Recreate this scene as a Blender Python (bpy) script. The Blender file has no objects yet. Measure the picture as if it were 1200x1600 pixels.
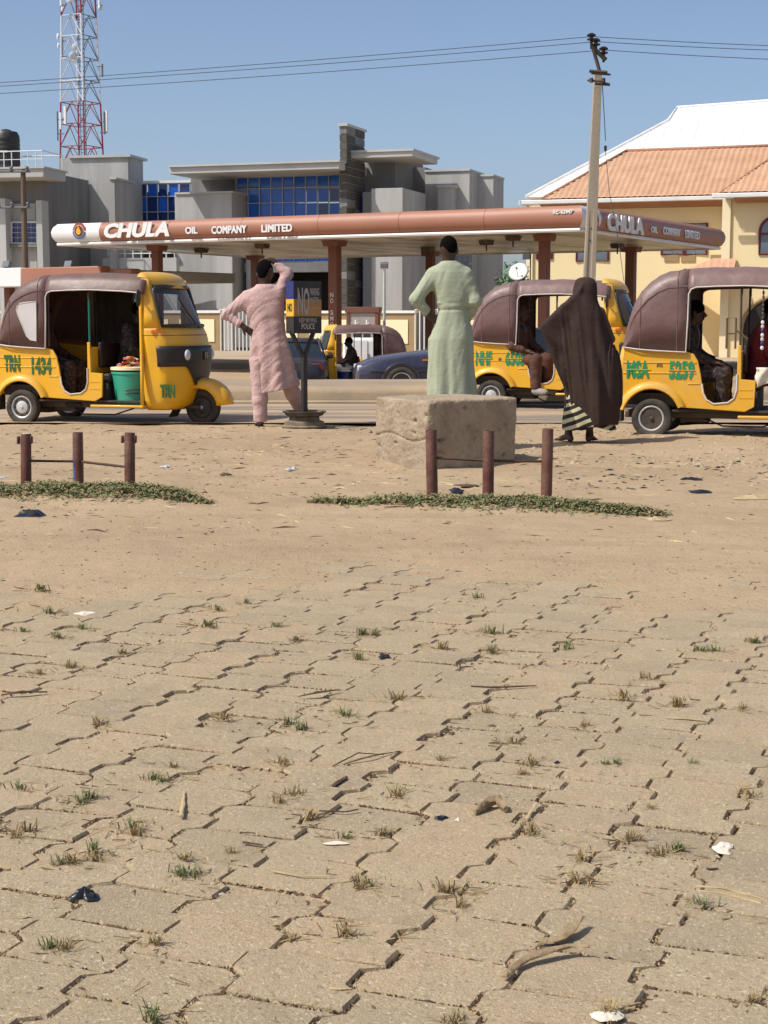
import bpy, math, random
import numpy as np
from mathutils import Vector, Matrix
R = math.radians
rnd = random.Random(7)
sc = bpy.context.scene
C = bpy.data.collections.new("scene"); sc.collection.children.link(C)

# ------------------------------------------------------------------ camera, sky, sun, exposure
F = 2500.0; CAMH = 1.2; PITCH = math.atan(300 / F)
cd = bpy.data.cameras.new("camera"); cam = bpy.data.objects.new("camera", cd); C.objects.link(cam)
cd.sensor_fit = 'VERTICAL'; cd.sensor_height = 36; cd.sensor_width = 27; cd.lens = 36 * F / 1600
cd.clip_start = 0.05; cd.clip_end = 3000
cam.location = (0, 0, CAMH); cam.rotation_euler = (R(90) - PITCH, 0, 0)
sc.camera = cam
SUN_EL = 51; SUN_AZ = -114        # azimuth measured clockwise from +Y
sdir = Vector((math.sin(R(SUN_AZ)) * math.cos(R(SUN_EL)), math.cos(R(SUN_AZ)) * math.cos(R(SUN_EL)), math.sin(R(SUN_EL))))
w = bpy.data.worlds.new("World"); sc.world = w; w.use_nodes = True
nt = w.node_tree; nt.nodes.clear()
sky = nt.nodes.new("ShaderNodeTexSky"); sky.sky_type = 'NISHITA'; sky.sun_disc = False
sky.sun_elevation = R(SUN_EL); sky.sun_rotation = R(SUN_AZ); sky.altitude = 0
sky.air_density = 0.68; sky.dust_density = 2.0; sky.ozone_density = 1.0
bg = nt.nodes.new("ShaderNodeBackground"); bg.inputs[1].default_value = 0.15
wo = nt.nodes.new("ShaderNodeOutputWorld")
nt.links.new(sky.outputs[0], bg.inputs[0]); nt.links.new(bg.outputs[0], wo.inputs[0])
sl = bpy.data.lights.new("sun", 'SUN'); sl.energy = 4.3; sl.angle = R(0.53); sl.color = (1.0, 0.955, 0.88)
so = bpy.data.objects.new("sun", sl); C.objects.link(so); so.rotation_euler = sdir.to_track_quat('Z', 'Y').to_euler()
so.location = (-20, -8, 30)
sc.view_settings.view_transform = 'Standard'; sc.view_settings.look = 'None'
sc.view_settings.exposure = 0.0; sc.view_settings.gamma = 1.0; sc.view_settings.use_curve_mapping = False

# ------------------------------------------------------------------ pixel helpers: where a thing of the photograph stands
CP, SP = math.cos(PITCH), math.sin(PITCH)
def ray(px, py):
    a = (px - 600) / F; b = (py - 800) / F      # right, down
    return Vector((a, CP - b * SP, -SP - b * CP))
def gp(px, py, z=0.0):
    r = ray(px, py); t = (z - CAMH) / r.z
    return Vector((r.x * t, r.y * t, z))
def at(px, py, Y):
    r = ray(px, py); t = Y / r.y
    return Vector((r.x * t, Y, CAMH + r.z * t))
GY = [-60, 22.9, 26.2, 39, 58, 70, 420]; GZ = [0, 0, -0.05, -0.65, -0.65, -0.60, -0.60]
def gz(y): return float(np.interp(y, GY, GZ))

# ------------------------------------------------------------------ object helpers
def meta(o, label=None, cat=None, group=None, kind=None):
    if label: o['label'] = label
    if cat: o['category'] = cat
    if group: o['group'] = group
    if kind: o['kind'] = kind
    return o
def empty(name, loc=(0, 0, 0), rz=0.0, label=None, cat=None, group=None):
    o = bpy.data.objects.new(name, None); C.objects.link(o); o.location = loc; o.rotation_euler = (0, 0, rz)
    o.empty_display_size = 0.2
    return meta(o, label, cat, group)
class MB:
    def __init__(s): s.v = []; s.f = []
    def add(s, v, f):
        n = len(s.v); s.v += [tuple(p) for p in v]; s.f += [tuple(i + n for i in q) for q in f]; return s
    def box(s, c, d, rot=None, taper=1.0):
        hx, hy, hz = d[0] / 2, d[1] / 2, d[2] / 2
        pts = []
        for z in (-1, 1):
            k = 1 if z < 0 else taper
            pts += [Vector((-hx * k, -hy * k, z * hz)), Vector((hx * k, -hy * k, z * hz)), Vector((hx * k, hy * k, z * hz)), Vector((-hx * k, hy * k, z * hz))]
        if rot is not None: pts = [rot @ p for p in pts]
        pts = [p + Vector(c) for p in pts]
        return s.add(pts, [(0, 3, 2, 1), (4, 5, 6, 7), (0, 1, 5, 4), (1, 2, 6, 5), (2, 3, 7, 6), (3, 0, 4, 7)])
    def bb(s, x0, x1, y0, y1, z0, z1):
        return s.box(((x0 + x1) / 2, (y0 + y1) / 2, (z0 + z1) / 2), (abs(x1 - x0), abs(y1 - y0), abs(z1 - z0)))
    def prism(s, poly, a, b, plane='xz'):
        n = len(poly)
        def P(p, t):
            return (p[0], t, p[1]) if plane == 'xz' else ((t, p[0], p[1]) if plane == 'yz' else (p[0], p[1], t))
        v = [P(p, a) for p in poly] + [P(p, b) for p in poly]
        f = [tuple(range(n)), tuple(range(2 * n - 1, n - 1, -1))]
        f += [((i + 1) % n, i, n + i, n + (i + 1) % n) for i in range(n)]
        return s.add(v, f)
    def tube(s, pts, r, n=8, close=False, cap=True):
        pts = [Vector(p) for p in pts]; m = len(pts)
        rs = r if isinstance(r, (list, tuple)) else [r] * m
        v = []; up = None
        for i, p in enumerate(pts):
            if close: t = pts[(i + 1) % m] - pts[i - 1]
            else: t = pts[min(i + 1, m - 1)] - pts[max(i - 1, 0)]
            t = t.normalized() if t.length > 1e-9 else Vector((0, 0, 1))
            if up is None: up = Vector((0, 0, 1)) if abs(t.z) < 0.9 else Vector((1, 0, 0))
            a = t.cross(up).normalized(); b = a.cross(t).normalized(); up = b
            for k in range(n):
                g = 2 * math.pi * k / n
                v.append(p + (a * math.cos(g) + b * math.sin(g)) * rs[i])
        f = []
        for i in range(m if close else m - 1):
            j = (i + 1) % m
            for k in range(n):
                l = (k + 1) % n
                f.append((i * n + k, i * n + l, j * n + l, j * n + k))
        if cap and not close:
            f.append(tuple(range(n - 1, -1, -1))); f.append(tuple((m - 1) * n + k for k in range(n)))
        return s.add(v, f)
    def lathe(s, prof, n=24, M=None):
        v = []; m = len(prof)
        for (r, h) in prof:
            for k in range(n):
                g = 2 * math.pi * k / n; v.append(Vector((r * math.cos(g), r * math.sin(g), h)))
        if M is not None: v = [M @ p for p in v]
        f = [(i * n + k, i * n + (k + 1) % n, (i + 1) * n + (k + 1) % n, (i + 1) * n + k) for i in range(m - 1) for k in range(n)]
        f.append(tuple(range(n - 1, -1, -1))); f.append(tuple((m - 1) * n + k for k in range(n)))
        return s.add(v, f)
    def grid(s, fn, nu, nv):
        v = [fn(i / (nu - 1), j / (nv - 1)) for j in range(nv) for i in range(nu)]
        f = [(j * nu + i, j * nu + i + 1, (j + 1) * nu + i + 1, (j + 1) * nu + i) for j in range(nv - 1) for i in range(nu - 1)]
        return s.add(v, f)
    def loft(s, secs, close=True, caps=True):
        n = len(secs[0]); v = [p for q in secs for p in q]; f = []
        for j in range(len(secs) - 1):
            for i in range(n if close else n - 1):
                k = (i + 1) % n; f.append((j * n + i, j * n + k, (j + 1) * n + k, (j + 1) * n + i))
        if close and caps: f.append(tuple(range(n - 1, -1, -1))); f.append(tuple((len(secs) - 1) * n + k for k in range(n)))
        return s.add(v, f)
    def ell(s, c, r, nu=14, nv=9, z0=-1.0, z1=1.0, rot=None):
        secs = []
        for j in range(nv + 1):
            zz = z0 + (z1 - z0) * j / nv; a = math.asin(max(-1, min(1, zz)))
            rr = max(math.cos(a), 0.02)
            q = [Vector((r[0] * rr * math.cos(2 * math.pi * k / nu), r[1] * rr * math.sin(2 * math.pi * k / nu), r[2] * zz)) for k in range(nu)]
            if rot is not None: q = [rot @ p for p in q]
            secs.append([p + Vector(c) for p in q])
        return s.loft(secs)
    def build(s, name, mat, parent=None, smooth=False, bevel=0, solid=0, seg=2, angle=35):
        me = bpy.data.meshes.new(name); me.from_pydata([tuple(p) for p in s.v], [], s.f); me.update()
        return link(name, me, mat, parent, smooth, bevel, solid, seg, angle)
def link(name, me, mat, parent=None, smooth=False, bevel=0, solid=0, seg=2, angle=35):
    if mat is not None and not me.materials: me.materials.append(mat)
    o = bpy.data.objects.new(name, me); C.objects.link(o)
    if parent: o.parent = parent
    if smooth or bevel: me.shade_smooth() if smooth is True else me.set_sharp_from_angle(angle=R(angle)) or None
    if smooth == 'auto' or bevel:
        me.shade_smooth(); me.set_sharp_from_angle(angle=R(angle))
    if solid:
        m = o.modifiers.new("solid", 'SOLIDIFY'); m.thickness = solid; m.offset = 0
    if bevel:
        m = o.modifiers.new("bevel", 'BEVEL'); m.width = bevel; m.segments = seg; m.limit_method = 'ANGLE'; m.angle_limit = R(40)
        m.harden_normals = False
    return o
def copy_tree(o, parent=None):
    c = o.copy(); C.objects.link(c)
    if parent: c.parent = parent
    for ch in list(o.children): copy_tree(ch, c)
    return c

# ------------------------------------------------------------------ noise (numpy)
def _h(ix, iy, seed):
    n = (ix.astype(np.int64) * 374761393 + iy.astype(np.int64) * 668265263 + seed * 1442695) & 0x7fffffff
    n = ((n ^ (n >> 13)) * 1274126177) & 0x7fffffff
    return ((n ^ (n >> 16)) & 0xffff) / 65535.0
def vnoise(x, y, seed=0):
    x = np.asarray(x, float); y = np.asarray(y, float)
    ix = np.floor(x); iy = np.floor(y); fx = x - ix; fy = y - iy
    fx = fx * fx * (3 - 2 * fx); fy = fy * fy * (3 - 2 * fy)
    a = _h(ix, iy, seed); b = _h(ix + 1, iy, seed); c = _h(ix, iy + 1, seed); d = _h(ix + 1, iy + 1, seed)
    return (a * (1 - fx) + b * fx) * (1 - fy) + (c * (1 - fx) + d * fx) * fy - 0.5
def fbm(x, y, s, oct=4, seed=0):
    t = 0; a = 1.0
    for k in range(oct):
        t = t + a * vnoise(x / s, y / s, seed + k * 17); s = s * 0.5; a *= 0.5
    return t

# ------------------------------------------------------------------ materials
def _n(t, k, **kw):
    n = t.nodes.new(k)
    for a, b in kw.items(): setattr(n, a, b)
    return n
SAND = (0.44, 0.325, 0.198)
def pm(name, c1, c2=None, scale=4.0, rough=0.6, metal=0.0, bump=0.0, bscale=60.0, dust=0.0, dscale=3.0, coat=0.0, spec=0.5, streak=False, detail=6, dustcol=SAND, aniso=None, contrast=(0.35, 0.65), r2=None, emit=None, sub=0):
    m = bpy.data.materials.new(name); m.use_nodes = True; t = m.node_tree
    b = t.nodes["Principled BSDF"]; L = t.links.new
    b.inputs['Roughness'].default_value = rough; b.inputs['Metallic'].default_value = metal
    b.inputs['Coat Weight'].default_value = coat; b.inputs['Coat Roughness'].default_value = 0.12
    b.inputs['Specular IOR Level'].default_value = spec
    co = _n(t, "ShaderNodeTexCoord"); src = co.outputs['Object']
    if streak or aniso:
        mp = _n(t, "ShaderNodeMapping"); mp.inputs['Scale'].default_value = aniso or (1, 1, 0.12); L(src, mp.inputs[0]); src1 = mp.outputs[0]
    else: src1 = src
    c = None
    if c2 is None: c2 = tuple(x * 0.86 for x in c1)
    nz = _n(t, "ShaderNodeTexNoise"); nz.inputs['Scale'].default_value = scale; nz.inputs['Detail'].default_value = detail; nz.inputs['Roughness'].default_value = 0.62
    L(src1, nz.inputs['Vector'])
    rp = _n(t, "ShaderNodeMapRange"); rp.inputs[1].default_value = contrast[0]; rp.inputs[2].default_value = contrast[1]; L(nz.outputs[0], rp.inputs[0])
    mx = _n(t, "ShaderNodeMix", data_type='RGBA'); mx.inputs[6].default_value = (*c1, 1); mx.inputs[7].default_value = (*c2, 1)
    L(rp.outputs[0], mx.inputs[0]); c = mx.outputs[2]
    if dust > 0:
        geo = _n(t, "ShaderNodeNewGeometry"); sx = _n(t, "ShaderNodeSeparateXYZ"); L(geo.outputs['Normal'], sx.inputs[0])
        nz2 = _n(t, "ShaderNodeTexNoise"); nz2.inputs['Scale'].default_value = dscale; nz2.inputs['Detail'].default_value = 8; nz2.inputs['Roughness'].default_value = 0.65; L(src, nz2.inputs['Vector'])
        ma = _n(t, "ShaderNodeMath", operation='MULTIPLY_ADD'); L(sx.outputs[2], ma.inputs[0]); ma.inputs[1].default_value = 0.22; L(nz2.outputs[0], ma.inputs[2])
        mr = _n(t, "ShaderNodeMapRange"); mr.inputs[1].default_value = 0.38; mr.inputs[2].default_value = 0.85; mr.inputs[4].default_value = dust; L(ma.outputs[0], mr.inputs[0])
        mx2 = _n(t, "ShaderNodeMix", data_type='RGBA'); L(mr.outputs[0], mx2.inputs[0]); L(c, mx2.inputs[6]); mx2.inputs[7].default_value = (*dustcol, 1); c = mx2.outputs[2]
        rr = _n(t, "ShaderNodeMapRange"); rr.inputs[3].default_value = rough; rr.inputs[4].default_value = min(1, rough + 0.4); L(mr.outputs[0], rr.inputs[0]); L(rr.outputs[0], b.inputs['Roughness'])
    L(c, b.inputs['Base Color'])
    if bump > 0:
        nb = _n(t, "ShaderNodeTexNoise"); nb.inputs['Scale'].default_value = bscale; nb.inputs['Detail'].default_value = 5; L(src, nb.inputs['Vector'])
        bp = _n(t, "ShaderNodeBump"); bp.inputs['Strength'].default_value = bump; bp.inputs['Distance'].default_value = 0.02; L(nb.outputs[0], bp.inputs['Height']); L(bp.outputs[0], b.inputs['Normal'])
    return m
def glass(name, col, alpha=0.35, rough=0.04):
    m = bpy.data.materials.new(name); m.use_nodes = True; t = m.node_tree; b = t.nodes["Principled BSDF"]
    b.inputs['Base Color'].default_value = (*col, 1); b.inputs['Roughness'].default_value = rough; b.inputs['Alpha'].default_value = alpha
    b.inputs['Specular IOR Level'].default_value = 0.8
    return m
M = {}
M['yellow'] = pm('yellow_paint', (0.84, 0.45, 0.008), (0.78, 0.40, 0.008), scale=2, rough=0.36, coat=0.2, dust=0.34, dscale=3, bump=0.02, bscale=3)
M['yellow2'] = pm('yellow_paint_worn', (0.82, 0.43, 0.01), (0.72, 0.36, 0.01), scale=3, rough=0.42, coat=0.15, dust=0.5, dscale=3.5, bump=0.02, bscale=3)
M['vinyl'] = pm('brown_vinyl', (0.125, 0.062, 0.056), (0.105, 0.052, 0.048), scale=3, rough=0.42, dust=0.32, dscale=2.5, bump=0.5, bscale=5, dustcol=(0.32, 0.23, 0.18))
M['vinyl2'] = pm('mauve_brown_vinyl', (0.16, 0.085, 0.08), (0.13, 0.07, 0.065), scale=3, rough=0.4, dust=0.35, dscale=2.5, bump=0.6, bscale=5, dustcol=(0.34, 0.25, 0.21))
M['piping'] = pm('pale_piping', (0.66, 0.6, 0.55), rough=0.7)
M['clear_patch'] = pm('cloudy_plastic_sheet', (0.62, 0.59, 0.57), (0.56, 0.53, 0.52), rough=0.3)
M['black'] = pm('black_plastic', (0.012, 0.012, 0.013), (0.02, 0.019, 0.019), scale=6, rough=0.42, dust=0.05, dscale=5)
M['rubber'] = pm('tyre_rubber', (0.022, 0.021, 0.02), (0.04, 0.035, 0.03), scale=8, rough=0.85, dust=0.22, dscale=6, bump=0.15, bscale=80)
M['dark'] = pm('dark_interior', (0.03, 0.024, 0.022), rough=0.8, dust=0.2)
M['darkmetal'] = pm('dark_metal', (0.045, 0.04, 0.038), (0.08, 0.05, 0.035), rough=0.6, metal=0.3, dust=0.25)
M['silver'] = pm('silver_metal', (0.6, 0.6, 0.6), (0.5, 0.5, 0.49), scale=8, rough=0.45, metal=0.35, dust=0.08)
M['ivoryrim'] = pm('cream_wheel_rim', (0.62, 0.58, 0.5), (0.5, 0.46, 0.38), rough=0.5)
M['chrome'] = pm('mirror_chrome', (0.75, 0.76, 0.78), rough=0.08, metal=1.0)
M['lens'] = pm('clear_lamp_lens', (0.6, 0.62, 0.66), rough=0.08, coat=0.6)
M['orange'] = pm('orange_lamp_lens', (0.75, 0.16, 0.01), (0.8, 0.25, 0.03), scale=30, rough=0.15, coat=0.5)
M['red'] = pm('red_lamp_lens', (0.55, 0.02, 0.01), rough=0.2, coat=0.5)
M['greenpaint'] = pm('green_stencil_paint', (0.01, 0.22, 0.085), (0.015, 0.27, 0.11), scale=12, rough=0.6)
M['greenpaint_dark'] = pm('dark_green_stencil_paint', (0.02, 0.10, 0.02), (0.03, 0.14, 0.03), scale=12, rough=0.6)
M['greypaint'] = pm('faded_black_stencil', (0.12, 0.10, 0.05), rough=0.7)
M['wind'] = glass('windscreen_glass', (0.045, 0.075, 0.08), 0.55, 0.05)
M['tealrim'] = pm('green_tube_paint', (0.02, 0.16, 0.11), rough=0.4)
M['seat'] = pm('seat_vinyl', (0.03, 0.014, 0.011), rough=0.6)
M['tub'] = pm('green_plastic_tub', (0.035, 0.36, 0.235), (0.03, 0.31, 0.2), scale=3, rough=0.35, dust=0.15)
M['conc'] = pm('weathered_concrete', (0.37, 0.30, 0.215), (0.25, 0.19, 0.13), scale=5, rough=0.95, dust=0.4, dscale=3, bump=0.9, bscale=26)
M['kerb'] = pm('median_concrete', (0.20, 0.165, 0.125), (0.15, 0.125, 0.098), scale=1.2, rough=0.95, dust=0.85, dscale=.6, bump=0.4, bscale=12, aniso=(0.3, 1, 3))
M['rustred'] = pm('dark_red_oxide_paint', (0.13, 0.032, 0.024), (0.085, 0.026, 0.02), scale=14, rough=0.55, dust=0.28, dscale=9, bump=0.2, bscale=60)
M['rusty'] = pm('rusty_rod', (0.06, 0.028, 0.018), (0.12, 0.06, 0.03), scale=20, rough=0.85)
M['bluescuff'] = pm('blue_paint_scuff', (0.07, 0.13, 0.5), (0.12, 0.12, 0.3), scale=14, rough=0.6)
M['rimpipe'] = pm('cut_pipe_end', (0.6, 0.52, 0.4), rough=0.8)
M['skin'] = pm('dark_brown_skin', (0.055, 0.026, 0.017), (0.04, 0.018, 0.012), scale=6, rough=0.5, dust=0)
M['hair'] = pm('black_hair', (0.006, 0.005, 0.005), rough=1.0, spec=0.05, bump=0.6, bscale=300)
M['pink'] = pm('pink_cotton', (0.56, 0.385, 0.36), (0.48, 0.315, 0.295), scale=28, rough=0.9, bump=0.35, bscale=45, spec=0.2)
M['pale_green'] = pm('pale_green_cotton', (0.375, 0.405, 0.29), (0.33, 0.36, 0.255), scale=10, rough=0.9, bump=0.22, bscale=30, spec=0.2)
M['brown_cloth'] = pm('dark_brown_cloth', (0.047, 0.028, 0.022), (0.038, 0.022, 0.017), scale=5, rough=0.85, bump=0.2, bscale=30, spec=0.25)
M['cloth_dark'] = pm('dark_patterned_cloth', (0.02, 0.015, 0.014), (0.09, 0.055, 0.05), scale=28, rough=0.9, contrast=(0.5, 0.6))
M['cloth_brown'] = pm('reddish_brown_cloth', (0.11, 0.045, 0.028), (0.08, 0.032, 0.02), scale=10, rough=0.9, bump=0.3, bscale=25)
M['cloth_red'] = pm('dark_red_cloth', (0.20, 0.012, 0.015), (0.14, 0.01, 0.012), scale=10, rough=0.9)
M['cloth_white'] = pm('pale_cloth', (0.55, 0.52, 0.47), rough=0.9)
M['shoe'] = pm('grey_canvas_shoe', (0.33, 0.30, 0.27), (0.22, 0.2, 0.18), rough=0.9)
M['sandal'] = pm('black_sandal', (0.02, 0.018, 0.016), rough=0.7)
M['navy'] = pm('navy_car_paint', (0.03, 0.035, 0.075), (0.026, 0.03, 0.065), scale=2, rough=0.22, metal=0.3, coat=0.5, dust=0.14)
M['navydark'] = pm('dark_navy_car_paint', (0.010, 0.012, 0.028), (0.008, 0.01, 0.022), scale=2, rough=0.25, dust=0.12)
M['carglass'] = pm('car_glass', (0.02, 0.025, 0.03), rough=0.06, coat=0.3)
M['fascia'] = pm('brown_fascia_panel', (0.36, 0.155, 0.098), (0.33, 0.14, 0.088), scale=0.6, rough=0.5, dust=0.12, dscale=0.8)
M['fascia_pillar'] = pm('brown_pillar_paint', (0.19, 0.065, 0.042), (0.16, 0.055, 0.035), scale=1.5, rough=0.6, dust=0.12)
M['white'] = pm('white_paint', (0.78, 0.77, 0.75), (0.7, 0.69, 0.66), scale=1.5, rough=0.5, dust=0.06)
M['fascia_white'] = pm('white_fascia_panel', (0.76, 0.76, 0.75), (0.72, 0.72, 0.7), scale=1, rough=0.5)
M['soffit'] = pm('soffit_painted_reflections', (0.48, 0.40, 0.30), (0.14, 0.09, 0.055), scale=1.5, rough=0.4, contrast=(0.42, 0.58), aniso=(0.5, 0.22, 1), detail=8)  # reflected streaks and bands under the canopy are put into the colour
M['steelpole'] = pm('white_pole_paint', (0.7, 0.7, 0.68), rough=0.5)
M['tub_goods'] = pm('red_goods', (0.45, 0.02, 0.02), (0.6, 0.3, 0.2), scale=30, rough=0.5)
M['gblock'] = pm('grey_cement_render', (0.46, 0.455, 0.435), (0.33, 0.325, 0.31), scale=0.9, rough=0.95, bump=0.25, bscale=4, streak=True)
M['gblock_shade'] = pm('shaded_cement_render', (0.23, 0.226, 0.217), (0.165, 0.162, 0.155), scale=0.9, rough=0.95, bump=0.25, bscale=4, streak=True)  # darkened copy of the render: the shade on unlit walls is in the colour
M['gslab'] = pm('pale_cement_slab', (0.5, 0.5, 0.48), (0.42, 0.42, 0.4), scale=0.6, rough=0.9, streak=True)
M['stone'] = pm('dark_stone_cladding', (0.115, 0.10, 0.085), (0.075, 0.065, 0.057), scale=1.4, rough=0.9, bump=0.4, bscale=8)
M['mortar'] = pm('pale_mortar_band', (0.42, 0.38, 0.31), rough=0.95)
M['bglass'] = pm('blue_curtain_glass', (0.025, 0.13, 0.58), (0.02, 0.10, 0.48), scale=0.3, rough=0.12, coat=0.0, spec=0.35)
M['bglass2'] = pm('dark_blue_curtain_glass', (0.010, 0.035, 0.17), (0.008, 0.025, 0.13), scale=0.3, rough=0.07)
M['alu'] = pm('pale_mullion', (0.36, 0.42, 0.52), rough=0.5)
M['voiddark'] = pm('dark_unlit_room', (0.025, 0.022, 0.02), rough=0.9)
M['cream'] = pm('cream_wall_paint', (0.80, 0.67, 0.385), (0.77, 0.635, 0.36), scale=0.4, rough=0.85, streak=True)
M['creamlt'] = pm('light_cream_paint', (0.84, 0.73, 0.48), (0.8, 0.69, 0.44), scale=0.4, rough=0.85)
M['tan'] = pm('tan_fence_paint', (0.33, 0.235, 0.12), (0.29, 0.20, 0.10), scale=1.4, rough=0.9)
M['soffbrown'] = pm('brown_eave_board', (0.36, 0.175, 0.10), (0.32, 0.15, 0.085), scale=1, rough=0.7)
M['maroon'] = pm('maroon_window_frame', (0.13, 0.012, 0.02), rough=0.5)
M['winglass'] = pm('pale_window_glass', (0.16, 0.2, 0.25), (0.1, 0.13, 0.17), scale=1, rough=0.08)
M['tank'] = pm('black_tank_plastic', (0.015, 0.015, 0.017), rough=0.45, dust=0.12)
M['towerred'] = pm('red_tower_paint', (0.28, 0.035, 0.04), rough=0.6)
M['towerwhite'] = pm('white_tower_paint', (0.72, 0.74, 0.77), rough=0.6)
M['galv'] = pm('galvanised_steel', (0.16, 0.17, 0.19), rough=0.6, metal=0.2)
M['poleconc'] = pm('pole_concrete', (0.40, 0.335, 0.25), (0.31, 0.255, 0.185), scale=1.5, rough=0.95, bump=0.3, bscale=12, streak=True)
M['polewood'] = pm('brown_wooden_pole', (0.16, 0.11, 0.07), (0.11, 0.075, 0.05), scale=2, rough=0.95, streak=True)
M['wire'] = pm('wire', (0.06, 0.075, 0.10), rough=0.7)
M['insul'] = pm('brown_insulator', (0.03, 0.015, 0.014), rough=0.25)
M['signblack'] = pm('black_sign_paint', (0.02, 0.022, 0.02), (0.035, 0.035, 0.03), scale=8, rough=0.5)
M['signblue'] = pm('blue_sign_paint', (0.02, 0.035, 0.16), rough=0.5)
M['signyellow'] = pm('yellow_sign_paint', (0.75, 0.42, 0.03), (0.62, 0.34, 0.05), scale=8, rough=0.6)
M['signyellow_shade'] = pm('shaded_yellow_sign_front', (0.42, 0.22, 0.07), (0.32, 0.17, 0.06), scale=8, rough=0.6)  # sign yellow with the front's shade and some dirt put into the colour
M['signtext'] = pm('off_white_sign_letters', (0.42, 0.38, 0.34), rough=0.6)
M['rimsteel'] = pm('dusty_black_rim', (0.04, 0.035, 0.03), (0.08, 0.07, 0.055), scale=9, rough=0.7, metal=0.2, dust=0.7, dscale=5)
M['leaf'] = pm('grass_blade_green', (0.13, 0.165, 0.06), (0.20, 0.19, 0.08), scale=9, rough=0.8)
M['leafdark'] = pm('ground_cover_green', (0.13, 0.16, 0.06), (0.22, 0.20, 0.09), scale=7, rough=0.85)
M['leafdry'] = pm('dry_grass_straw', (0.36, 0.27, 0.13), (0.24, 0.16, 0.07), scale=12, rough=0.9)
M['bark'] = pm('grey_driftwood', (0.36, 0.27, 0.15), (0.20, 0.13, 0.07), scale=18, rough=0.95, bump=0.5, bscale=70)
M['twig'] = pm('dark_twig', (0.11, 0.062, 0.035), (0.06, 0.035, 0.02), scale=20, rough=0.95)
M['straw'] = pm('pale_straw', (0.5, 0.39, 0.21), (0.38, 0.28, 0.14), scale=20, rough=0.9)
M['rag'] = pm('dirty_white_rag', (0.72, 0.66, 0.56), (0.6, 0.52, 0.4), scale=12, rough=0.95)
M['blackbag'] = pm('black_plastic_bag', (0.012, 0.012, 0.015), rough=0.35)
M['palebag'] = pm('pale_plastic_bag', (0.6, 0.6, 0.6), (0.5, 0.48, 0.45), rough=0.35)
M['stonechip'] = pm('pale_stone_chips', (0.45, 0.36, 0.24), (0.32, 0.23, 0.14), scale=30, rough=0.95)
M['brownchip'] = pm('brown_debris', (0.13, 0.08, 0.045), (0.07, 0.04, 0.025), scale=30, rough=0.95)
M['treeleaf'] = pm('tree_leaves', (0.06, 0.12, 0.04), (0.1, 0.2, 0.08), scale=3, rough=0.8)

# striped skirt
def stripes_mat():
    m = bpy.data.materials.new('black_and_cream_stripes'); m.use_nodes = True; t = m.node_tree; b = t.nodes["Principled BSDF"]; L = t.links.new
    co = _n(t, "ShaderNodeTexCoord"); mp = _n(t, "ShaderNodeMapping"); mp.inputs['Rotation'].default_value = (0, R(24), 0)
    L(co.outputs['Object'], mp.inputs[0]); wv = _n(t, "ShaderNodeTexWave", bands_direction='Z'); wv.inputs['Scale'].default_value = 4.6; wv.inputs['Distortion'].default_value = 1.2; wv.inputs['Detail'].default_value = 1
    L(mp.outputs[0], wv.inputs[0]); cr = _n(t, "ShaderNodeValToRGB"); cr.color_ramp.elements[0].position = 0.5; cr.color_ramp.elements[0].color = (0.015, 0.013, 0.012, 1)
    cr.color_ramp.elements[1].position = 0.56; cr.color_ramp.elements[1].color = (0.5, 0.45, 0.27, 1); L(wv.outputs[0], cr.inputs[0]); L(cr.outputs[0], b.inputs['Base Color']); b.inputs['Roughness'].default_value = 0.9
    return m
M['stripes'] = stripes_mat()

# sand, pavers, road, roofs
def sand_mat():
    m = bpy.data.materials.new('dry_sand'); m.use_nodes = True; t = m.node_tree; b = t.nodes["Principled BSDF"]; L = t.links.new
    b.inputs['Roughness'].default_value = 0.95; b.inputs['Specular IOR Level'].default_value = 0.2
    co = _n(t, "ShaderNodeTexCoord"); o = co.outputs['Object']
    def noise(s, d=6, r=0.6, vec=o):
        n = _n(t, "ShaderNodeTexNoise"); n.inputs['Scale'].default_value = s; n.inputs['Detail'].default_value = d; n.inputs['Roughness'].default_value = r; L(vec, n.inputs['Vector']); return n.outputs[0]
    def rng(x, a, b_, c=0, d=1):
        n = _n(t, "ShaderNodeMapRange"); n.inputs[1].default_value = a; n.inputs[2].default_value = b_; n.inputs[3].default_value = c; n.inputs[4].default_value = d; L(x, n.inputs[0]); return n.outputs[0]
    def mix(fac, c1, c2):
        n = _n(t, "ShaderNodeMix", data_type='RGBA'); L(fac, n.inputs[0])
        for i, c in ((6, c1), (7, c2)):
            if isinstance(c, tuple): n.inputs[i].default_value = (*c, 1)
            else: L(c, n.inputs[i])
        return n.outputs[2]
    c = mix(rng(noise(0.45, 7), 0.35, 0.65), (0.465, 0.345, 0.212), (0.395, 0.288, 0.175))
    mp = _n(t, "ShaderNodeMapping"); mp.inputs['Scale'].default_value = (0.35, 1.6, 1); L(o, mp.inputs[0])
    c = mix(rng(noise(1.6, 8, 0.65, mp.outputs[0]), 0.5, 0.72, 0, 0.55), c, (0.31, 0.222, 0.135))
    c = mix(rng(noise(34, 3, 0.7), 0.60, 0.74, 0, 0.55), c, (0.22, 0.145, 0.085))
    c = mix(rng(noise(55, 2, 0.6), 0.66, 0.76, 0, 0.6), c, (0.62, 0.5, 0.34))
    L(c, b.inputs['Base Color'])
    ad = _n(t, "ShaderNodeMath", operation='MULTIPLY_ADD'); L(noise(9, 6, 0.65), ad.inputs[0]); ad.inputs[1].default_value = 2.0; L(noise(70, 4, 0.7), ad.inputs[2])
    bp = _n(t, "ShaderNodeBump"); bp.inputs['Strength'].default_value = 0.65; bp.inputs['Distance'].default_value = 0.018; L(ad.outputs[0], bp.inputs['Height']); L(bp.outputs[0], b.inputs['Normal'])
    return m
M['sand'] = sand_mat()
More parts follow.
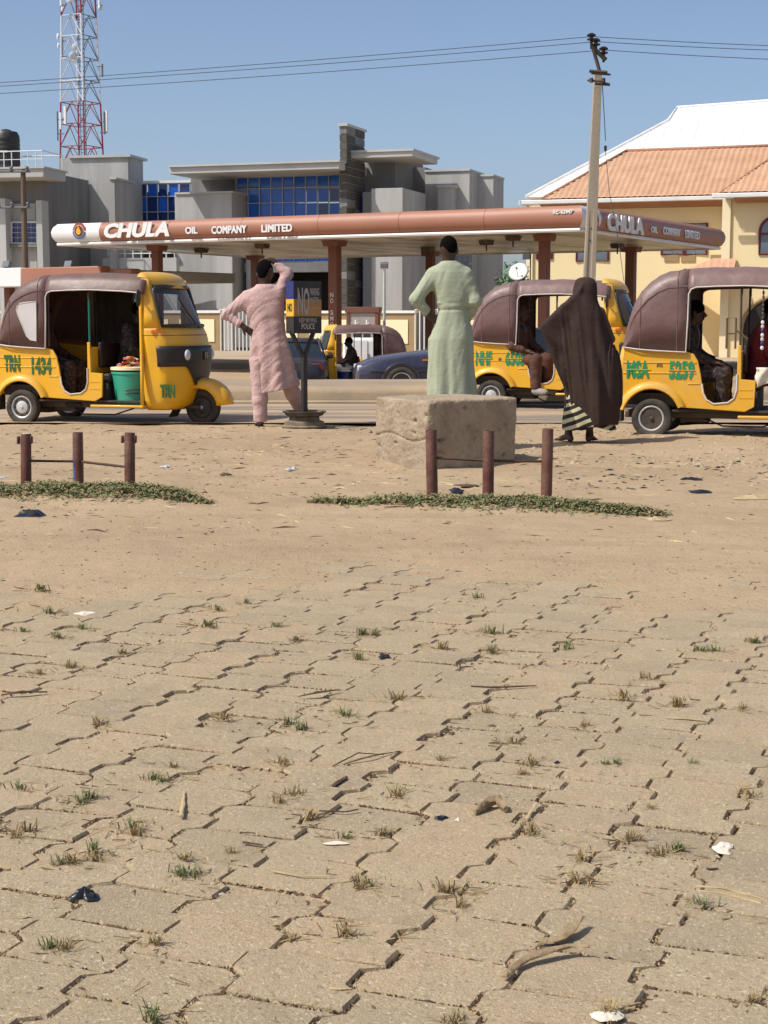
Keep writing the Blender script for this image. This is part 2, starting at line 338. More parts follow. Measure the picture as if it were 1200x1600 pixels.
def paver_mat():
    m = bpy.data.materials.new('dusty_concrete_paver'); m.use_nodes = True; t = m.node_tree; b = t.nodes["Principled BSDF"]; L = t.links.new
    b.inputs['Roughness'].default_value = 0.93; b.inputs['Specular IOR Level'].default_value = 0.25
    geo = _n(t, "ShaderNodeNewGeometry"); o = geo.outputs['Position']; oi = _n(t, "ShaderNodeObjectInfo")
    def noise(s, d=6, r=0.6):
        n = _n(t, "ShaderNodeTexNoise"); n.inputs['Scale'].default_value = s; n.inputs['Detail'].default_value = d; n.inputs['Roughness'].default_value = r; L(o, n.inputs['Vector']); return n.outputs[0]
    def rng(x, a, b_, c=0, d=1):
        n = _n(t, "ShaderNodeMapRange"); n.inputs[1].default_value = a; n.inputs[2].default_value = b_; n.inputs[3].default_value = c; n.inputs[4].default_value = d; L(x, n.inputs[0]); return n.outputs[0]
    def mix(fac, c1, c2):
        n = _n(t, "ShaderNodeMix", data_type='RGBA'); L(fac, n.inputs[0])
        for i, c in ((6, c1), (7, c2)):
            if isinstance(c, tuple): n.inputs[i].default_value = (*c, 1)
            else: L(c, n.inputs[i])
        return n.outputs[2]
    c = mix(rng(oi.outputs['Random'], 0, 1), (0.355, 0.28, 0.182), (0.435, 0.338, 0.215))
    c = mix(rng(noise(2.2, 8, 0.7), 0.42, 0.62, 0, 0.8), c, (0.44, 0.328, 0.20))
    c = mix(rng(noise(120, 2, 0.6), 0.58, 0.70, 0, 0.8), c, (0.64, 0.55, 0.41))
    c = mix(rng(noise(85, 3, 0.65), 0.56, 0.72, 0, 0.75), c, (0.17, 0.125, 0.08))
    c = mix(rng(noise(7, 9, 0.72), 0.50, 0.72, 0, 0.38), c, (0.25, 0.185, 0.115))
    L(c, b.inputs['Base Color'])
    bp = _n(t, "ShaderNodeBump"); bp.inputs['Strength'].default_value = 0.75; bp.inputs['Distance'].default_value = 0.006
    ad = _n(t, "ShaderNodeMath", operation='MULTIPLY_ADD'); L(noise(22, 7, 0.7), ad.inputs[0]); ad.inputs[1].default_value = 2.2; L(noise(190, 3, 0.7), ad.inputs[2])
    L(ad.outputs[0], bp.inputs['Height']); L(bp.outputs[0], b.inputs['Normal'])
    return m
M['paver'] = paver_mat()
def road_mat():
    m = bpy.data.materials.new('dusty_asphalt'); m.use_nodes = True; t = m.node_tree; b = t.nodes["Principled BSDF"]; L = t.links.new
    b.inputs['Roughness'].default_value = 0.9
    co = _n(t, "ShaderNodeTexCoord"); mp = _n(t, "ShaderNodeMapping"); mp.inputs['Scale'].default_value = (0.12, 1.3, 1); L(co.outputs['Object'], mp.inputs[0])
    n = _n(t, "ShaderNodeTexNoise"); n.inputs['Scale'].default_value = 1.3; n.inputs['Detail'].default_value = 9; n.inputs['Roughness'].default_value = 0.6; L(mp.outputs[0], n.inputs['Vector'])
    cr = _n(t, "ShaderNodeValToRGB"); e = cr.color_ramp.elements; e[0].position = 0.40; e[0].color = (0.20, 0.165, 0.13, 1); e[1].position = 0.56; e[1].color = (0.43, 0.31, 0.19, 1)
    L(n.outputs[0], cr.inputs[0]); L(cr.outputs[0], b.inputs['Base Color'])
    return m
M['road'] = road_mat()
def tile_mat(name, c1, c2, row, col, str_, both=True):
    m = bpy.data.materials.new(name); m.use_nodes = True; t = m.node_tree; b = t.nodes["Principled BSDF"]; L = t.links.new
    b.inputs['Roughness'].default_value = 0.55
    co = _n(t, "ShaderNodeTexCoord"); sp = _n(t, "ShaderNodeSeparateXYZ"); L(co.outputs['Object'], sp.inputs[0])
    def saw(x, p, prof='SAW'):
        d = _n(t, "ShaderNodeMath", operation='DIVIDE'); L(x, d.inputs[0]); d.inputs[1].default_value = p
        f = _n(t, "ShaderNodeMath", operation='FRACT'); L(d.outputs[0], f.inputs[0]); return f.outputs[0]
    a = saw(sp.outputs[2], row); c_ = saw(sp.outputs[0], col)
    pp = _n(t, "ShaderNodeMath", operation='PINGPONG'); L(c_, pp.inputs[0]); pp.inputs[1].default_value = 0.5
    ad = _n(t, "ShaderNodeMath", operation='MULTIPLY_ADD'); L(pp.outputs[0], ad.inputs[0]); ad.inputs[1].default_value = 0.8
    inv = _n(t, "ShaderNodeMath", operation='SUBTRACT'); inv.inputs[0].default_value = 1.0; L(a, inv.inputs[1]); L(inv.outputs[0], ad.inputs[2])
    bp = _n(t, "ShaderNodeBump"); bp.inputs['Strength'].default_value = str_; bp.inputs['Distance'].default_value = 0.06; L(ad.outputs[0], bp.inputs['Height']); L(bp.outputs[0], b.inputs['Normal'])
    n = _n(t, "ShaderNodeTexNoise"); n.inputs['Scale'].default_value = 1.1; n.inputs['Detail'].default_value = 8; L(co.outputs['Object'], n.inputs['Vector'])
    mr = _n(t, "ShaderNodeMapRange"); mr.inputs[1].default_value = 0.35; mr.inputs[2].default_value = 0.65; L(n.outputs[0], mr.inputs[0])
    mx = _n(t, "ShaderNodeMix", data_type='RGBA'); mx.inputs[6].default_value = (*c1, 1); mx.inputs[7].default_value = (*c2, 1); L(mr.outputs[0], mx.inputs[0]); L(mx.outputs[2], b.inputs['Base Color'])
    return m
M['tilemesh'] = pm('terracotta_tiles', (0.58, 0.335, 0.195), (0.46, 0.25, 0.14), scale=1.5, rough=0.6, detail=9)
M['tiles'] = tile_mat('terracotta_roof_tiles', (0.60, 0.35, 0.23), (0.52, 0.29, 0.185), 0.17, 0.28, 0.85)
M['sheetroof'] = tile_mat('white_sheet_roof', (0.86, 0.86, 0.86), (0.8, 0.8, 0.8), 50.0, 0.5, 0.25)

# ------------------------------------------------------------------ lettering as real mesh, fitted to a width and a height
def letters(name, s, mat, parent, width, height, M4, ext=0.004, off=0.02, shear=0.0, spacing=1.0):
    cu = bpy.data.curves.new(name, 'FONT'); cu.body = s; cu.size = 1; cu.extrude = 0.5; cu.offset = off; cu.shear = shear; cu.space_character = spacing
    cu.resolution_u = 3
    o = bpy.data.objects.new("tmp", cu); me = bpy.data.meshes.new_from_object(o)
    bpy.data.objects.remove(o); bpy.data.curves.remove(cu)
    n = len(me.vertices); a = np.empty(n * 3); me.vertices.foreach_get('co', a); a = a.reshape(-1, 3)
    mn = a.min(0); mx = a.max(0)
    a[:, 0] = (a[:, 0] - mn[0]) / (mx[0] - mn[0]) * width; a[:, 1] = (a[:, 1] - mn[1]) / (mx[1] - mn[1]) * height; a[:, 2] = (a[:, 2] - mn[2]) / (mx[2] - mn[2]) * ext
    me.vertices.foreach_set('co', a.ravel()); me.transform(M4); me.update(); me.name = name; me.materials.clear()
    return link(name, me, mat, parent)
def wallM(origin, right, up):
    r = Vector(right).normalized(); u = Vector(up).normalized(); n = r.cross(u)
    m = Matrix((r, u, n)).transposed().to_4x4(); m.translation = Vector(origin); return m
# ================================================================== GROUND
def ground_height(x, y):
    z = np.interp(y, GY, GZ)
    near = np.clip((23 - y) / 5, 0, 1)
    z = z + near * (fbm(x, y, 1.6, 4, 3) * 0.022 + np.clip((y - 9) / 2, 0, 1) * (fbm(x, y, 0.55, 3, 61) * .028 - .018 * np.clip(fbm(x, y, .3, 2, 71) - .25, 0, 1)) + fbm(x, y, 0.22, 3, 9) * 0.010 * np.clip((y - 5.5) / 3, 0.45, 1.6))
    z = z + np.where(y > 26.5, fbm(x, y, 3, 3, 5) * 0.03, 0) * np.clip((y - 26.5) / 4, 0, 1)
    bed = -0.0130 + 0.030 * np.clip((y - 6.0 + fbm(x, y, 1.3, 4, 21) * 1.9) / 3.0, 0, 1) + 0.011 * np.clip(fbm(x, y, 0.33, 3, 44) + 0.12, -0.5, 1)
    # between the sand bed of the paving and the open ground beyond it
    z = np.where(y < 23, z + np.where(y < 9.5, bed, 0.0125), z)
    z = z - np.clip((9.5 - y) / 3, 0, 1) * near * fbm(x, y, 1.6, 4, 3) * 0.020
    # low mounds under the grass
    for (cx, cy, rx, ry, h) in MOUNDS:
        q = ((x - cx) / rx) ** 2 + ((y - cy) / ry) ** 2
        z = z + h * np.exp(-q * 1.6)
    # dirt verge with a shallow lip before the road
    z = z + 0.02 * np.exp(-((y - 16.0 + fbm(x, y, 2, 2, 8)) / 1.1) ** 2)
    return z
gA = gp(140, 778); gB = gp(760, 798)
MOUNDS = [(gA.x, gA.y, 1.35, 0.5, 0.05), (gB.x, gB.y, 1.5, 0.45, 0.05)]
ys = np.concatenate([np.linspace(-30, 1.5, 24), 1.5 + 0.022 * np.arange(1, 330), ])
y = ys[-1]; ext = []
while y < 420: y += 0.022 + (y - 8.5) * 0.0052; ext.append(y)
ys = np.concatenate([ys, ext])
t = np.linspace(-1, 1, 361); t = np.sign(t) * np.abs(t) ** 1.35
XX = t[None, :] * (3.2 + 0.62 * np.abs(ys))[:, None]; YY = np.repeat(ys[:, None], 361, 1)
ZZ = ground_height(XX, YY)
V = np.stack([XX, YY, ZZ], -1).reshape(-1, 3)
def grid_mesh(name, V, ny, nx):
    i = np.arange(ny - 1)[:, None] * nx + np.arange(nx - 1)[None]; i = i.ravel()
    Fq = np.stack([i, i + 1, i + nx + 1, i + nx], 1)
    return np_mesh(name, V, Fq)
def np_mesh(name, V, Fq):
    me = bpy.data.meshes.new(name); me.vertices.add(len(V)); me.vertices.foreach_set('co', np.asarray(V, np.float32).ravel())
    k = Fq.shape[1]; me.loops.add(Fq.size); me.loops.foreach_set('vertex_index', Fq.astype(np.int32).ravel())
    me.polygons.add(len(Fq)); me.polygons.foreach_set('loop_start', np.arange(0, Fq.size, k, dtype=np.int32)); me.polygons.foreach_set('loop_total', np.full(len(Fq), k, np.int32))
    me.update(calc_edges=True); me.validate(); return me
g = link('ground', grid_mesh('ground', V, len(ys), 361), M['sand'], smooth=True); meta(g, 'dry beige sandy ground with scattered debris', kind='structure')
HX, HY = np.meshgrid(np.arange(-9, 9.01, .04), np.arange(0, 21.01, .04), indexing='ij'); HT = ground_height(HX, HY)
def gh(x, y):
    i = min(max((x + 9) / .04, 0), HT.shape[0] - 2); j = min(max(y / .04, 0), HT.shape[1] - 2); a, b = int(i), int(j); i -= a; j -= b
    return float((HT[a, b] * (1 - i) + HT[a + 1, b] * i) * (1 - j) + (HT[a, b + 1] * (1 - i) + HT[a + 1, b + 1] * i) * j)

# ---- paving: zigzag pavers, laid askew
PU = R(-21.5); U2 = Vector((math.cos(PU), math.sin(PU))); V2 = Vector((-math.sin(PU), math.cos(PU)))
PW, PL = 0.236, 0.205
def paver_outline(gap=0.004, jit=0.0, rr=None):
    # zigzag along the long joints, straight short joints
    zz = [(-0.5, 0.0), (-0.14, 0.0), (0.0, 0.15), (0.36, 0.15), (0.5, 0.0)] if not rr else [(-0.5, 0.15), (-0.14, 0.15), (0.0, 0.0), (0.36, 0.0), (0.5, 0.15)]
    g2 = gap * 1.4
    L_ = [(-0.5 * PW + a[1] * PW + gap, a[0] * PL + (g2 if i == 0 else (-g2 if i == 4 else 0))) for i, a in enumerate(zz)]
    R_ = [(p[0] + PW - 2 * gap, p[1]) for p in L_]
    return [(x - 0.018, y) for x, y in (R_ + L_[::-1])]
def paver_mesh(name, seed):
    r = random.Random(seed)
    out = paver_outline(0.0025 + r.random() * 0.0016, rr=seed % 2)
    out = [(x + r.uniform(-.0015, .0015), y + r.uniform(-.0015, .0015)) for x, y in out]
    cx = sum(p[0] for p in out) / len(out); cy = sum(p[1] for p in out) / len(out)
    def ring(k, z): return [(cx + (x - cx) * k, cy + (y - cy) * k, z + r.uniform(-.0008, .0008)) for x, y in out]
    n = len(out); v = ring(1, -0.05) + ring(1, -0.007) + ring(0.972, -0.0008); f = []
    for a in range(2):
        for i in range(n):
            j = (i + 1) % n; f.append((a * n + i, a * n + j, (a + 1) * n + j, (a + 1) * n + i))
    f.append(tuple(2 * n + i for i in range(n)))
    me = bpy.data.meshes.new(name); me.from_pydata(v, [], f); me.update(); me.materials.append(M['paver']); return me
pav = empty('paving'); meta(pav, 'interlocking zigzag concrete pavers half buried in sand', kind='structure')
pmeshes = [paver_mesh('paving_stone', 100 + i) for i in range(12)]
cells = []
for i in range(-70, 90):
    for j in range(-30, 90):
        p = U2 * (i * PW) + V2 * ((j + (0.5 if i % 2 else 0)) * PL)
        if 0.4 < p.y < 10.2 and abs(p.x) < 3.4 + 0.1 * p.y: cells.append((p.x, p.y, i % 2))
def inview(x, y, pad=0.14): return y > 2.45 and abs(x) < 0.245 * y + pad
vis = sorted([c for c in cells if inview(c[0], c[1]) and c[1] < 8.6], key=lambda c: c[1])[:300]
visset = set(vis); rest = MB()
for k, (x, y, od) in enumerate(cells):
    tilt = Matrix.Rotation(rnd.gauss(0, 0.016), 4, 'X') @ Matrix.Rotation(rnd.gauss(0, 0.016), 4, 'Y')
    dz = rnd.gauss(0, 0.0028); a = PU + rnd.gauss(0, 0.009); mi = (k * 7 % 6) * 2 + od
    if (x, y, od) in visset:
        o = bpy.data.objects.new('paving_stone', pmeshes[mi]); C.objects.link(o); o.parent = pav
        o.matrix_local = Matrix.Translation((x, y, dz)) @ Matrix.Rotation(a, 4, 'Z') @ tilt
    else:
        m4 = Matrix.Translation((x, y, dz)) @ Matrix.Rotation(a, 4, 'Z') @ tilt; me = pmeshes[mi]
        rest.add([m4 @ v.co for v in me.vertices], [tuple(p.vertices) for p in me.polygons])
o = rest.build('paving_stones', M['paver'], pav); meta(o, kind='stuff')

# ---- road, median, far road, forecourt
def sheet(name, x0, x1, yl, mat, dz, nx=60, label=None):
    mb = MB(); ya, yb = yl; ny = max(2, int((yb - ya) / 0.5))
    def fn(u, v):
        x = x0 + (x1 - x0) * u; yy = ya + (yb - ya) * v
        e = 0.0
        if v == 0: yy += 0.35 * float(vnoise(np.array([x * 0.7]), np.array([0.3]), 5)[0])
        return (x, yy, gz(yy) + dz)
    mb.grid(fn, nx, ny); o = mb.build(name, mat, smooth=True); return meta(o, label, kind='structure')
sheet('road', -60, 60, (18.2, 22.95), M['road'], 0.036, 160, 'dusty asphalt carriageway beside the sand')
mb = MB()
prof = [(22.9, -0.3), (22.9, 0.16), (22.98, 0.235), (23.3, 0.25), (24.5, 0.27), (25.7, 0.25), (25.95, 0.235), (26.02, 0.15), (26.05, -0.5)]
secs = []
for i in range(181):
    x = -60 + 120 * i / 180
    secs.append([(x, a + 0.03 * float(vnoise(np.array([x * 1.1]), np.array([a * .3]), 2)[0]), b + (0.035 * float(fbm(np.array([x]), np.array([a]), 1.1, 3, 6)[0]) if b > 0 else 0)) for a, b in prof])
mb.loft(secs); o = mb.build('median_kerb', M['kerb'], smooth='auto', angle=50); meta(o, 'raised concrete central reservation covered in dust', kind='structure')
mb = MB(); mb.bb(-60, 60, 22.45, 22.885, -0.1, 0.062); o = mb.build('gutter_kerb', M['kerb'], bevel=0.01); meta(o, 'low dusty gutter strip below the central reservation', kind='structure')
sheet('far_road', -80, 80, (26.3, 38.5), M['road'], 0.035, 60, 'dusty far carriageway beyond the central reservation')
mb = MB(); mb.bb(-70, 60, 61, 61.35, -0.9, -0.42); o = mb.build('forecourt_kerb', M['kerb'], bevel=0.02); meta(o, 'low concrete kerb of the filling station apron', kind='structure')
M['apron'] = pm('pale_concrete_apron', (0.46, 0.37, 0.25), (0.38, 0.29, 0.19), scale=0.4, rough=0.95)
mb = MB(); mb.bb(-70, 60, 61.36, 88, -0.9, -0.425); o = mb.build('forecourt', M['apron']); meta(o, 'pale concrete apron in front of the boundary wall', kind='structure')

# ================================================================== BUILDINGS
class Frame:
    def __init__(s, px, Y, vp, z0=-0.6):
        o = at(px, 500, Y); s.o = Vector((o.x, o.y, z0))
        d = Vector((vp - 600, F, 0)).normalized(); s.D = d; s.U = Vector((d.y, -d.x, 0)); s.rz = math.atan2(s.U.y, s.U.x)
    def uz(s, px, py, w=0.0):
        r = ray(px, py); o = Vector((0, 0, CAMH)); t = (w - (o - s.o).dot(s.D)) / r.dot(s.D); p = o + r * t
        return (p - s.o).dot(s.U), p.z - s.o.z
    def box(s, mb, x0, x1, y0, y1, w, dep, base=None):
        ym = (y0 + (y1 if y1 else 480)) / 2
        u0 = s.uz(x0, ym, w)[0]; u1 = s.uz(x1, ym, w)[0]; z1 = s.uz((x0 + x1) / 2, y0, w)[1]
        z0 = s.uz((x0 + x1) / 2, y1, w)[1] if y1 else 0.0
        if base is not None: z0 = base
        mb.bb(u0, u1, w, w + dep, z0, z1); return (u0, u1, z0, z1)
def bx(fr, name, mat, root, x0, x1, y0, y1, w, dep, bevel=0, base=None, label=None):
    mb = MB(); fr.box(mb, x0, x1, y0, y1, w, dep, base); o = mb.build(name, mat, root, bevel=bevel)
    if label: o['label'] = label
    return o
def curtain(fr, root, xs, ys_, w, glassmats, name='glass_pane'):
    # panes and mullions of a curtain wall, every pane its own part
    for i in range(len(xs) - 1):
        for j in range(len(ys_) - 1):
            mb = MB(); xm = (xs[i] + xs[i + 1]) / 2
            u0 = fr.uz(xs[i], ys_[j], w)[0]; u1 = fr.uz(xs[i + 1], ys_[j], w)[0]; z1 = fr.uz(xm, ys_[j], w)[1]; z0 = fr.uz(xm, ys_[j + 1], w)[1]
            tl = rnd.uniform(-0.02, 0.02)
            mb.box(((u0 + u1) / 2, w + 0.05, (z0 + z1) / 2), (u1 - u0 - 0.06, 0.03, z1 - z0 - 0.06), Matrix.Rotation(tl, 3, 'X') @ Matrix.Rotation(rnd.uniform(-.01, .01), 3, 'Z'))
            mb.build(name, glassmats[(i + j * 3) % len(glassmats)] if rnd.random() < .4 else glassmats[0], root)
    zt = fr.uz((xs[0] + xs[-1]) / 2, ys_[0], w)[1]; zb = fr.uz((xs[0] + xs[-1]) / 2, ys_[-1], w)[1]
    for x in xs:
        u = fr.uz(x, (ys_[0] + ys_[-1]) / 2, w)[0]; mb = MB(); mb.bb(u - 0.024, u + 0.024, w - 0.06, w + 0.03, zb, zt); mb.build('mullion', M['alu'], root)
    for yv in ys_:
        z = fr.uz((xs[0] + xs[-1]) / 2, yv, w)[1]; ua = fr.uz(xs[0], yv, w)[0]; ub = fr.uz(xs[-1], yv, w)[0]
        mb = MB(); mb.bb(ua, ub, w - 0.05, w + 0.04, z - 0.024, z + 0.024); mb.build('transom', M['alu'], root)

# ---- middle grey office building
f1 = Frame(450, 96, 1420)
b1 = empty('office_building', f1.o, f1.rz, 'unfinished grey office block with blue glass curtain wall behind the canopy', 'building')
bx(f1, 'wall', M['gblock_shade'], b1, 300, 372, 268, None, 1.2, 10)
bx(f1, 'wall', M['gblock_shade'], b1, 366, 398, 395, None, 0.4, 10)
bx(f1, 'front_bay', M['gblock'], b1, 274, 363, 301, None, -1.6, 4.2, 0.03)
bx(f1, 'cap_band', M['gslab'], b1, 273, 364, 299.5, 302.5, -1.7, 4.4)
bx(f1, 'roof_slab', M['gslab'], b1, 264, 530, 257, 268, -3.2, 14, 0.03)
bx(f1, 'roof_edge', M['gslab'], b1, 263, 530.5, 254, 257, -3.35, 14)
bx(f1, 'column', M['gblock'], b1, 385, 399, 398, None, -0.4, 1.0)
xs1 = [370 + i * 18.0 for i in range(10)]; xs1[-1] = 531
curtain(f1, b1, xs1, [270, 293.5, 316.5, 340, 364, 388, 409], 0.6, [M['bglass'], M['bglass2']])
bx(f1, 'lintel_band', M['gslab'], b1, 372, 531, 410, 425, 0.2, 1.2)
bx(f1, 'entrance_recess', M['voiddark'], b1, 372, 531, 425, None, 4.0, 4)
bx(f1, 'recess_wall', M['voiddark'], b1, 398, 401, 425, None, 0.6, 4)
# clad pier: courses of stone slabs with pale joints
pz = [f1.uz(536, yy, -2.2)[1] for yy in (197, 560)]
u0, u1 = f1.uz(531, 260, -2.2)[0], f1.uz(541.5, 260, -2.2)[0]
n = 28; hh = (pz[0] - 0.0) / n
mb = MB(); mb.bb(u0 + .05, u1 - .05, -2.15, 0.95, 0, pz[0]); mb.build('pier_core', M['mortar'], b1)
for k in range(n):
    zz = k * hh; 
    for (ya, yb) in ((-2.2, -0.7), (-0.66, 1.0)):
        mb = MB(); mb.bb(u0 + rnd.uniform(-.01, .01), u1 + rnd.uniform(-.01, .02), ya, yb, zz + 0.055, zz + hh); mb.build('stone_slab', M['stone'] if (k + (ya > -1)) % 9 else M['gblock_shade'], b1)
mb = MB(); mb.bb(u0 - .08, u1 + .1, -2.3, 1.1, pz[0], pz[0] + 0.14); mb.build('pier_cap', M['gslab'], b1)
# right hand wing
bx(f1, 'roof_slab', M['gslab'], b1, 548, 645, 237, 246, -1.4, 5.0, 0.03); bx(f1, 'roof_edge', M['gslab'], b1, 547, 646, 233.5, 237, -1.5, 5.3)
bx(f1, 'wall', M['gblock_shade'], b1, 552, 618, 246, None, 1.6, 5.6)
bx(f1, 'wall', M['gblock'], b1, 567, 580, 300, None, -0.1, 3)
bx(f1, 'front_bay', M['gblock'], b1, 580, 629, 294, None, -1.0, 4.6, 0.03)
for (a, b_) in ((306, 334), (334, 362), (362, 396), (396, 424), (424, 449), (449, 478)):
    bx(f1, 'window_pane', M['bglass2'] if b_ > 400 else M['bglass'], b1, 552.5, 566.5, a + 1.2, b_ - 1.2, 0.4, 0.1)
bx(f1, 'window_backing', M['alu'], b1, 552, 567.5, 304, 480, 0.53, 0.6)
bx(f1, 'wall', M['gblock_shade'], b1, 618, 664, 262, None, 5.2, 8)
bx(f1, 'wall', M['gblock'], b1, 664, 733, 267, None, 4.6, 3.2); bx(f1, 'cap_band', M['gslab'], b1, 663, 734, 264.5, 267.5, 4.5, 3.4)
bx(f1, 'oriel', M['gblock'], b1, 684, 707, 292, 345, 3.6, 1.2); bx(f1, 'cap_band', M['gslab'], b1, 682, 709, 289.5, 292.5, 3.5, 1.4)
bx(f1, 'wall', M['gblock'], b1, 745, 770, 275, None, 6.6, 2.6); bx(f1, 'cap_band', M['gslab'], b1, 744, 771, 272.5, 275.5, 6.5, 2.8)
for i in range(4):
    for j in range(4):
        bx(f1, 'window_pane', M['winglass'], b1, 707 + i * 8, 713.5 + i * 8, 396 + j * 17, 411 + j * 17, 4.52, 0.06)

# ---- left grey building
f2 = Frame(68, 92, 1150)
b2 = empty('corner_building', f2.o, f2.rz, 'grey rendered building at the left edge with black water tank platform on its roof', 'building')
bx(f2, 'roof_slab', M['gslab'], b2, -60, 68, 264, 278, -2.2, 3.0, 0.03); bx(f2, 'roof_edge', M['gslab'], b2, -60, 69, 261, 264, -2.3, 3.2)
bx(f2, 'wall', M['gblock_shade'], b2, -60, 69, 268, None, 0.0, 6.6, label='wide front block in shade below its roof slab')
bx(f2, 'column', M['gslab'], b2, 58, 67, 313, None, -1.0, 0.9); bx(f2, 'column', M['gslab'], b2, -2, 10, 310, None, -1.0, 0.9)
bx(f2, 'front_panel', M['gblock'], b2, 12, 57, 318, None, -0.22, 0.2)
wf = bx(f2, 'window', M['white'], b2, 16.5, 58.5, 346, 381, -0.42, 0.18)
for i in range(2):
    for j in range(2):
        for k in range(2):
            xa = 19.5 + i * 21 + k * 8.2
            for l in range(2): bx(f2, 'pane', M['bglass2'], wf, xa, xa + 7.2, 348.5 + (j * 2 + l) * 7.8, 355.2 + (j * 2 + l) * 7.8, -0.46, 0.03)
bx(f2, 'window_sill', M['gblock_shade'], b2, 15, 60, 382, 386, -0.6, 0.4)
bx(f2, 'wall', M['gblock'], b2, 96, 202, 246, None, 6.7, 2.5, label='tall lit wall with a flat cap'); bx(f2, 'cap_band', M['gslab'], b2, 107, 203.5, 242, 246, 6.55, 2.9)
bx(f2, 'side_box', M['gblock'], b2, 171, 180.5, 280, None, 3.6, 3.0); bx(f2, 'cap_band', M['gslab'], b2, 170, 181.5, 277, 280, 3.5, 3.0)
bx(f2, 'wall', M['gblock_shade'], b2, 203, 300, 300, None, 9.6, 5)
curtain(f2, b2, [213, 230, 247, 263, 280, 298], [287, 307, 331, 350, 372, 395], 9.0, [M['bglass2'], M['bglass']])
bx(f2, 'cap_band', M['white'], b2, 213, 298, 282, 286, 8.9, 1.2)
bx(f2, 'terrace_wall', M['gslab'], b2, 161, 276, 403, None, 4.0, 0.5)
rl = MB()
za, zb = f2.uz(200, 389, 4)[1], f2.uz(200, 403, 4)[1]
for i in range(9):
    u = f2.uz(167 + i * 13, 396, 4)[0]; rl.tube([(u, 4.2, zb), (u, 4.2, za)], 0.035, 6)
for zz in (za, (za + zb) / 2): rl.tube([(f2.uz(166, 396, 4)[0], 4.2, zz), (f2.uz(272, 396, 4)[0], 4.2, zz)], 0.035, 6)
rl.build('balcony_railing', M['white'], b2)
# roof railing platform (belongs to the building), tank stands on it
rl = MB(); zt = f2.uz(40, 236, -1.5)[1]; zb2 = f2.uz(40, 262, -1.5)[1]; um, un = f2.uz(-50, 240, -1.5)[0], f2.uz(33, 240, -1.5)[0]; uo = f2.uz(66, 240, -1.5)[0]
for u in (um, (um + un) / 2, f2.uz(6, 240, -1.5)[0], f2.uz(18, 240, -1.5)[0], un, f2.uz(44, 240, -1.5)[0], f2.uz(56, 240, -1.5)[0], uo): rl.tube([(u, -1.5, zb2), (u, -1.5, zt)], 0.03, 6)
rl.tube([(um, -1.5, zt), (uo, -1.5, zt)], 0.03, 6); rl.tube([(um, -1.5, zt - .45), (uo, -1.5, zt - .45)], 0.02, 6); rl.tube([(uo, -1.5, zt), (uo, 1.2, zt)], 0.03, 6); rl.tube([(um, 1.2, zt), (uo, 1.2, zt)], 0.03, 6); rl.tube([(uo, 1.2, zt), (uo, 1.2, zb2)], 0.03, 6)
rl.build('roof_railing', M['steelpole'], b2)
c0 = f2.uz(10, 230, 0.0); r_ = (f2.uz(30, 230, 0.0)[0] - f2.uz(-9, 230, 0.0)[0]) / 2; ztop = f2.uz(10, 203, 0)[1]; zbot = f2.uz(10, 264, -1.5)[1]
wpos = f2.o + f2.U * c0[0] + Vector((0, 0, zbot))
tk = empty('water_tank', wpos, 0, 'black ribbed plastic water tank on the roof at the far left', 'water tank')
H = ztop - zbot; pr = [(r_ * .98, 0)]
for k in range(7):
    pr += [(r_ * .98, H * (.05 + k * .11)), (r_ * 1.0, H * (.07 + k * .11)), (r_ * 1.0, H * (.12 + k * .11)), (r_ * .98, H * (.14 + k * .11))]
pr += [(r_ * .97, H * .86), (r_ * .82, H * .95), (r_ * .35, H * .98)]
mb = MB(); mb.lathe(pr, 28); mb.build('tank_shell', M['tank'], tk, smooth='auto'); mb = MB(); mb.lathe([(r_ * .36, H * .97), (r_ * .36, H), (r_ * .1, H * 1.02)], 20); mb.build('tank_lid', M['tank'], tk, smooth='auto')
mb = MB(); mb.box((-.12 * r_, -r_ * 1.0, H * .45), (r_ * .8, 0.03, 0.1)); mb.build('tank_label', M['white'], tk)

# ---- right cream building with tiled and white roofs
f3 = Frame(980, 74, 1480)
b3 = empty('villa', f3.o, f3.rz, 'cream two-storey building with terracotta tiled hip roof and white sheet roof behind', 'building')
bx(f3, 'wall', M['cream'], b3, 822, 1140, 318, None, 0, 9)
bx(f3, 'corner_pilaster', M['creamlt'], b3, 822, 832, 326, None, -0.12, 0.11)
bx(f3, 'porch_wall', M['cream'], b3, 1128, 1290, 308, None, -2.2, 2.19, label='projecting right bay with arched window and arched doorway')
bx(f3, 'corner_pilaster', M['creamlt'], b3, 1127, 1140, 312, None, -2.32, 0.11)
def z3(px, py, w=0): return f3.uz(px, py, w)
# eaves: brown soffit board curving out to a white gutter
def eave(xa, xb, ytop, ybot, w, back):
    ua, ub = z3(xa, ytop, w - 1.0)[0], z3(xb, ytop, w - 1.0)[0]; zt = z3((xa + xb) / 2, ytop, w - 1.0)[1]; zb = z3((xa + xb) / 2, ybot, w)[1]
    mb = MB(); mb.prism([(w - 1.0, zt - .16), (w - 0.75, zt - .2), (w - 0.35, zt - .32), (w - 0.04, zb), (w + .2, zb), (w + .2, zt - .1), (w - .9, zt - .1)], ua + 0.9, ub, 'yz'); mb.build('eave_board', M['soffbrown'], b3, smooth='auto')
    mb = MB(); mb.bb(ua, ub, w - 1.1, w - 0.95, zt - .17, zt + .02); mb.build('gutter', M['white'], b3, bevel=0.03)
    return ua, ub, zt
ua, ub, ze = eave(812, 1135, 310, 326, 0, 0)
ua2, ub2, ze2 = eave(1113, 1290, 301, 316, -2.2, 0)
# left return of gutter
mb = MB(); mb.bb(ua - .02, ua + .1, -1.1, 9, ze - .17, ze + .02); mb.build('gutter', M['white'], b3)
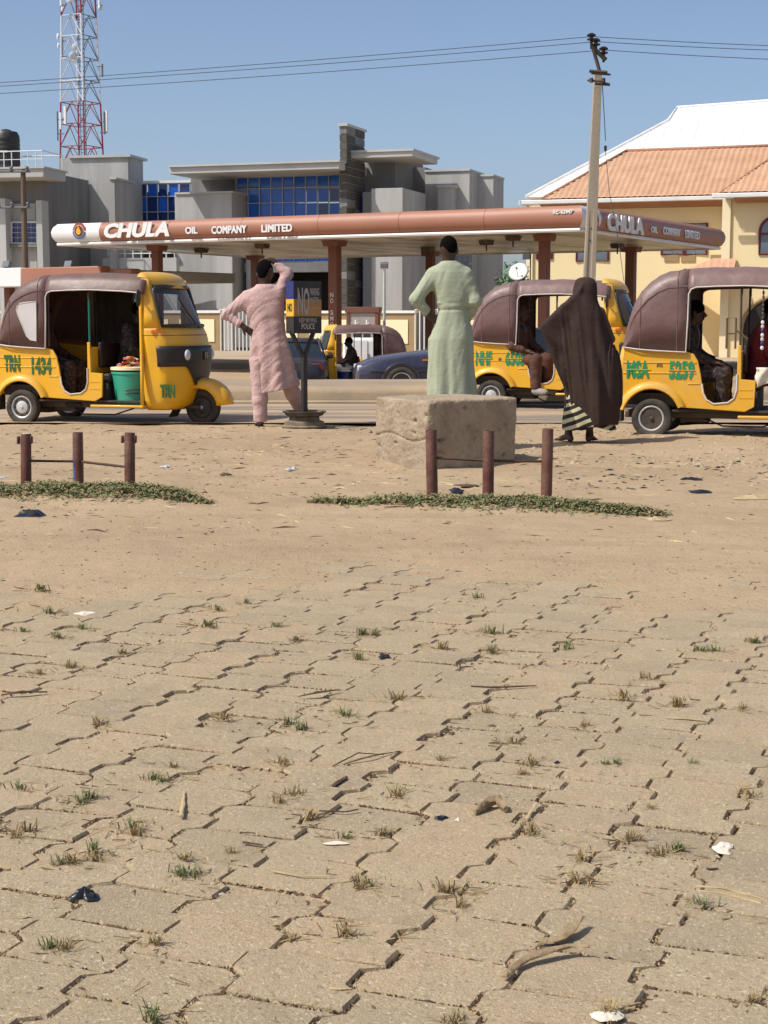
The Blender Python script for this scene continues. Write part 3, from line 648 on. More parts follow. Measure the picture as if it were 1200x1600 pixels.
# tiled skirt roof: eave to the ridge line; object coordinates give courses in z
rl_ = z3(979, 236, 3.6); rr_ = z3(1300, 228, 3.6)
zr = (rl_[1] + rr_[1]) / 2
def tiled(name, xl, xr, y0, z0, y1, z1, rows, pitch=.27):
    # corrugated tile courses, each lapping the one below; xl/xr give the edge at t = 0..1
    xa, xb = min(xl(0), xl(1)), max(xr(0), xr(1)); n = int((xb - xa) / pitch * 4); xs_ = xa + (xb - xa) * np.arange(n + 1) / n
    L_ = math.hypot(y1 - y0, z1 - z0); ny, nz = -(z1 - z0) / L_, (y1 - y0) / L_; V_ = []; 
    cor = .035 * np.abs(np.sin(math.pi * xs_ / pitch))
    for r_i in range(rows):
        for t_, up in ((r_i / rows, .06), ((r_i + 1) / rows, .0)):
            x_ = np.clip(xs_, xl(t_), xr(t_)); h = cor + up; V_.append(np.stack([x_, y0 + (y1 - y0) * t_ + ny * h, z0 + (z1 - z0) * t_ + nz * h], 1))
    me = grid_mesh(name, np.concatenate(V_), 2 * rows, n + 1); o = link(name, me, M['tilemesh'], b3); return meta(o, kind='stuff')
mb = MB(); e0 = ua + 1.0
mb.add([(e0, -1.0, ze - .08), (ub2, -1.0, ze - .08), (ub2, 3.6, zr - .08), (rl_[0], 3.6, zr - .08)], [(0, 1, 2, 3)])
mb.build('roof_deck', M['soffbrown'], b3)
tiled('roof_tiles', lambda t: e0 + (rl_[0] - e0) * t, lambda t: ub2, -1.0, ze, 3.6, zr, 16)
mb = MB(); mb.add([(e0, -1.0, ze), (rl_[0], 3.6, zr), (rl_[0], 12, zr), (e0, 12, ze)], [(0, 1, 2, 3)]); mb.build('tiled_roof', M['tiles'], b3, solid=0.08)
mb = MB(); mb.tube([(e0, -1.0, ze + .04), (rl_[0], 3.6, zr + .05)], .09, 8); mb.build('hip_cap', M['soffbrown'], b3, smooth=True)
mb = MB(); mb.tube([(rl_[0], 3.6, zr + .05), (ub2, 3.6, zr + .05)], .09, 8); mb.build('ridge_cap', M['soffbrown'], b3, smooth=True)
# porch gable roof, right
hp0 = z3(1163, 290, -1.0); 
mb = MB(); pu = z3(1160, 300, -3.2)[0]; pe = z3(1240, 235, 1.5)
mb.add([(ua2 + .3, -3.1, ze2), (z3(1235, 236, 3.0)[0], 3.0, zr - .1), (ua2 + .3, -1.0, ze + .12)], [(0, 1, 2)]); mb.build('porch_roof', M['tilemesh'], b3, solid=0.06); pr_ = z3(1235, 236, 3.0)[0]
tiled('roof_tiles', lambda t: ua2 + .3 + (pr_ - ua2 - .3) * t, lambda t: ub2, -3.1, ze2, 3.0, zr - .05, 20)
mb = MB(); mb.tube([(ua2 + .3, -3.0, ze2 + .05), (z3(1235, 236, 3.0)[0], 3.0, zr)], .07, 8); mb.build('hip_cap', M['soffbrown'], b3, smooth=True)
# white sheet roof behind and above
q0 = z3(822, 309, 4.2); q1 = z3(1044, 190, 11.5); q2 = z3(1058, 170, 12.6); q3 = z3(1330, 150, 12.6); q4 = z3(1330, 232, 4.4); 
mb = MB()
mb.add([(q0[0], 4.2, q0[1]), (q4[0], 4.2, q0[1]), (q3[0], 11.5, q1[1]), (q1[0], 11.5, q1[1])], [(0, 1, 2, 3)]); mb.build('sheet_roof', M['sheetroof'], b3, solid=0.08)
mb = MB(); mb.add([(q1[0], 11.5, q1[1]), (q3[0], 11.5, q1[1]), (q3[0], 12.6, q3[1]), (q2[0], 12.6, q2[1])], [(0, 1, 2, 3)]); mb.build('sheet_roof', M['sheetroof'], b3, solid=0.08)
mb = MB(); mb.add([(q0[0], 4.2, q0[1]), (q1[0], 11.5, q1[1]), (q1[0], 16, q1[1]), (q0[0], 20, q0[1])], [(0, 1, 2, 3)]); mb.build('sheet_roof', M['sheetroof'], b3, solid=0.08)
mb = MB(); mb.tube([(q0[0], 4.2, q0[1] + .05), (q1[0], 11.5, q1[1] + .06), (q2[0], 12.6, q2[1] + .06), (q3[0], 12.6, q3[1] + .06)], .09, 8); mb.build('ridge_cap', M['white'], b3)
mb = MB(); mb.bb(q0[0] - .05, q0[0] + .4, 3.2, 3.4, q0[1] - .4, q0[1] - .05); 
a0_, a1_ = Vector((0, 4.2, q0[1])), Vector((0, 11.5, q1[1]))
for k in range(46):
    xx = q0[0] + .9 + k * .8
    if xx > q4[0]: break
    f_ = max(0.0, min(1.0, (xx - q0[0]) / (q1[0] - q0[0]))); yt = 4.2 + 7.3 * f_; zt_2 = q0[1] + (q1[1] - q0[1]) * f_
    mb = MB(); mb.tube([(xx, 4.2, q0[1] + .05), (xx, yt, zt_2 + .05)], .035, 4); mb.build('roof_seam', M['sheetroof'], b3)
# windows
def win(xa, xb, ya, yb, w, arch=False, cols=2):
    (u_a, z_a), (u_b, z_b) = z3(xa, ya, w), z3(xb, yb, w); zt, zb = z_a, z_b
    wn = MB()
    if arch:
        cx = (u_a + u_b) / 2; r = (u_b - u_a) / 2; pts = [(u_a, zb), (u_a, zt - r)] + [(cx - r * math.cos(a), zt - r + r * math.sin(a)) for a in [math.pi * k / 12 for k in range(1, 12)]] + [(u_b, zt - r), (u_b, zb)]
        wn.tube([(p[0], w - .03, p[1]) for p in pts], .07, 6, close=True)
        o = wn.build('window', M['maroon'], b3)
        m2 = MB(); m2.prism(pts, w - .05, w - .01); m2.build('pane', M['winglass'], o)
    else:
        wn.tube([(u_a, w - .03, zb), (u_a, w - .03, zt), (u_b, w - .03, zt), (u_b, w - .03, zb)], .07, 6, close=True); o = wn.build('window', M['maroon'], b3)
        for k in range(cols):
            a = u_a + (u_b - u_a) * k / cols; m2 = MB(); m2.bb(a + .03, a + (u_b - u_a) / cols - .03, w - .05, w - .01, zb, zt); m2.build('pane', M['winglass'], o)
    mb = MB(); zm = zt - (zt - zb) * .45; mb.bb(u_a, u_b, w - .09, w - .051, zm - .04, zm + .04); mb.build('window_bar', M['maroon'], o)
win(902, 950, 350, 407, 0); win(1035, 1068, 350, 397, 0); win(1072, 1104, 350, 397, 0); win(1188, 1232, 340, 396, -2.2, True); win(840, 862, 350, 404, 0, cols=1)
for xa in (1038, 1064, 1110): bx(f3, 'wall_panel', M['tan'], b3, xa, xa + 22, 398, 409, -0.05, 0.045)
# arched doorway
(u_a, _), (u_b, _) = z3(1159, 500, -2.2), z3(1268, 500, -2.2); cx = (u_a + u_b) / 2; r = (u_b - u_a) / 2; zt = z3(1200, 463, -2.2)[1]
pts = [(u_a, 0.0), (u_a, zt - r)] + [(cx - r * math.cos(math.pi * k / 14), zt - r + r * math.sin(math.pi * k / 14)) for k in range(1, 14)] + [(u_b, zt - r), (u_b, 0.0)]
mb = MB(); mb.prism(pts, -2.26, -2.21); mb.build('doorway', M['voiddark'], b3)
mb = MB(); mb.tube([(p[0], -2.25, p[1]) for p in pts], .09, 6); mb.build('door_surround', M['tan'], b3)
# lean-to tiled roof below
la, lb = z3(1030, 438, -3.4), z3(1150, 404, -2.3)
mb = MB(); mb.add([(la[0], -3.6, la[1] - .1), (lb[0], -3.6, la[1] - .1), (lb[0], -2.25, lb[1]), (lb[0] - 1.0, -2.25, lb[1]), (la[0], -0.2, la[1] + .2)], [(0, 1, 2, 3), (0, 3, 4)]); mb.build('porch_roof', M['tiles'], b3, solid=.06)
# stair rail
st = MB(); 
s0 = z3(1136, 500, -4)[0]; s1 = z3(1150, 500, -4)[0]; zt = z3(1140, 497, -4)[1]; zb = z3(1140, 545, -4)[1]
st.tube([(s0, -4, zb), (s0, -4, zt), (s1, -4, zt), (s1, -4, zb)], .05, 6); st.tube([(s0, -4, (zt + zb) / 2), (s1, -4, (zt + zb) / 2)], .04, 6)
st.tube([(s1, -4, zt - .5), (s1 + 1.6, -4, zb - .4)], .05, 6)
st.build('stair_rail', M['polewood'], b3)

# ---- boundary wall with cream panels and gates
f4 = Frame(450, 84, 1800)
fw = empty('boundary_wall', f4.o, f4.rz, 'low cream and tan boundary wall with white cap behind the pumps', 'wall')
for (xa, xb) in ((-60, 344), (392, 648), (692, 826)):
    mb = MB(); u0, u1, z0, z1 = f4.box(mb, xa, xb, 489, None, 0, 0.3); mb.build('wall_base', M['tan'], fw)
    bx(f4, 'coping', M['white'], fw, xa, xb, 485.5, 489.5, -0.08, 0.46)
    n = max(1, int((u1 - u0) / 2.6))
    for k in range(n):
        a = u0 + (u1 - u0) * k / n; b_ = u0 + (u1 - u0) * (k + 1) / n; mb = MB(); mb.bb(a + .35, b_ - .35, -.05, -.003, z1 - 1.55, z1 - .35); mb.build('wall_panel', M['creamlt'], fw, bevel=.01)
def gate(xa, xb, label):
    g_ = empty('gate', f4.o + f4.U * f4.uz((xa + xb) / 2, 500, 0)[0], f4.rz, label, 'gate'); hw = (f4.uz(xb, 500)[0] - f4.uz(xa, 500)[0]) / 2; H = f4.uz(xa, 484)[1]
    mb = MB(); mb.tube([(-hw, 0, .1), (-hw, 0, H), (hw, 0, H), (hw, 0, .1)], .05, 6, close=True); mb.build('gate_frame', M['white'], g_)
    n = int(hw * 2 / .22)
    for k in range(1, n): 
        x = -hw + 2 * hw * k / n; mb = MB(); mb.tube([(x, 0, .1), (x, 0, H + .15)], .035, 6); mb.build('bar', M['white'], g_)
    mb = MB(); mb.bb(-hw, hw, 1.6, 1.65, 0, H); mb.build('backing_sheet', M['gblock_shade'], g_)
gate(345, 391, 'white barred metal gate left of the man in pink'); gate(649, 691, 'white barred metal gate left of the man in green')

# ================================================================== FILLING STATION CANOPY
ZS = 3.86
def cp(px, py, z=ZS): return gp(px, py, z)
FC = cp(902, 359.3); LC = cp(97, 382.2); BC = cp(1121, 388)
Uc = (FC - LC); Lc = Uc.length; Uc.normalize(); Dc = Vector((-Uc.y, Uc.x, 0)); Dl = (BC - FC).dot(Dc)
can = empty('station_canopy', (LC.x, LC.y, gz(LC.y)), math.atan2(Uc.y, Uc.x), 'brown filling station canopy lettered CHULA on brown pillars', 'canopy')
zg = gz(LC.y); zs = ZS - zg
# fascia profile bulging outwards, (outward, height)
HF = 0.72
fp = [(0.0, 0.02), (0.16, 0.10), (0.25, 0.26), (0.27, 0.42), (0.22, 0.58), (0.10, HF - .01), (0.0, HF)]
def fascia(name, a, b, mat, lab=None):
    # a, b run along the canopy edge: ring corners in local xy
    mb = MB(); secs = []
    for (cx, cy, ox, oy) in (a, b): secs.append([(cx + ox * p[0], cy + oy * p[0], zs + p[1]) for p in fp] + [(cx - ox * .1, cy - oy * .1, zs + HF - .02), (cx - ox * .1, cy - oy * .1, zs + .03)])
    mb.loft(secs); o = mb.build(name, mat, can, smooth='auto', angle=50)
    if lab: o['label'] = lab
xw = (cp(157, 380) - LC).dot(Uc)
fascia('fascia', (0, 0, -1, -1), (xw, 0, 0, -1), M['fascia_white'], 'white end panel with round flame emblem')
nf = 6
for k in range(nf):
    a = xw + (Lc - xw) * k / nf; b_ = xw + (Lc - xw) * (k + 1) / nf
    fascia('fascia', (a + (0.012 if k else 0), 0, 0, -1), (b_, 0, 1 if k == nf - 1 else 0, -1), M['fascia'])
yw = 1.3
fascia('fascia', (Lc, 0, 1, -1), (Lc, yw, 1, 0), M['fascia_white'], 'white corner panel of the shaded side')
for k in range(4):
    a = yw + (Dl - yw) * k / 4; b_ = yw + (Dl - yw) * (k + 1) / 4
    fascia('fascia', (Lc, a, 1, 0), (Lc, b_, 1, 1 if k == 3 else 0), M['fascia'])
fascia('fascia', (0, Dl, -1, 1), (0, 0, -1, -1), M['fascia']); fascia('fascia', (Lc, Dl, 1, 1), (0, Dl, -1, 1), M['fascia'])
mb = MB(); mb.tube([(-.1, -.1, zs), (Lc + .1, -.1, zs), (Lc + .1, Dl + .1, zs), (-.1, Dl + .1, zs)], .06, 6, close=True); mb.build('edge_trim', M['white'], can)
nb = 14
for k in range(nb):
    mb = MB(); a = Lc * k / nb; b_ = Lc * (k + 1) / nb; mb.bb(a + .015, b_ - .015, 0.02, Dl - .02, zs + .0 + (k % 2) * .006, zs + .04); mb.build('soffit_panel', M['soffit'], can)
mb = MB(); mb.bb(0, Lc, 0, Dl, zs + .1, zs + HF - .1); mb.build('canopy_deck', M['gslab'], can)
# pillars: front row and back row
def pil(px, front=True, wdt=0.30):
    # find local x where the front row (y=2.2) or back row crosses this pixel column
    yy = 2.4 if front else Dl - 2.4
    best = None
    for i in range(600):
        lx = Lc * i / 600; wpt = LC + Uc * lx + Dc * yy; pxx = 600 + F * wpt.x / (wpt.y * CP)
        if best is None or abs(pxx - px) < best[0]: best = (abs(pxx - px), lx)
    lx = best[1]; mb = MB(); mb.bb(lx - wdt / 2, lx + wdt / 2, yy - wdt / 2, yy + wdt / 2, 0, zs); o = mb.build('pillar', M['fascia_pillar'], can, bevel=.015)
    mb = MB(); mb.box((lx, yy, zs - .09), (wdt * 1.7, wdt * 1.7, .18), taper=1.15); mb.build('pillar_head', M['fascia_pillar'], o, bevel=.01)
    return lx, yy
pil(247); pxy = pil(523, True, .34); pil(850)
pil(984, False, .34); pil(672, False); pil(400, False)
for i, ch in enumerate("NO SMOKING"):
    if ch != ' ': letters('lettering', ch, M['rag'], can, .13, .16, wallM((pxy[0] - .08, pxy[1] - .185, 2.62 - i * .2), (1, 0, 0), (0, 0, 1)), ext=.01)
for (lx, ly) in ((2.5, 5), (6.5, 3), (10.5, 8), (14.5, 4.5), (17.5, 9), (16.5, 2.2)):
    mb = MB(); mb.box((lx, ly, zs - .08), (.35, .35, .15), taper=1.2); mb.tube([(lx, ly, zs - .1), (lx, ly, zs - .35)], .03, 6); mb.build('lamp_housing', M['darkmetal'], can, bevel=.01)
# lettering on the long side
def lx_of(px, py=360, side=False):
    r = ray(px, py); o = Vector((0, 0, CAMH))
    if not side:
        t = ((LC - Dc * .24) - o).dot(Dc) / r.dot(Dc); p = o + r * t; return (p - LC).dot(Uc), p.z - zg
    t = ((FC + Uc * .24) - o).dot(Uc) / r.dot(Uc); p = o + r * t; return (p - LC).dot(Dc), p.z - zg
def fl(s, xa, xb, ya, yb, off=.02, shear=0., ext=.03, mat='fascia_white', back=.275):
    a = lx_of(xa, (ya + yb) / 2); b_ = lx_of(xb, (ya + yb) / 2); z1 = lx_of((xa + xb) / 2, ya)[1]; z0 = lx_of((xa + xb) / 2, yb)[1]
    letters('lettering', s, M[mat], can, b_[0] - a[0], z1 - z0, wallM((a[0], -back, z0), (1, 0, 0), (0, 0, 1)), ext=ext, off=off, shear=shear)
def fs(s, xa, xb, ya, yb, off=.02, shear=0., ext=.03, back=.275):
    a = lx_of(xa, (ya + yb) / 2, True); b_ = lx_of(xb, (ya + yb) / 2, True); xm = (xa + xb) / 2
    z1 = lx_of(xm, ya, True)[1]; z0 = lx_of(xm, yb, True)[1]
    letters('lettering', s, M['fascia_white'], can, b_[0] - a[0], z1 - z0, wallM((Lc + back, a[0], z0), (0, 1, 0), (0, 0, 1)), ext=ext, off=off, shear=shear)
fl('CHULA', 164, 266, 347.5, 371, .05, .22, .04, back=.265)
fl('OIL', 291, 310, 354.5, 365.5, .035); fl('COMPANY', 332, 387, 352.5, 365, .035); fl('LIMITED', 410, 458, 350.5, 362.5, .035); fl('RC-62447', 865, 896, 327.5, 334.5, .03, .1, .03, back=.26)
fs('CHULA', 947, 1004, 337, 364, .05, .0, .04, back=.265); fs('OIL', 1015, 1025, 354, 364, .035); fs('COMPANY', 1034, 1061, 356.5, 368, .03); fs('LIMITED', 1069, 1091, 361, 373, .03)
# round emblem
def emblem(centre, right, outn, r):
    up = Vector((0, 0, 1)); rt = Vector(right); on = Vector(outn)
    def disc(rr, off, mat, a0=0, a1=2 * math.pi, fn=None):
        n = 28; pts = [centre + rt * (rr * math.cos(a0 + (a1 - a0) * k / n)) + up * (rr * math.sin(a0 + (a1 - a0) * k / n)) for k in range(n)] if fn is None else [centre + rt * p[0] + up * p[1] for p in fn]
        mb = MB(); m = len(pts); mb.add([p for p in pts] + [p + on * off for p in pts], [tuple(range(m, 2 * m))] + [(i, (i + 1) % m, m + (i + 1) % m, m + i) for i in range(m)]); return mb.build('emblem', mat, can)
    disc(r, .02, M['em_blue'], math.pi, 2 * math.pi); disc(r, .02, M['em_red'], 0, math.pi); 
    disc(r * .72, .035, M['fascia_white'])
    disc(r * .66, .045, M['em_brown'])
    fl_ = [(0, -.55), (.34, -.42), (.44, -.1), (.3, .2), (.1, .45), (.02, .8), (-.12, .5), (-.34, .2), (-.44, -.12), (-.32, -.42)]
    disc(1, .065, M['em_yellow'], fn=[(a * r * .85, b * r * .85) for a, b in fl_])
M['em_blue'] = pm('emblem_blue', (0.08, 0.12, 0.28), rough=.5); M['em_red'] = pm('emblem_red', (0.4, 0.06, 0.03), rough=.5); M['em_brown'] = pm('emblem_maroon', (0.12, 0.03, 0.03), rough=.5); M['em_yellow'] = pm('emblem_yellow', (0.75, 0.4, 0.02), rough=.5)
e = lx_of(124.5, 361); emblem(Vector((e[0], -.255, e[1])), (1, 0, 0), (0, -1, 0), .29)
e = lx_of(929, 348, True); emblem(Vector((Lc + .255, e[0], e[1])), (0, 1, 0), (1, 0, 0), .29)

# ---- low second canopy at the left
f5 = Frame(100, 60, 2300, -.65)
k2 = empty('kiosk_canopy', f5.o, f5.rz, 'low brown and white kiosk canopy just above the left rickshaw roof', 'canopy')
def kf(xa, xb, ya, yb, mat, name='fascia', w=0., dep=.5): return bx(f5, name, M[mat], k2, xa, xb, ya, yb, w, dep, .04)
kf(33, 158, 417, 450, 'fascia'); kf(-40, 32.6, 419, 449, 'fascia_white', w=-.01); kf(-40, 204, 424, 440, 'gslab', 'roof_deck', .55, 6)
kf(158.3, 205, 420, 446, 'fascia', w=.4)
for xa in (10, 120, 195):
    mb = MB(); u = f5.uz(xa, 440, 1.0)[0]; mb.bb(u - .15, u + .15, 1, 1.3, 0, f5.uz(100, 440, 1)[1]); mb.build('pillar', M['fascia_pillar'], k2)
for xa in (11, 108):
    mb = MB(); u, z = f5.uz(xa, 414, 0.2); mb.box((u, .2, z + .02), (.36, .16, .24), Matrix.Rotation(-.3, 3, 'X')); mb.tube([(u, .3, z - .12), (u, .3, z - .3)], .03, 6); mb.build('floodlight', M['galv'], k2, bevel=.01)

# ---- pumps and lamps on the forecourt
def world_box(name, parent, mat, x0, x1, y0, y1, z0, z1, bevel=.01): mb = MB(); mb.bb(x0, x1, y0, y1, z0, z1); return mb.build(name, mat, parent, bevel=bevel)
M['pumpwhite'] = pm('faded_white_pump', (0.42, 0.38, 0.35), (0.34, 0.3, 0.28), scale=2, rough=.6, dust=.2)
def pump(px, Y, label, h=2.25, wd=.95):
    p = at(px, 500, Y); z = gz(Y); d = empty('fuel_pump', (p.x, Y, z), R(-8), label, 'fuel pump')
    world_box('plinth', d, M['kerb'], -wd * .8, wd * .8, -.4, .4, 0, .15)
    world_box('cabinet', d, M['pumpwhite'], -wd / 2, wd / 2, -.25, .25, .15, h * .80)
    world_box('canopy_head', d, M['fascia_pillar'], -wd / 2 - .06, wd / 2 + .06, -.3, .3, h * .92, h)
    world_box('display_panel', d, M['pumpwhite'], -wd / 2, wd / 2, -.24, .24, h * .8, h * .92)
    for s in (-1, 1): world_box('side_post', d, M['fascia_pillar'], s * wd * .47 - .05, s * wd * .47 + .05, -.28, .28, .15, h * .92)
    for i in range(2):
        world_box('display', d, M['signblack'], -.27 + i * .3, -.05 + i * .3, -.262, -.24, h * .66, h * .72)
        world_box('display', d, M['signblack'], -.27 + i * .3, -.05 + i * .3, -.262, -.24, h * .58, h * .64)
        mb = MB(); mb.tube([(-.2 + i * .35, -.3, h * .82), (-.2 + i * .35, -.36, h * .76), (-.12 + i * .35, -.36, h * .78)], .025, 6); mb.build('nozzle', M['white'], d)
    return d
pump(568, 50, 'grey fuel pump with maroon top behind the far rickshaw')
# white chest behind the far rickshaw
p = at(566, 540, 46); d = empty('white_cabinet', (p.x, 46, gz(46)), 0, 'white upright cabinet seen through the far rickshaw', 'cabinet')
world_box('cabinet_body', d, M['white'], -.55, .5, -.3, .3, 0.02, 1.35, .12); world_box('door_panel', d, M['fascia_white'], -.5, 0.15, -.325, -.302, .1, 1.28)
world_box('handle', d, M['galv'], .16, .2, -.36, -.302, .6, .9)

p = at(600.5, 500, 70); lp = empty('floodlight_pole', (p.x, 70, gz(70)), 0, 'slim white pole with one square floodlight in front of the grey building', 'lamp post')
ztop = at(600, 421, 70).z - gz(70)
mb = MB(); mb.tube([(0, 0, 0), (0, 0, ztop)], [.075, .055], 10); mb.build('pole', M['steelpole'], lp, smooth='auto')
mb = MB(); mb.box((0, -.05, ztop + .18), (.34, .1, .28), Matrix.Rotation(.35, 3, 'X')); o = mb.build('lamp_head', M['galv'], lp, bevel=.02)
mb = MB(); rx_ = Matrix.Rotation(.35, 3, 'X'); mb.box(Vector((0, -.05, ztop + .18)) + rx_ @ Vector((0, -.062, 0)), (.28, .02, .22), rx_); mb.build('lamp_glass', M['white'], o)
p = at(822, 500, 68); lp = empty('floodlight_pole', (p.x, 68, gz(68)), 0, 'grey post carrying a white floodlight, a meter box and wires beside the dish', 'lamp post')
zt = at(822, 390, 68).z - gz(68)
mb = MB(); mb.tube([(.16, 0, 0), (.16, 0, zt + .3)], .03, 8); mb.build('pole', M['galv'], lp)
mb = MB(); mb.box((0, -.08, zt + .16), (.44, .14, .32), Matrix.Rotation(-.2, 3, 'X')); mb.build('lamp_head', M['white'], lp, bevel=.02)
mb = MB(); mb.box((-.03, -.05, zt - .22), (.3, .14, .38)); mb.build('meter_box', M['galv'], lp, bevel=.02)
# dish
p = at(811, 426, 67); ds = empty('satellite_dish', (p.x, 67, gz(67)), 0, 'white satellite dish on a short mast left of the brown rickshaw roof', 'satellite dish')
hz = p.z - gz(67); n_ = Vector((-.35, -.8, .5)).normalized(); q = n_.to_track_quat('Z', 'Y').to_matrix().to_4x4(); q.translation = Vector((0, 0, hz))
mb = MB(); mb.lathe([(.02, .0), (.15, .01), (.3, .035), (.42, .07), (.43, .075), (.30, .045), (.15, .02), (.02, .012)], 24, q); mb.build('dish', M['white'], ds, smooth=True)
mb = MB(); mb.tube([(0, .05, hz), (0, .12, hz - .2), (0, .12, 0)], .035, 8); mb.build('mast', M['galv'], ds)
mb = MB(); fpt = Vector((0, 0, hz)) + n_ * .42; mb.tube([Vector((0, 0, hz - .38)), fpt], .012, 6); mb.tube([fpt, fpt - n_ * .1], .04, 8); mb.build('receiver_arm', M['galv'], ds)

# small tree by the villa corner
def leafy(name, base, h, cr, label, n=420, seed=1):
    r = random.Random(seed); t_ = empty(name, base, 0, label, 'tree')
    mb = MB(); mb.tube([(0, 0, 0), (.05, 0, h * .35), (-.05, .05, h * .7), (0, 0, h * .9)], [.12, .09, .05, .02], 8)
    for k in range(6): a = r.uniform(0, 6.28); mb.tube([(0, 0, h * .4), (cr[0] * .5 * math.cos(a), cr[1] * .5 * math.sin(a), h * .68), (cr[0] * .8 * math.cos(a), cr[1] * .8 * math.sin(a), h * .85)], [.05, .03, .01], 6)
    mb.build('trunk', M['polewood'], t_, smooth=True)
    mb = MB()
    for k in range(n):
        a = r.uniform(0, 6.28); b_ = math.acos(r.uniform(-.9, 1)); rr = r.uniform(.35, 1) ** .5 * (1 + .25 * math.sin(3 * a) * math.sin(2 * b_))
        c = Vector((cr[0] * rr * math.sin(b_) * math.cos(a), cr[1] * rr * math.sin(b_) * math.sin(a), h * .72 + cr[2] * rr * math.cos(b_)))
        s = r.uniform(.07, .16); d1 = Vector((r.gauss(0, 1), r.gauss(0, 1), r.gauss(0, .6))).normalized(); d2 = d1.orthogonal().normalized()
        mb.add([c - d1 * s, c + d2 * s * .4, c + d1 * s, c - d2 * s * .4], [(0, 1, 2, 3)])
    o = mb.build('crown', M['treeleaf'], t_)
p = at(803, 470, 70); leafy('young_tree', (p.x, 70, gz(70)), 4.2, (.8, .8, 1.2), 'small green tree at the left corner of the cream building', seed=4, n=900)

# ================================================================== TOWER, POLES, WIRES
D_T = 170.0
tb = at(128, 250, D_T); tw = empty('telecom_tower', (tb.x, D_T, gz(100)), R(-27), 'red and white lattice telecom tower with dishes behind the left building', 'tower')
zt0 = gz(100)
def half(z):  # half side of the square section
    zb, ztp = at(128, 250, D_T).z, at(128, 0, D_T).z
    wb, wt = 62 / F * D_T / 1.34 / 2, 48 / F * D_T / 1.34 / 2
    return wb + (wt - wb) * ((z + zt0) - zb) / (ztp - zb)
levels = [at(128, yy, D_T).z - zt0 for yy in (480, 440, 405, 371, 335, 300, 266, 230, 195, 161, 128, 93, 58, 26, -8, -42, -76)]
levels = [0.0] + levels
def tc(i, z):
    s = half(z); return Vector(((-s, s, s, -s)[i % 4], (-s, -s, s, s)[i % 4], z))
for k in range(len(levels) - 1):
    a, b_ = levels[k], levels[k + 1]; white = 26 - 1 < 800 - 0 and (at(128, 161, D_T).z - zt0 - .1) <= a < (at(128, 26, D_T).z - zt0 - .1)
    mt = M['towerwhite'] if white else M['towerred']
    for i in range(4):
        mb = MB(); mb.tube([tc(i, a), tc(i, b_)], .085, 6); mb.build('tower_leg', mt, tw)
        mb = MB(); mb.tube([tc(i, b_), tc(i + 1, b_)], .045, 4); mid = (tc(i, b_) + tc(i + 1, b_)) / 2
        mb.tube([tc(i, a), mid], .05, 4); mb.tube([tc(i + 1, a), mid], .05, 4); mb.build('lattice_brace', mt if i in (0, 3) or not white else M['galv'], tw)
mb = MB(); zt_ = levels[-1]
for sx in (-.25, .25): mb.tube([(sx, .2, 0), (sx * .8, .2, zt_)], .04, 4)
z = 12
while z < zt_: mb.tube([(-.25, .2, z), (.25, .2, z)], .03, 4); z += .55
mb.tube([(.45, .2, 0), (.4, .2, zt_)], .05, 5); mb.build('ladder', M['galv'], tw)
def on_tower(px, py, off=0.): 
    p = at(px, py, D_T - 1.5 + off); q = Matrix.Rotation(R(27), 3, 'Z') @ (p - Vector((tb.x, D_T, zt0))); return q
toCam = Matrix.Rotation(R(27), 3, 'Z') @ Vector((0, -1, 0))
def tdish(px, py, r, aim=(0, -1, 0)):
    n_ = (Matrix.Rotation(R(27), 3, 'Z') @ Vector(aim)).normalized(); q = n_.to_track_quat('Z', 'Y').to_matrix().to_4x4(); q.translation = on_tower(px, py)
    mb = MB(); mb.lathe([(r * .3, -r * .5), (r, -r * .25), (r, 0.05), (r * .8, r * .22), (r * .4, r * .32), (.01, r * .35)], 18, q); o = mb.build('microwave_dish', M['towerwhite'], tw, smooth='auto')
tdish(117, 73, .33, (.3, -1, .1)); tdish(115, 87, .42, (.5, -1, -.2)); tdish(90, 57, .30, (-1, -.4, 0)); tdish(91, 71, .27, (-1, -.4, 0)); tdish(97, 14, .25, (-1, -.5, 0)); tdish(157, 12, .25, (1, -.5, 0)); tdish(108, 2, .3, (.1, -1, 0))
def panel(px, y0, y1, dark=False, w=.22):
    a, b_ = on_tower(px, y1), on_tower(px, y0); mb = MB(); mb.bb(a.x - w / 2, a.x + w / 2, a.y - .08, a.y + .08, a.z, b_.z); mb.build('panel_antenna', M['galv'] if dark else M['towerwhite'], tw, bevel=.02)
panel(95, 176, 202); panel(102, 166, 194, w=.3); panel(95.5, -10, 9); panel(167, 173, 205); panel(163.5, 174, 210, True, .15); panel(90.5, 174, 220, True, .06); panel(155, -12, 14); panel(160, 100, 120, True, .15)
mb = MB()
for (xa, xb, yy) in ((90, 100, 187), (90, 100, 209), (156, 168, 207), (156, 168, 190), (97, 104, 64), (97, 105, 88), (95, 104, 8), (150, 160, 8), (151, 161, 104), (97, 97, 70)): mb.tube([on_tower(xa, yy), on_tower(xb, yy)], .05, 4)
mb.tube([on_tower(98, 58), on_tower(98, 90)], .05, 5); mb.build('antenna_bracket', M['galv'], tw)

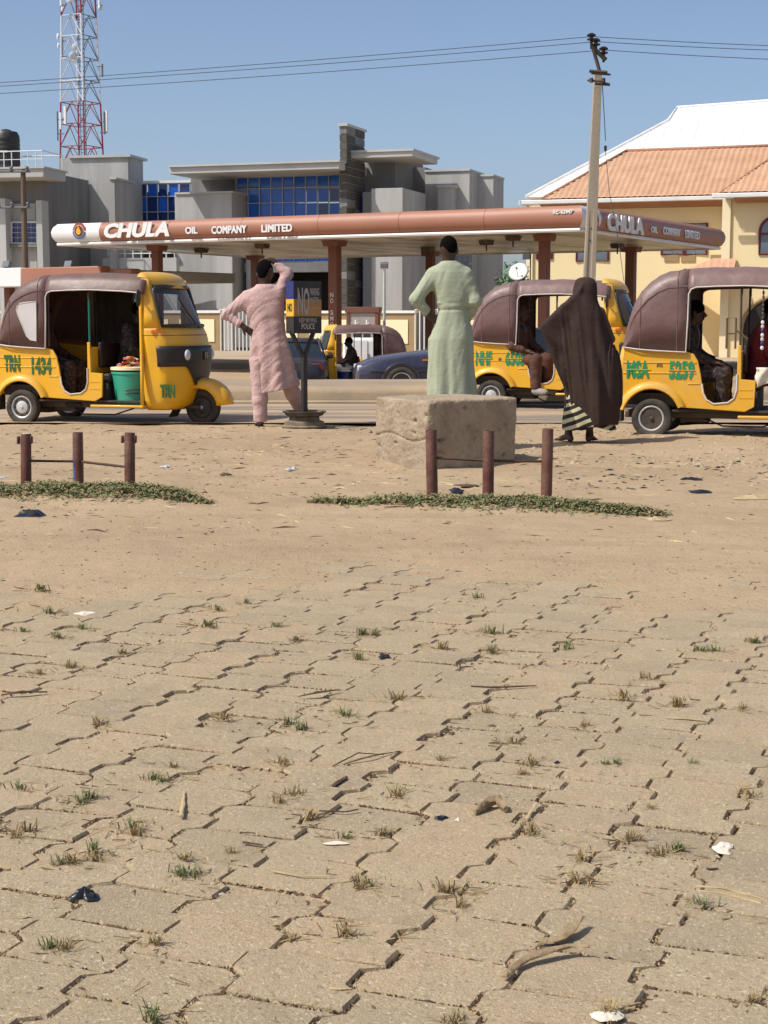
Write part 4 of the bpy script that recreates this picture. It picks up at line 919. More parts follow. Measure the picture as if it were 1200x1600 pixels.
DP = 42.0
pb = at(914, 560, DP); pt = at(934, 117, DP + .2)
pole = empty('utility_pole', (pb.x, DP, gz(DP)), 0, 'tall leaning concrete utility pole with insulators rising behind the veiled woman', 'utility pole')
top = Vector((pt.x - pb.x, .2, pt.z - gz(DP)))
Mz = top.normalized().to_track_quat('Z', 'Y').to_matrix()
def onp(t, dx=0, dy=0): return top * t + Vector((dx, dy, 0))
mb = MB(); secs = []
for k in range(13):
    t_ = k / 12; w_ = (.185 - .09 * t_); d_ = .13 - .04 * t_; c = onp(t_)
    fl_ = .25 if 0.02 < t_ < .52 else 0.0
    secs.append([c + Vector(p) for p in ((-w_, -d_, 0), (-w_ * .55, -d_, 0), (-w_ * .45, -d_ * (1 - fl_), 0), (w_ * .15, -d_ * (1 - fl_), 0), (w_ * .25, -d_, 0), (w_, -d_, 0), (w_, d_, 0), (-w_, d_, 0))])
mb.loft(secs); mb.build('shaft', M['poleconc'], pole, bevel=.008)
for k in range(12): 
    t_ = .48 + k * .038; mb = MB(); c = onp(t_, -.03 + .02 * (k % 2), -.118 + .04 * t_); mb.tube([c, c + Vector((0, .02, 0))], .02, 6); mb.build('step_hole', M['voiddark'], pole)
def pp(px, py, dy=0.): p = at(px, py, DP + dy); return Vector((p.x - pb.x, p.y - DP, p.z - gz(DP)))
mb = MB(); mb.tube([pp(937, 112), pp(926, 73)], .05, 6); mb.tube([pp(925, 73), pp(947, 94)], .06, 6); mb.build('top_bracket', M['darkmetal'], pole)
for (xa, xb, yy, r) in ((921, 949, 111, .045), (924, 954, 114.5, .03), (918, 945, 125.5, .03), (930, 953, 130, .045)):
    mb = MB(); mb.tube([pp(xa, yy, -.12), pp(xb, yy + 2, -.12)], r, 6); mb.build('crossarm', M['darkmetal'], pole)
for xa in (924, 943): mb = MB(); mb.tube([pp(xa, 122, -.15), pp(xa, 129, -.15)], .05, 8); mb.build('bracket', M['darkmetal'], pole)
ins = [(924, 59), (931, 67), (943, 80)]
for (xa, yy) in ins:
    c = pp(xa, yy + 5); mb = MB(); mb.lathe([(.03, -.2), (.04, 0), (.11, .02), (.12, .05), (.05, .07), (.05, .1), (.11, .12), (.12, .15), (.06, .19), (.02, .2)], 14, Matrix.Translation(c)); mb.build('insulator', M['insul'], pole, smooth='auto')
mb = MB(); mb.tube([pp(941, 131, -.1), pp(944, 180, -.1), pp(946, 220, -.1)], .012, 5); c = pp(946, 232, -.1); mb.build('hanging_cable', M['wire'], pole)
mb = MB(); mb.tube([c + Vector((0, 0, -.06)), c + Vector((0, 0, .07))], .035, 8); mb.build('cable_weight', M['black'], pole)
mb = MB(); mb.tube([pp(946, 236, -.1), pp(952, 300, -.1), pp(967, 380, -.1), pp(975, 440, -.1)], .008, 4); mb.build('hanging_cable', M['wire'], pole)
def wire(pts, label):
    mb = MB(); mb.tube(pts, .009, 5, cap=False); o = mb.build('power_line', M['wire'], smooth=True); meta(o, label, 'wire', 'power lines between the poles')
def catn(a, b_, sag, n=24): return [a + (b_ - a) * (k / n) - Vector((0, 0, sag * 4 * (k / n) * (1 - k / n))) for k in range(n + 1)]
w0 = [Vector(pole.location) + pp(x, yy) + Vector((0, 0, .03)) for (x, yy) in ins]
lefts = [at(-500, 158, 46), at(-500, 162, 46), at(-500, 172, 46)]; rights = [at(1900, 64, 52), at(1900, 69, 52), at(1900, 88, 52)]
for k, nm in enumerate(('topmost of the three power lines crossing the sky', 'middle one of the three power lines crossing the sky', 'lowest of the three power lines crossing the sky')):
    pts = catn(lefts[k], w0[k], .12) + catn(w0[k], rights[k], .28)[1:]
    wire(pts, nm)
# left wooden pole
pb2 = at(42, 520, 72); pt2 = at(36, 264, 72)
lpole = empty('utility_pole', (pb2.x, 72, gz(72)), 0, 'thin brown wooden utility pole before the grey left building', 'utility pole')
tp = Vector((pt2.x - pb2.x, 0, pt2.z - gz(72)))
mb = MB(); mb.tube([(0, 0, 0), tp * .5, tp], [.17, .14, .11], 10); mb.build('shaft', M['polewood'], lpole, smooth='auto')
c = tp * .80; c2 = tp * .985
for (cc, rr) in ((c, 2.2), (c2, 1.6)):
    mb = MB(); mb.tube([cc + Vector((-rr, -.12, .0)), cc + Vector((.35, -.12, .0))], .05, 6); o = mb.build('crossarm', M['galv'], lpole)
    for dx in (-1.9, -1.1, -.5, .2):
        if dx > -rr: mb = MB(); mb.lathe([(.03, 0), (.09, .04), (.09, .1), (.04, .12), (.09, .16), (.07, .22), (.02, .25)], 10, Matrix.Translation(cc + Vector((dx, -.12, .0)))); mb.build('insulator', M['galv'], lpole)
# ================================================================== AUTO RICKSHAWS
def lerp_tab(z, tab):
    zs_ = [a[0] for a in tab]; return [float(np.interp(z, zs_, [a[k] for a in tab])) for k in range(1, len(tab[0]))]
COWL = [(.19, .40, 1.80, 1.66), (.24, .46, 1.90, 1.70), (.40, .49, 1.965, 1.72), (.60, .51, 2.0, 1.73), (.80, .53, 2.02, 1.73), (.95, .545, 2.015, 1.72), (1.04, .55, 1.985, 1.70), (1.12, .55, 1.94, 1.66), (1.66, .52, 1.66, 1.53)]
def cowlpt(u, z, off=0.0):
    # u in -1..1 across the curved front, beyond +-1 runs back along the side to x=1.50
    w_, xc, xs = lerp_tab(z, COWL)
    if abs(u) <= 1:
        a = abs(u); xs += .03; xc -= .02; x = xs + (xc - xs) * (1 - a ** 2.7); yy = u * w_
        nrm = Vector((1, 0.9 * u * a ** 1.5, 0)).normalized()
    else:
        s = 1 if u > 0 else -1; k = abs(u) - 1; x = xs + (1.50 - xs) * k; yy = s * (w_ + .012 * k); nrm = Vector((0.0 if k > .05 else .3, s, 0)).normalized()
    return Vector((x, yy, z)) + nrm * off
def tyre(mb, r, wd, M4):
    mb.lathe([(r * .60, -wd * .36), (r * .66, -wd * .46), (r * .84, -wd * .5), (r * .95, -wd * .44), (r * .995, -wd * .28), (r, 0), (r * .995, wd * .28), (r * .95, wd * .44), (r * .84, wd * .5), (r * .66, wd * .46), (r * .60, wd * .36)], 32, M4)
def wheel(parent, c, r, wd, side, style, mats=('rubber', 'silver')):
    # axis along y; side = direction of the outer face
    M4 = Matrix.Translation(c) @ Matrix.Rotation(R(90) * (1 if side < 0 else -1), 4, 'X')
    mb = MB(); tyre(mb, r, wd, M4); t_ = mb.build('tyre', M[mats[0]], parent, smooth='auto', angle=40)
    mb = MB(); a = r
    mb.lathe([(a * .64, -wd * .4), (a * .64, wd * .40), (a * .61, wd * .45), (a * .57, wd * .42), (a * .53, wd * .34), (a * .38, wd * .34), (a * .30, wd * .40), (a * .12, wd * .44), (a * .02, wd * .44)] if style != 'slots' else [(a * .64, -wd * .4), (a * .64, wd * .42), (a * .61, wd * .47), (a * .56, wd * .44), (a * .52, wd * .22), (a * .46, wd * .20), (a * .40, wd * .34), (a * .34, wd * .36), (a * .28, wd * .26), (a * .02, wd * .26)], 28, M4)
    rm = mb.build('rim', M[mats[1]] if style != 'dark' else M['black'], t_, smooth='auto', angle=30)
    if style in ('cover', 'spokes'):
        for k in range(8 if style == 'cover' else 10):
            g_ = 2 * math.pi * k / (8 if style == 'cover' else 10); m2 = MB()
            m2.box((0, 0, 0), (a * .15, a * (.11 if style == 'cover' else .07), wd * .04))
            mm = M4 @ Matrix.Rotation(g_, 4, 'Z') @ Matrix.Translation((a * .455, 0, wd * .355))
            m3 = MB(); m3.add([mm @ Vector(p) for p in m2.v], m2.f); m3.build('vent_slot', M['black'], rm)
    elif style == 'slots':
        for k in range(6):
            g_ = 2 * math.pi * k / 6; m2 = MB(); mm = M4 @ Matrix.Rotation(g_, 4, 'Z') @ Matrix.Translation((a * .2, 0, wd * .30))
            m2.lathe([(a * .035, -.01), (a * .035, .006), (a * .01, .008)], 8, mm); m2.build('bolt', M['darkmetal'], rm)
    m2 = MB(); m2.lathe([(a * .11, wd * .28), (a * .10, wd * .49), (a * .05, wd * .52)], 12, M4); m2.build('hub', M['silver'] if style != 'slots' else M['darkmetal'], rm, smooth='auto')
    return t_
def rickshaw(px, py, yaw, label, plate=None, curtain_=False, rim='cover', vinyl='vinyl', yel='yellow', patch=False, zoff=0, flip=False, door_text=None, group='yellow auto rickshaws on the road', dent=0.0, front=None, hcut=1.0, plate_y=None):
    Y_ = M[yel]; V_ = M[vinyl]
    g_ = gp(px, py, zoff); ca, sa = math.cos(yaw), math.sin(yaw)
    # near rear wheel stands at the given pixel; axle centre half a track further
    s = 1 if not flip else -1
    off = Vector((-sa, ca, 0)) * .56 * s
    root = empty('auto_rickshaw', (g_.x + off.x, g_.y + off.y, zoff), yaw, label, 'auto rickshaw', group)
    n_ = -1 * s      # sign of the local y that faces the camera
    r = random.Random(hash(label) % 1000 if False else len(label))
    P = lambda name, mb, mat, **k: mb.build(name, mat, root, **k)
    # chassis
    mb = MB(); mb.bb(-.30, 1.55, -.40, .40, .20, .27); mb.bb(-.1, .12, -.18, .18, .12, .34); mb.tube([(0, -.5, .2), (0, .5, .2)], .045, 8); mb.bb(.25, .55, -.3, -.1, .15, .28); P('chassis', mb, M['darkmetal'], bevel=.01)
    mb = MB(); mb.bb(.2, 1.5, -.56, .56, .275, .295); P('floor', mb, M['dark'])
    mb = MB(); mb.bb(-.27, .28, -.55, .55, .34, .46); mb.bb(-.28, -.24, -.57, .57, .46, .84); P('engine_cover', mb, M['dark'])
    # side panels
    arch = [(.30 * math.cos(a), .2 + .33 * math.sin(a)) for a in [R(25 + 13 * k) for k in range(11)]]
    out = [(-.29, .93), (-.325, .62), (-.315, .37), (-.29, .355)] + arch[::-1] + [(.29, .32), (.93, .285), (1.02, .335), (1.03, .60), (.885, .61), (.88, .95), (.845, .95), (.845, .50), (.82, .42), (.76, .375), (.62, .36), (.55, .40), (.515, .47), (.485, .66), (.455, .79), (.41, .86), (.34, .885)]
    for sd in (-1, 1):
        mb = MB(); mb.prism(out, sd * .575, sd * .60); P('side_panel', mb, Y_, bevel=.006)
        for zz in (.555, .66, .765):
            mb = MB(); xa, xb = (-.30 if zz > .56 else .36, .44 if zz > .6 else .48)
            mb.bb(xa, xb, sd * .598, sd * .606, zz, zz + .012); P('pressed_rib', mb, Y_, bevel=.003)
        mb = MB(); mb.bb(.87, 1.0, sd * .598, sd * .604, .42, .43); mb.bb(.87, 1.0, sd * .598, sd * .604, .50, .51); P('pressed_rib', mb, Y_)
        # flared wheel arch
        secs = []
        for k in range(15):
            a = R(22 + 142 * k / 14); rr = .335
            secs.append([(rr * .9 * math.cos(a) * 1.02, sd * y0, .2 + rr * .9 * math.sin(a) * 1.12 + dz) if False else ((rr + dr) * math.cos(a), sd * y0, .2 + (rr + dr) * math.sin(a) * 1.04) for y0, dr in ((.57, .03), (.62, .028), (.655, .0), (.66, -.035), (.64, -.045), (.60, -.03))])
        mb = MB(); mb.loft(secs); P('wheel_arch', mb, Y_, smooth='auto', angle=45)
        mb = MB(); mb.tube([(.50, sd * .60, .56), (.515, sd * .603, .47), (.55, sd * .603, .40), (.62, sd * .603, .36), (.76, sd * .603, .375), (.82, sd * .603, .42), (.845, sd * .603, .50), (.845, sd * .603, .66)], .009, 6); P('door_trim', mb, M['piping'])
        mb = MB(); mb.bb(.86, 1.52, sd * .50, sd * .585, .215, .245); P('foot_sill', mb, Y_, bevel=.008)
        mb = MB(); mb.tube([(.865, sd * .57, .94), (.865, sd * .57, 1.54)], .012, 6); P('upright_tube', mb, M['tealrim' if curtain_ else 'darkmetal'])
    # rear panel
    mb = MB(); secs = []
    for z_, x_, w_ in ((.36, -.30, .56), (.45, -.33, .585), (.62, -.35, .595), (.78, -.34, .595), (.93, -.31, .59)): secs.append([(x_ + .05, w_, z_), (x_, w_ * .93, z_), (x_ - .03, w_ * .6, z_), (x_ - .035, 0, z_), (x_ - .03, -w_ * .6, z_), (x_, -w_ * .93, z_), (x_ + .05, -w_, z_)])
    mb.loft(secs, close=False); P('rear_panel', mb, Y_, smooth='auto', solid=.015, angle=50)
    for sd in (-1, 1):
        mb = MB(); mb.box((-.36, sd * .5, .56), (.05, .1, .16)); P('tail_lamp', mb, M['red'], bevel=.01)
        mb = MB(); mb.box((-.31, sd * .55, .27), (.02, .2, .2)); P('mud_flap', mb, M['rubber'])
    mb = MB(); mb.tube([(-.40, -.55, .36), (-.40, .55, .36)], .02, 8); P('rear_bumper', mb, M['black'], smooth=True)
    # partition behind the driver
    mb = MB(); mb.bb(.86, .885, -.57, .57, .29, .89); P('partition', mb, Y_, bevel=.006)
    mb = MB(); mb.bb(.89, 1.08, -.50, .50, .50, .60); P('driver_seat', mb, M['seat'], bevel=.03)
    mb = MB(); mb.bb(.885, .93, -.42, .42, .66, .95); P('driver_backrest', mb, M['seat'], bevel=.02)
    mb = MB(); mb.bb(.89, 1.04, -.48, .48, .30, .498); P('seat_box', mb, M['dark'])
    mb = MB(); mb.bb(-.10, .42, -.54, .54, .47, .585); P('rear_seat', mb, M['seat'], bevel=.04)
    mb = MB(); mb.box((-.14, 0, .83), (.10, 1.06, .5), Matrix.Rotation(-.15, 3, 'Y')); P('rear_backrest', mb, M['seat'], bevel=.04)
    if curtain_:
        mb = MB(); mb.grid(lambda u, v: Vector((.34 + .52 * u, -n_ * (.585 + .008 * math.sin(u * 30)), .50 + 1.08 * v)), 24, 4); P('door_curtain', mb, M['dark'], smooth=True, solid=.01)
    # hood
    def sec(x, zb, zt, hw):
        zs_ = max(zt - .17, zb + .004); q = max(0.0, min(1.0, (zt - zb) / .2))
        pts = [(hw, zb), (hw * 1.0, zb + (zs_ - zb) * .5), (hw * .985, zs_), (hw * .955, zs_ + (zt - zs_) * .50), (hw * .87, zs_ + (zt - zs_) * .84), (hw * .68, zt), (hw * .35, zt + .012 * q), (0, zt + .015 * q)]
        return [Vector((x, -a, b_)) for a, b_ in pts] + [Vector((x, a, b_)) for a, b_ in pts[-2::-1]]
    S = [(-.305, .925, .96, .585), (-.29, .925, 1.05, .595), (-.265, .92, 1.17, .60), (-.23, .917, 1.29, .605), (-.185, .912, 1.41, .61), (-.13, .907, 1.50, .615), (-.06, .90, 1.575, .618), (.04, .89, 1.635, .62), (.14, .883, 1.675, .62), (.24, .88, 1.695, .62), (.345, .875, 1.705, .62)]
    secs = [sec(*q) for q in S]
    # gentle creases of stretched vinyl
    for i, q in enumerate(secs):
        for j, p in enumerate(q):
            if 0 < i < len(secs) - 1 and 1 <= j <= 13: p.y += (.004 + .008 * dent) * math.sin(i * 1.1 + j * 1.7 + len(label)) * (1 if p.y > 0 else -1); p.z += dent * .012 * math.sin(i * 1.3 + j * 2.1)
    mb = MB(); mb.loft(secs, close=False); hood = P('hood', mb, V_, smooth='auto', solid=.014, angle=42)
    for j in (2, len(secs[0]) - 3):
        mb = MB(); mb.tube([q[j] + Vector((0, .006 * (1 if q[j].y > 0 else -1), .004)) for q in secs[1:]], .007, 5); mb.build('seam', V_, hood)
    for i in (5, 9):
        mb = MB(); mb.tube([p + Vector((0, .006 * (1 if p.y > 0 else -1), .006)) for p in secs[i]], .006, 5); mb.build('seam', V_, hood)
    def rsec(x, zt, hw, lip=.035):
        zs_ = zt - .17; pts = [(hw, zs_ - lip), (hw * .99, zs_), (hw * .955, zs_ + .08), (hw * .87, zs_ + .143), (hw * .68, zt), (hw * .35, zt + .012), (0, zt + .015)]
        return [Vector((x, -a, b_)) for a, b_ in pts] + [Vector((x, a, b_)) for a, b_ in pts[-2::-1]]
    secs = [rsec(.345, 1.705, .62, .06), rsec(.40, 1.708, .62, .02), rsec(.55, 1.715, .62, .012), rsec(.75, 1.712, .62, .01), rsec(.88, 1.72, .62, .01), rsec(1.05, 1.71, .62, .012), rsec(1.3, 1.70, .61, .02), rsec(1.50, 1.695, .60, .03), rsec(1.56, 1.68, .585, .03)]
    mb = MB(); mb.loft(secs, close=False); P('roof_canvas', mb, V_, smooth='auto', solid=.016, angle=50)
    for sd in (-1, 1):
        mb = MB(); y_ = sd * .632
        mb.tube([(-.30, y_ * .97, .925), (-.15, y_, .905), (.05, y_, .89 ), (.335, y_, .878), (.348, y_, 1.2), (.352, y_, 1.46), (.375, y_, 1.505), (.42, y_, 1.525), (.6, y_, 1.533), (.9, y_, 1.538), (1.3, y_ * .985, 1.52), (1.52, y_ * .965, 1.50)], .0085, 6); P('piping', mb, M['piping'])
    for x_ in (.36, .87, 1.46):
        mb = MB(); mb.tube([(x_, -.59, .9 if x_ < .5 else 1.45), (x_, -.585, 1.5), (x_, -.5, 1.65), (x_, 0, 1.69), (x_, .5, 1.65), (x_, .585, 1.5), (x_, .59, .9 if x_ < .5 else 1.45)], .013, 6); P('frame_hoop', mb, M['darkmetal'])
    if patch:
        pts = [(-.08, 1.40), (.235, 1.42), (.225, 1.01), (.13, 1.02), (.05, 1.06), (-.02, 1.19), (-.07, 1.29), (-.10, 1.35)] if not flip else [(.05, 1.2)]
        pts = [(.02, 1.385), (.12, 1.40), (.235, 1.41), (.232, 1.2), (.225, .96), (.15, .975), (.10, 1.02), (.05, 1.14), (.0, 1.25), (-.02, 1.31), (-.005, 1.36)]
        mb = MB(); mb.prism([(a, b_) for a, b_ in pts], n_ * .632, n_ * .637); P('hood_window', mb, M['clear_patch'])
        mb = MB(); mb.tube([(a, n_ * .637, b_) for a, b_ in pts], .006, 5, close=True); P('window_seam', mb, M['piping'])
    # cowl
    us = [-2, -1.6, -1.2, -1.0, -.93, -.82, -.65, -.4, -.2, 0, .2, .4, .65, .82, .93, 1.0, 1.2, 1.6, 2]
    zs_ = [.19, .21, .24, .3, .4, .5, .6, .7, .8, .9, .98, 1.04, 1.08, 1.12]
    mb = MB(); mb.grid(lambda u, v: cowlpt(us[round(u * 18)], zs_[round(v * 13)]), 19, 14); P('front_cowl', mb, Y_, smooth='auto', solid=.014, angle=50)
    mb = MB(); mb.tube([cowlpt(u, 1.03, .004) for u in us], .006, 5); P('seam', mb, M['darkmetal'])
    for sd in (-1, 1):
        mb = MB(); mb.tube([(1.50, sd * .56, .2), (1.505, sd * .565, .6), (1.505, sd * .565, 1.1), (1.50, sd * .56, 1.5), (1.49, sd * .52, 1.64)], .022, 8); P('door_pillar', mb, Y_, smooth=True)
        # corner of the windscreen frame: widening yellow sheet
        mb = MB(); mb.loft([[cowlpt(sd * 2, z), cowlpt(sd * 1.4, z), cowlpt(sd * 1.0, z), cowlpt(sd * .93, z)] for z in (1.11, 1.25, 1.4, 1.55, 1.66)], close=False); P('windscreen_pillar', mb, Y_, smooth='auto', solid=.02, angle=50)
    # top cap
    secs = []
    for z_, k, dx in ((1.56, .99, 0), (1.62, 1.0, .012), (1.67, .985, 0), (1.705, .93, -.03), (1.725, .80, -.07), (1.735, .5, -.1)):
        w_, xc, xs = lerp_tab(min(z_, 1.66), COWL)
        secs.append([Vector((1.44 if abs(u) > 1 else 1.44 + (xs + (xc - xs) * (1 - abs(u) ** 2.3) + dx - 1.44) * (k if z_ > 1.7 else 1), (u if abs(u) <= 1 else (1 if u > 0 else -1)) * w_ * k, z_)) for u in us[2:-2]])
    mb = MB(); mb.loft(secs, close=False); P('roof_cap', mb, Y_, smooth='auto', solid=.015, angle=50)
    mb = MB(); mb.grid(lambda u, v: cowlpt(-.90 + 1.8 * u, 1.145 + .42 * v, -.004), 15, 5); gl = P('windscreen', mb, M['wind'], smooth=True)
    ring = [cowlpt(-.92 + 1.84 * k / 12, 1.135, .006) for k in range(13)] + [cowlpt(.92, z, .006) for z in (1.25, 1.4, 1.52)] + [cowlpt(.86, 1.57, .006)] + [cowlpt(.86 - 1.72 * k / 8, 1.575, .006) for k in range(1, 8)] + [cowlpt(-.86, 1.57, .006)] + [cowlpt(-.92, z, .006) for z in (1.52, 1.4, 1.25)]
    mb = MB(); mb.tube(ring, .024, 6, close=True); mb.build('rubber_seal', M['black'], gl, smooth=True)
    mb = MB(); mb.tube([cowlpt(.05, 1.11, .02), cowlpt(-.15, 1.3, .02), cowlpt(-.25, 1.45, .02)], .008, 5); P('wiper', mb, M['black'])
    # black nose mask with lamps
    def zl(u): a = abs(u); return .68 if a > .62 else (.46 if a < .30 else .46 + (a - .30) / .32 * .22)
    mb = MB(); mb.grid(lambda u, v: cowlpt(-1.18 + 2.36 * u, zl(-1.18 + 2.36 * u) + (.91 - zl(-1.18 + 2.36 * u)) * v, .024), 41, 6); P('nose_mask', mb, M['black'], smooth='auto', solid=.02, angle=60)
    for sd in (-1, 1):
        mb = MB(); c = cowlpt(sd * .62, .81, .03); mb.ell(c, (.03, .06, .065)); hl = P('headlight', mb, M['lens'], smooth=True)
        mb = MB(); c = cowlpt(sd * .99, 1.075, .012); mb.box(c + Vector((-.03, 0, 0)), (.15, .03, .045), Matrix.Rotation(sd * -.42, 3, 'Z')); P('indicator', mb, M['orange'], bevel=.008)
    mb = MB(); c = cowlpt(0, .80, .04); mb.box(c, (.012, .09, .10)); o = P('badge', mb, M['darkmetal'], bevel=.01)
    mb = MB(); mb.tube([c + Vector((.008, -.028, -.03)), c + Vector((.008, .028, -.03)), c + Vector((.008, .028, .03)), c + Vector((.008, -.028, .03))], .005, 5, close=True); mb.build('badge_ring', M['silver'], o)
    # front wheel and guard
    mb = MB(); secs = []
    for k in range(13):
        a = R(8 + 152 * k / 12); rr = .275 + .03 * math.sin(a); fl_ = .085 + .05 * math.sin(R(180) * min(1, (k + 1) / 13))
        secs.append([(2.0 + (rr - .10) * math.cos(a) * 1.2, -fl_ * 1.1, .2 + (rr - .075) * math.sin(a)), (2.0 + (rr - .03) * math.cos(a) * 1.25, -fl_ * .95, .2 + (rr - .015) * math.sin(a) * 1.06), (2.0 + rr * math.cos(a) * 1.28, -fl_ * .5, .2 + rr * math.sin(a) * 1.1), (2.0 + rr * math.cos(a) * 1.3, 0, .2 + rr * math.sin(a) * 1.12),
                     (2.0 + rr * math.cos(a) * 1.28, fl_ * .5, .2 + rr * math.sin(a) * 1.1), (2.0 + (rr - .03) * math.cos(a) * 1.25, fl_ * .95, .2 + (rr - .015) * math.sin(a) * 1.06), (2.0 + (rr - .10) * math.cos(a) * 1.2, fl_ * 1.1, .2 + (rr - .075) * math.sin(a))])
    mb.loft(secs, close=False); P('front_mudguard', mb, Y_, smooth=True, solid=.012)
    mb = MB(); mb.add([(1.74, -.12, .30), (1.74, .12, .30), (1.62, .11, .09), (1.62, -.11, .09)], [(0, 1, 2, 3)]); P('mud_flap', mb, M['rubber'], solid=.015)
    mb = MB(); mb.tube([(1.80, n_ * .11, .22), (2.0, n_ * .11, .2)], .025, 8); mb.tube([(1.82, 0, .25), (1.72, 0, .95)], .03, 8); P('front_fork', mb, M['darkmetal'])
    wheel(root, (2.0, 0, .205), .205, .12, n_, 'dark')
    wheel(root, (0, n_ * .56, .205), .205, .12, n_, rim); wheel(root, (0, -n_ * .56, .205), .205, .12, -n_, rim)
    # handlebar, mirrors
    mb = MB(); mb.tube([(1.50, -.32, 1.0), (1.55, -.18, .96), (1.62, 0, .92), (1.55, .18, .96), (1.50, .32, 1.0)], .018, 8); mb.tube([(1.66, 0, .4), (1.62, 0, .92)], .03, 8); P('handlebar', mb, M['darkmetal'], smooth=True)
    for sd in (-1, 1):
        mb = MB(); mb.tube([(1.50, sd * .56, 1.44), (1.53, sd * .64, 1.44)], .012, 6); mr = P('mirror_arm', mb, M['black'])
        mb = MB(); mb.ell((1.535, sd * .69, 1.44), (.02, .055, .10)); mb.build('mirror', M['black'], mr, smooth=True)
    mb = MB(); mb.tube([(.5, n_ * .3, .20), (.7, n_ * .45, .13), (1.1, n_ * .45, .13), (1.3, n_ * .35, .2)], .009, 5); P('hanging_cable', mb, M['black'])
    # registration letters, stencilled; the press ribs leave gaps
    if plate:
        mat = M['greenpaint' if plate[0] != 'TRN' else 'greenpaint_dark']
        o3 = (1, 0, 0) if n_ < 0 else (-1, 0, 0)
        for (s_, xa, xb, z0, z1) in plate[1:]:
            for (lo, hi) in ((0, .47), (.53, 1)):
                pass
            letters('lettering', s_, mat if z1 - z0 > .06 else M['greypaint'], root, xb - xa, z1 - z0, wallM((xa if n_ < 0 else xb, n_ * .6005, z0), o3, (0, 0, 1)), ext=.0065, off=.045 if z1 - z0 > .06 else .02, spacing=1.05)
            if z1 - z0 > .06:
                mb = MB(); mb.bb(xa - .01, xb + .01, n_ * .604, n_ * .6085, (z0 + z1) / 2 - .003, (z0 + z1) / 2 + .003); P('stencil_gap', mb, Y_)
    if door_text:
        c = cowlpt(n_ * 1.42, .33, .004); c2 = cowlpt(n_ * 1.05, .33, .004)
        letters('lettering', door_text, M['greenpaint_dark'], root, .17, .15, wallM((1.70, n_ * .502, .33), (1, .13, 0), (0, 0, 1)), ext=.02, off=.03)
    return root
TR = rickshaw(38, 663.5, R(-17), 'yellow auto rickshaw with green tub on its floor and TRN 1434 on its side', ('TRN', ('TRN', -.215, -.01, .61, .80), ('1434', .14, .39, .58, .78)), patch=True, curtain_=True, door_text='TRN')
TM = rickshaw(768, 641.5, R(-16), 'yellow auto rickshaw behind the veiled woman with NHF 6505 on its side', ('NHF', ('NHF', -.21, .01, .60, .79), ('6505', .19, .45, .60, .79), ('ED', .10, .14, .665, .70)), rim='cover', vinyl='vinyl2')
TX = rickshaw(1018, 684.5, R(-17), 'yellow auto rickshaw cut by the right edge with MSA 5259 on its side', ('MSA', ('MSA', -.26, -.03, .61, .79), ('5259', .17, .42, .60, .79), ('AO', .04, .10, .73, .765)), rim='slots', vinyl='vinyl2', yel='yellow2', dent=1.0)
yf = 40.0; p = at(620, 600, yf); zf = gz(yf)
gpx = at(620, 560, yf); 
# far rickshaw faces left
def place_far():
    a = R(180 + 14); root_px = 616
    p = at(root_px, 560, yf)
    g0 = Vector((p.x, yf, zf)); r_ = ray(root_px, 600)
    # find pixel row of that ground point
    v = Vector((p.x, yf, zf - CAMH)); down = -(v.z * CP + 0) 
    depth = v.y * CP - v.z * SP; ydn = (-v.z * CP - v.y * SP) / depth * F + 800
    return ydn
TF = rickshaw(618, place_far(), R(180 + 10), 'small distant yellow auto rickshaw facing left beyond the central reservation', None, rim='cover', zoff=zf, flip=True)

# things carried by the left rickshaw
def on(root, x, y, z=0):
    c, s = math.cos(root.rotation_euler.z), math.sin(root.rotation_euler.z); return Vector((root.location.x + c * x - s * y, root.location.y + s * x + c * y, root.location.z + z))
tub = empty('plastic_tub', on(TR, 1.27, -.33, .247), 0, 'green plastic tub on the floor of the left rickshaw', 'tub')
mb = MB(); mb.lathe([(.165, 0), (.19, .02), (.19, .06), (.205, .16), (.225, .30), (.23, .34), (.24, .345), (.24, .37), (.215, .37), (.20, .34), (.17, .05)], 28); mb.build('tub_body', M['tub'], tub, smooth='auto', angle=30)
mb = MB()
for (zz, ra) in ((.17, .209), (.13, .203)): mb.tube([(ra * math.cos(R(a)), ra * math.sin(R(a)), zz) for a in range(-105, -30, 8)], .006, 5)
mb.build('pressed_rib', M['black'], tub)
mb = MB(); mb.lathe([(.215, .385), (.245, .39), (.245, .42), (.20, .425)], 28); mb.build('tub_tray', M['creamlt'], tub, smooth='auto')
gd = empty('snack_packets', on(TR, 1.27, -.33, .247 + .42), 0, 'heap of red, yellow and white packets in the tub tray', 'packets')
for k in range(34):
    mb = MB(); a = rnd.uniform(0, 6.28); rr = rnd.uniform(0, .18); h = rnd.uniform(.005, .10 * (1 - rr / .22) + .03)
    mb.box((rr * math.cos(a), rr * math.sin(a), h), (rnd.uniform(.05, .09), rnd.uniform(.03, .06), .015), Matrix.Rotation(rnd.uniform(-.7, .7), 3, 'X') @ Matrix.Rotation(rnd.uniform(0, 3), 3, 'Z'))
    mb.build('packet', M[('tub_goods', 'cloth_red', 'rag', 'red', 'signyellow', 'tub_goods', 'creamlt')[k % 7]], gd, bevel=.006)
# blue bucket in the far rickshaw
bk = empty('paint_bucket', on(TF, 1.25, .32, .25), 0, 'blue and white plastic bucket standing in the far rickshaw', 'bucket')
mb = MB(); mb.lathe([(.15, 0), (.17, .30), (.18, .30), (.18, .33), (.15, .33)], 20); mb.build('bucket_body', M['signblue'], bk, smooth='auto', angle=30)
mb = MB(); mb.lathe([(.185, .33), (.19, .35), (.05, .36)], 20); mb.build('bucket_lid', M['white'], bk); mb = MB(); mb.box((0.02, .165, .15), (.15, .02, .1)); mb.build('bucket_label', M['white'], bk)
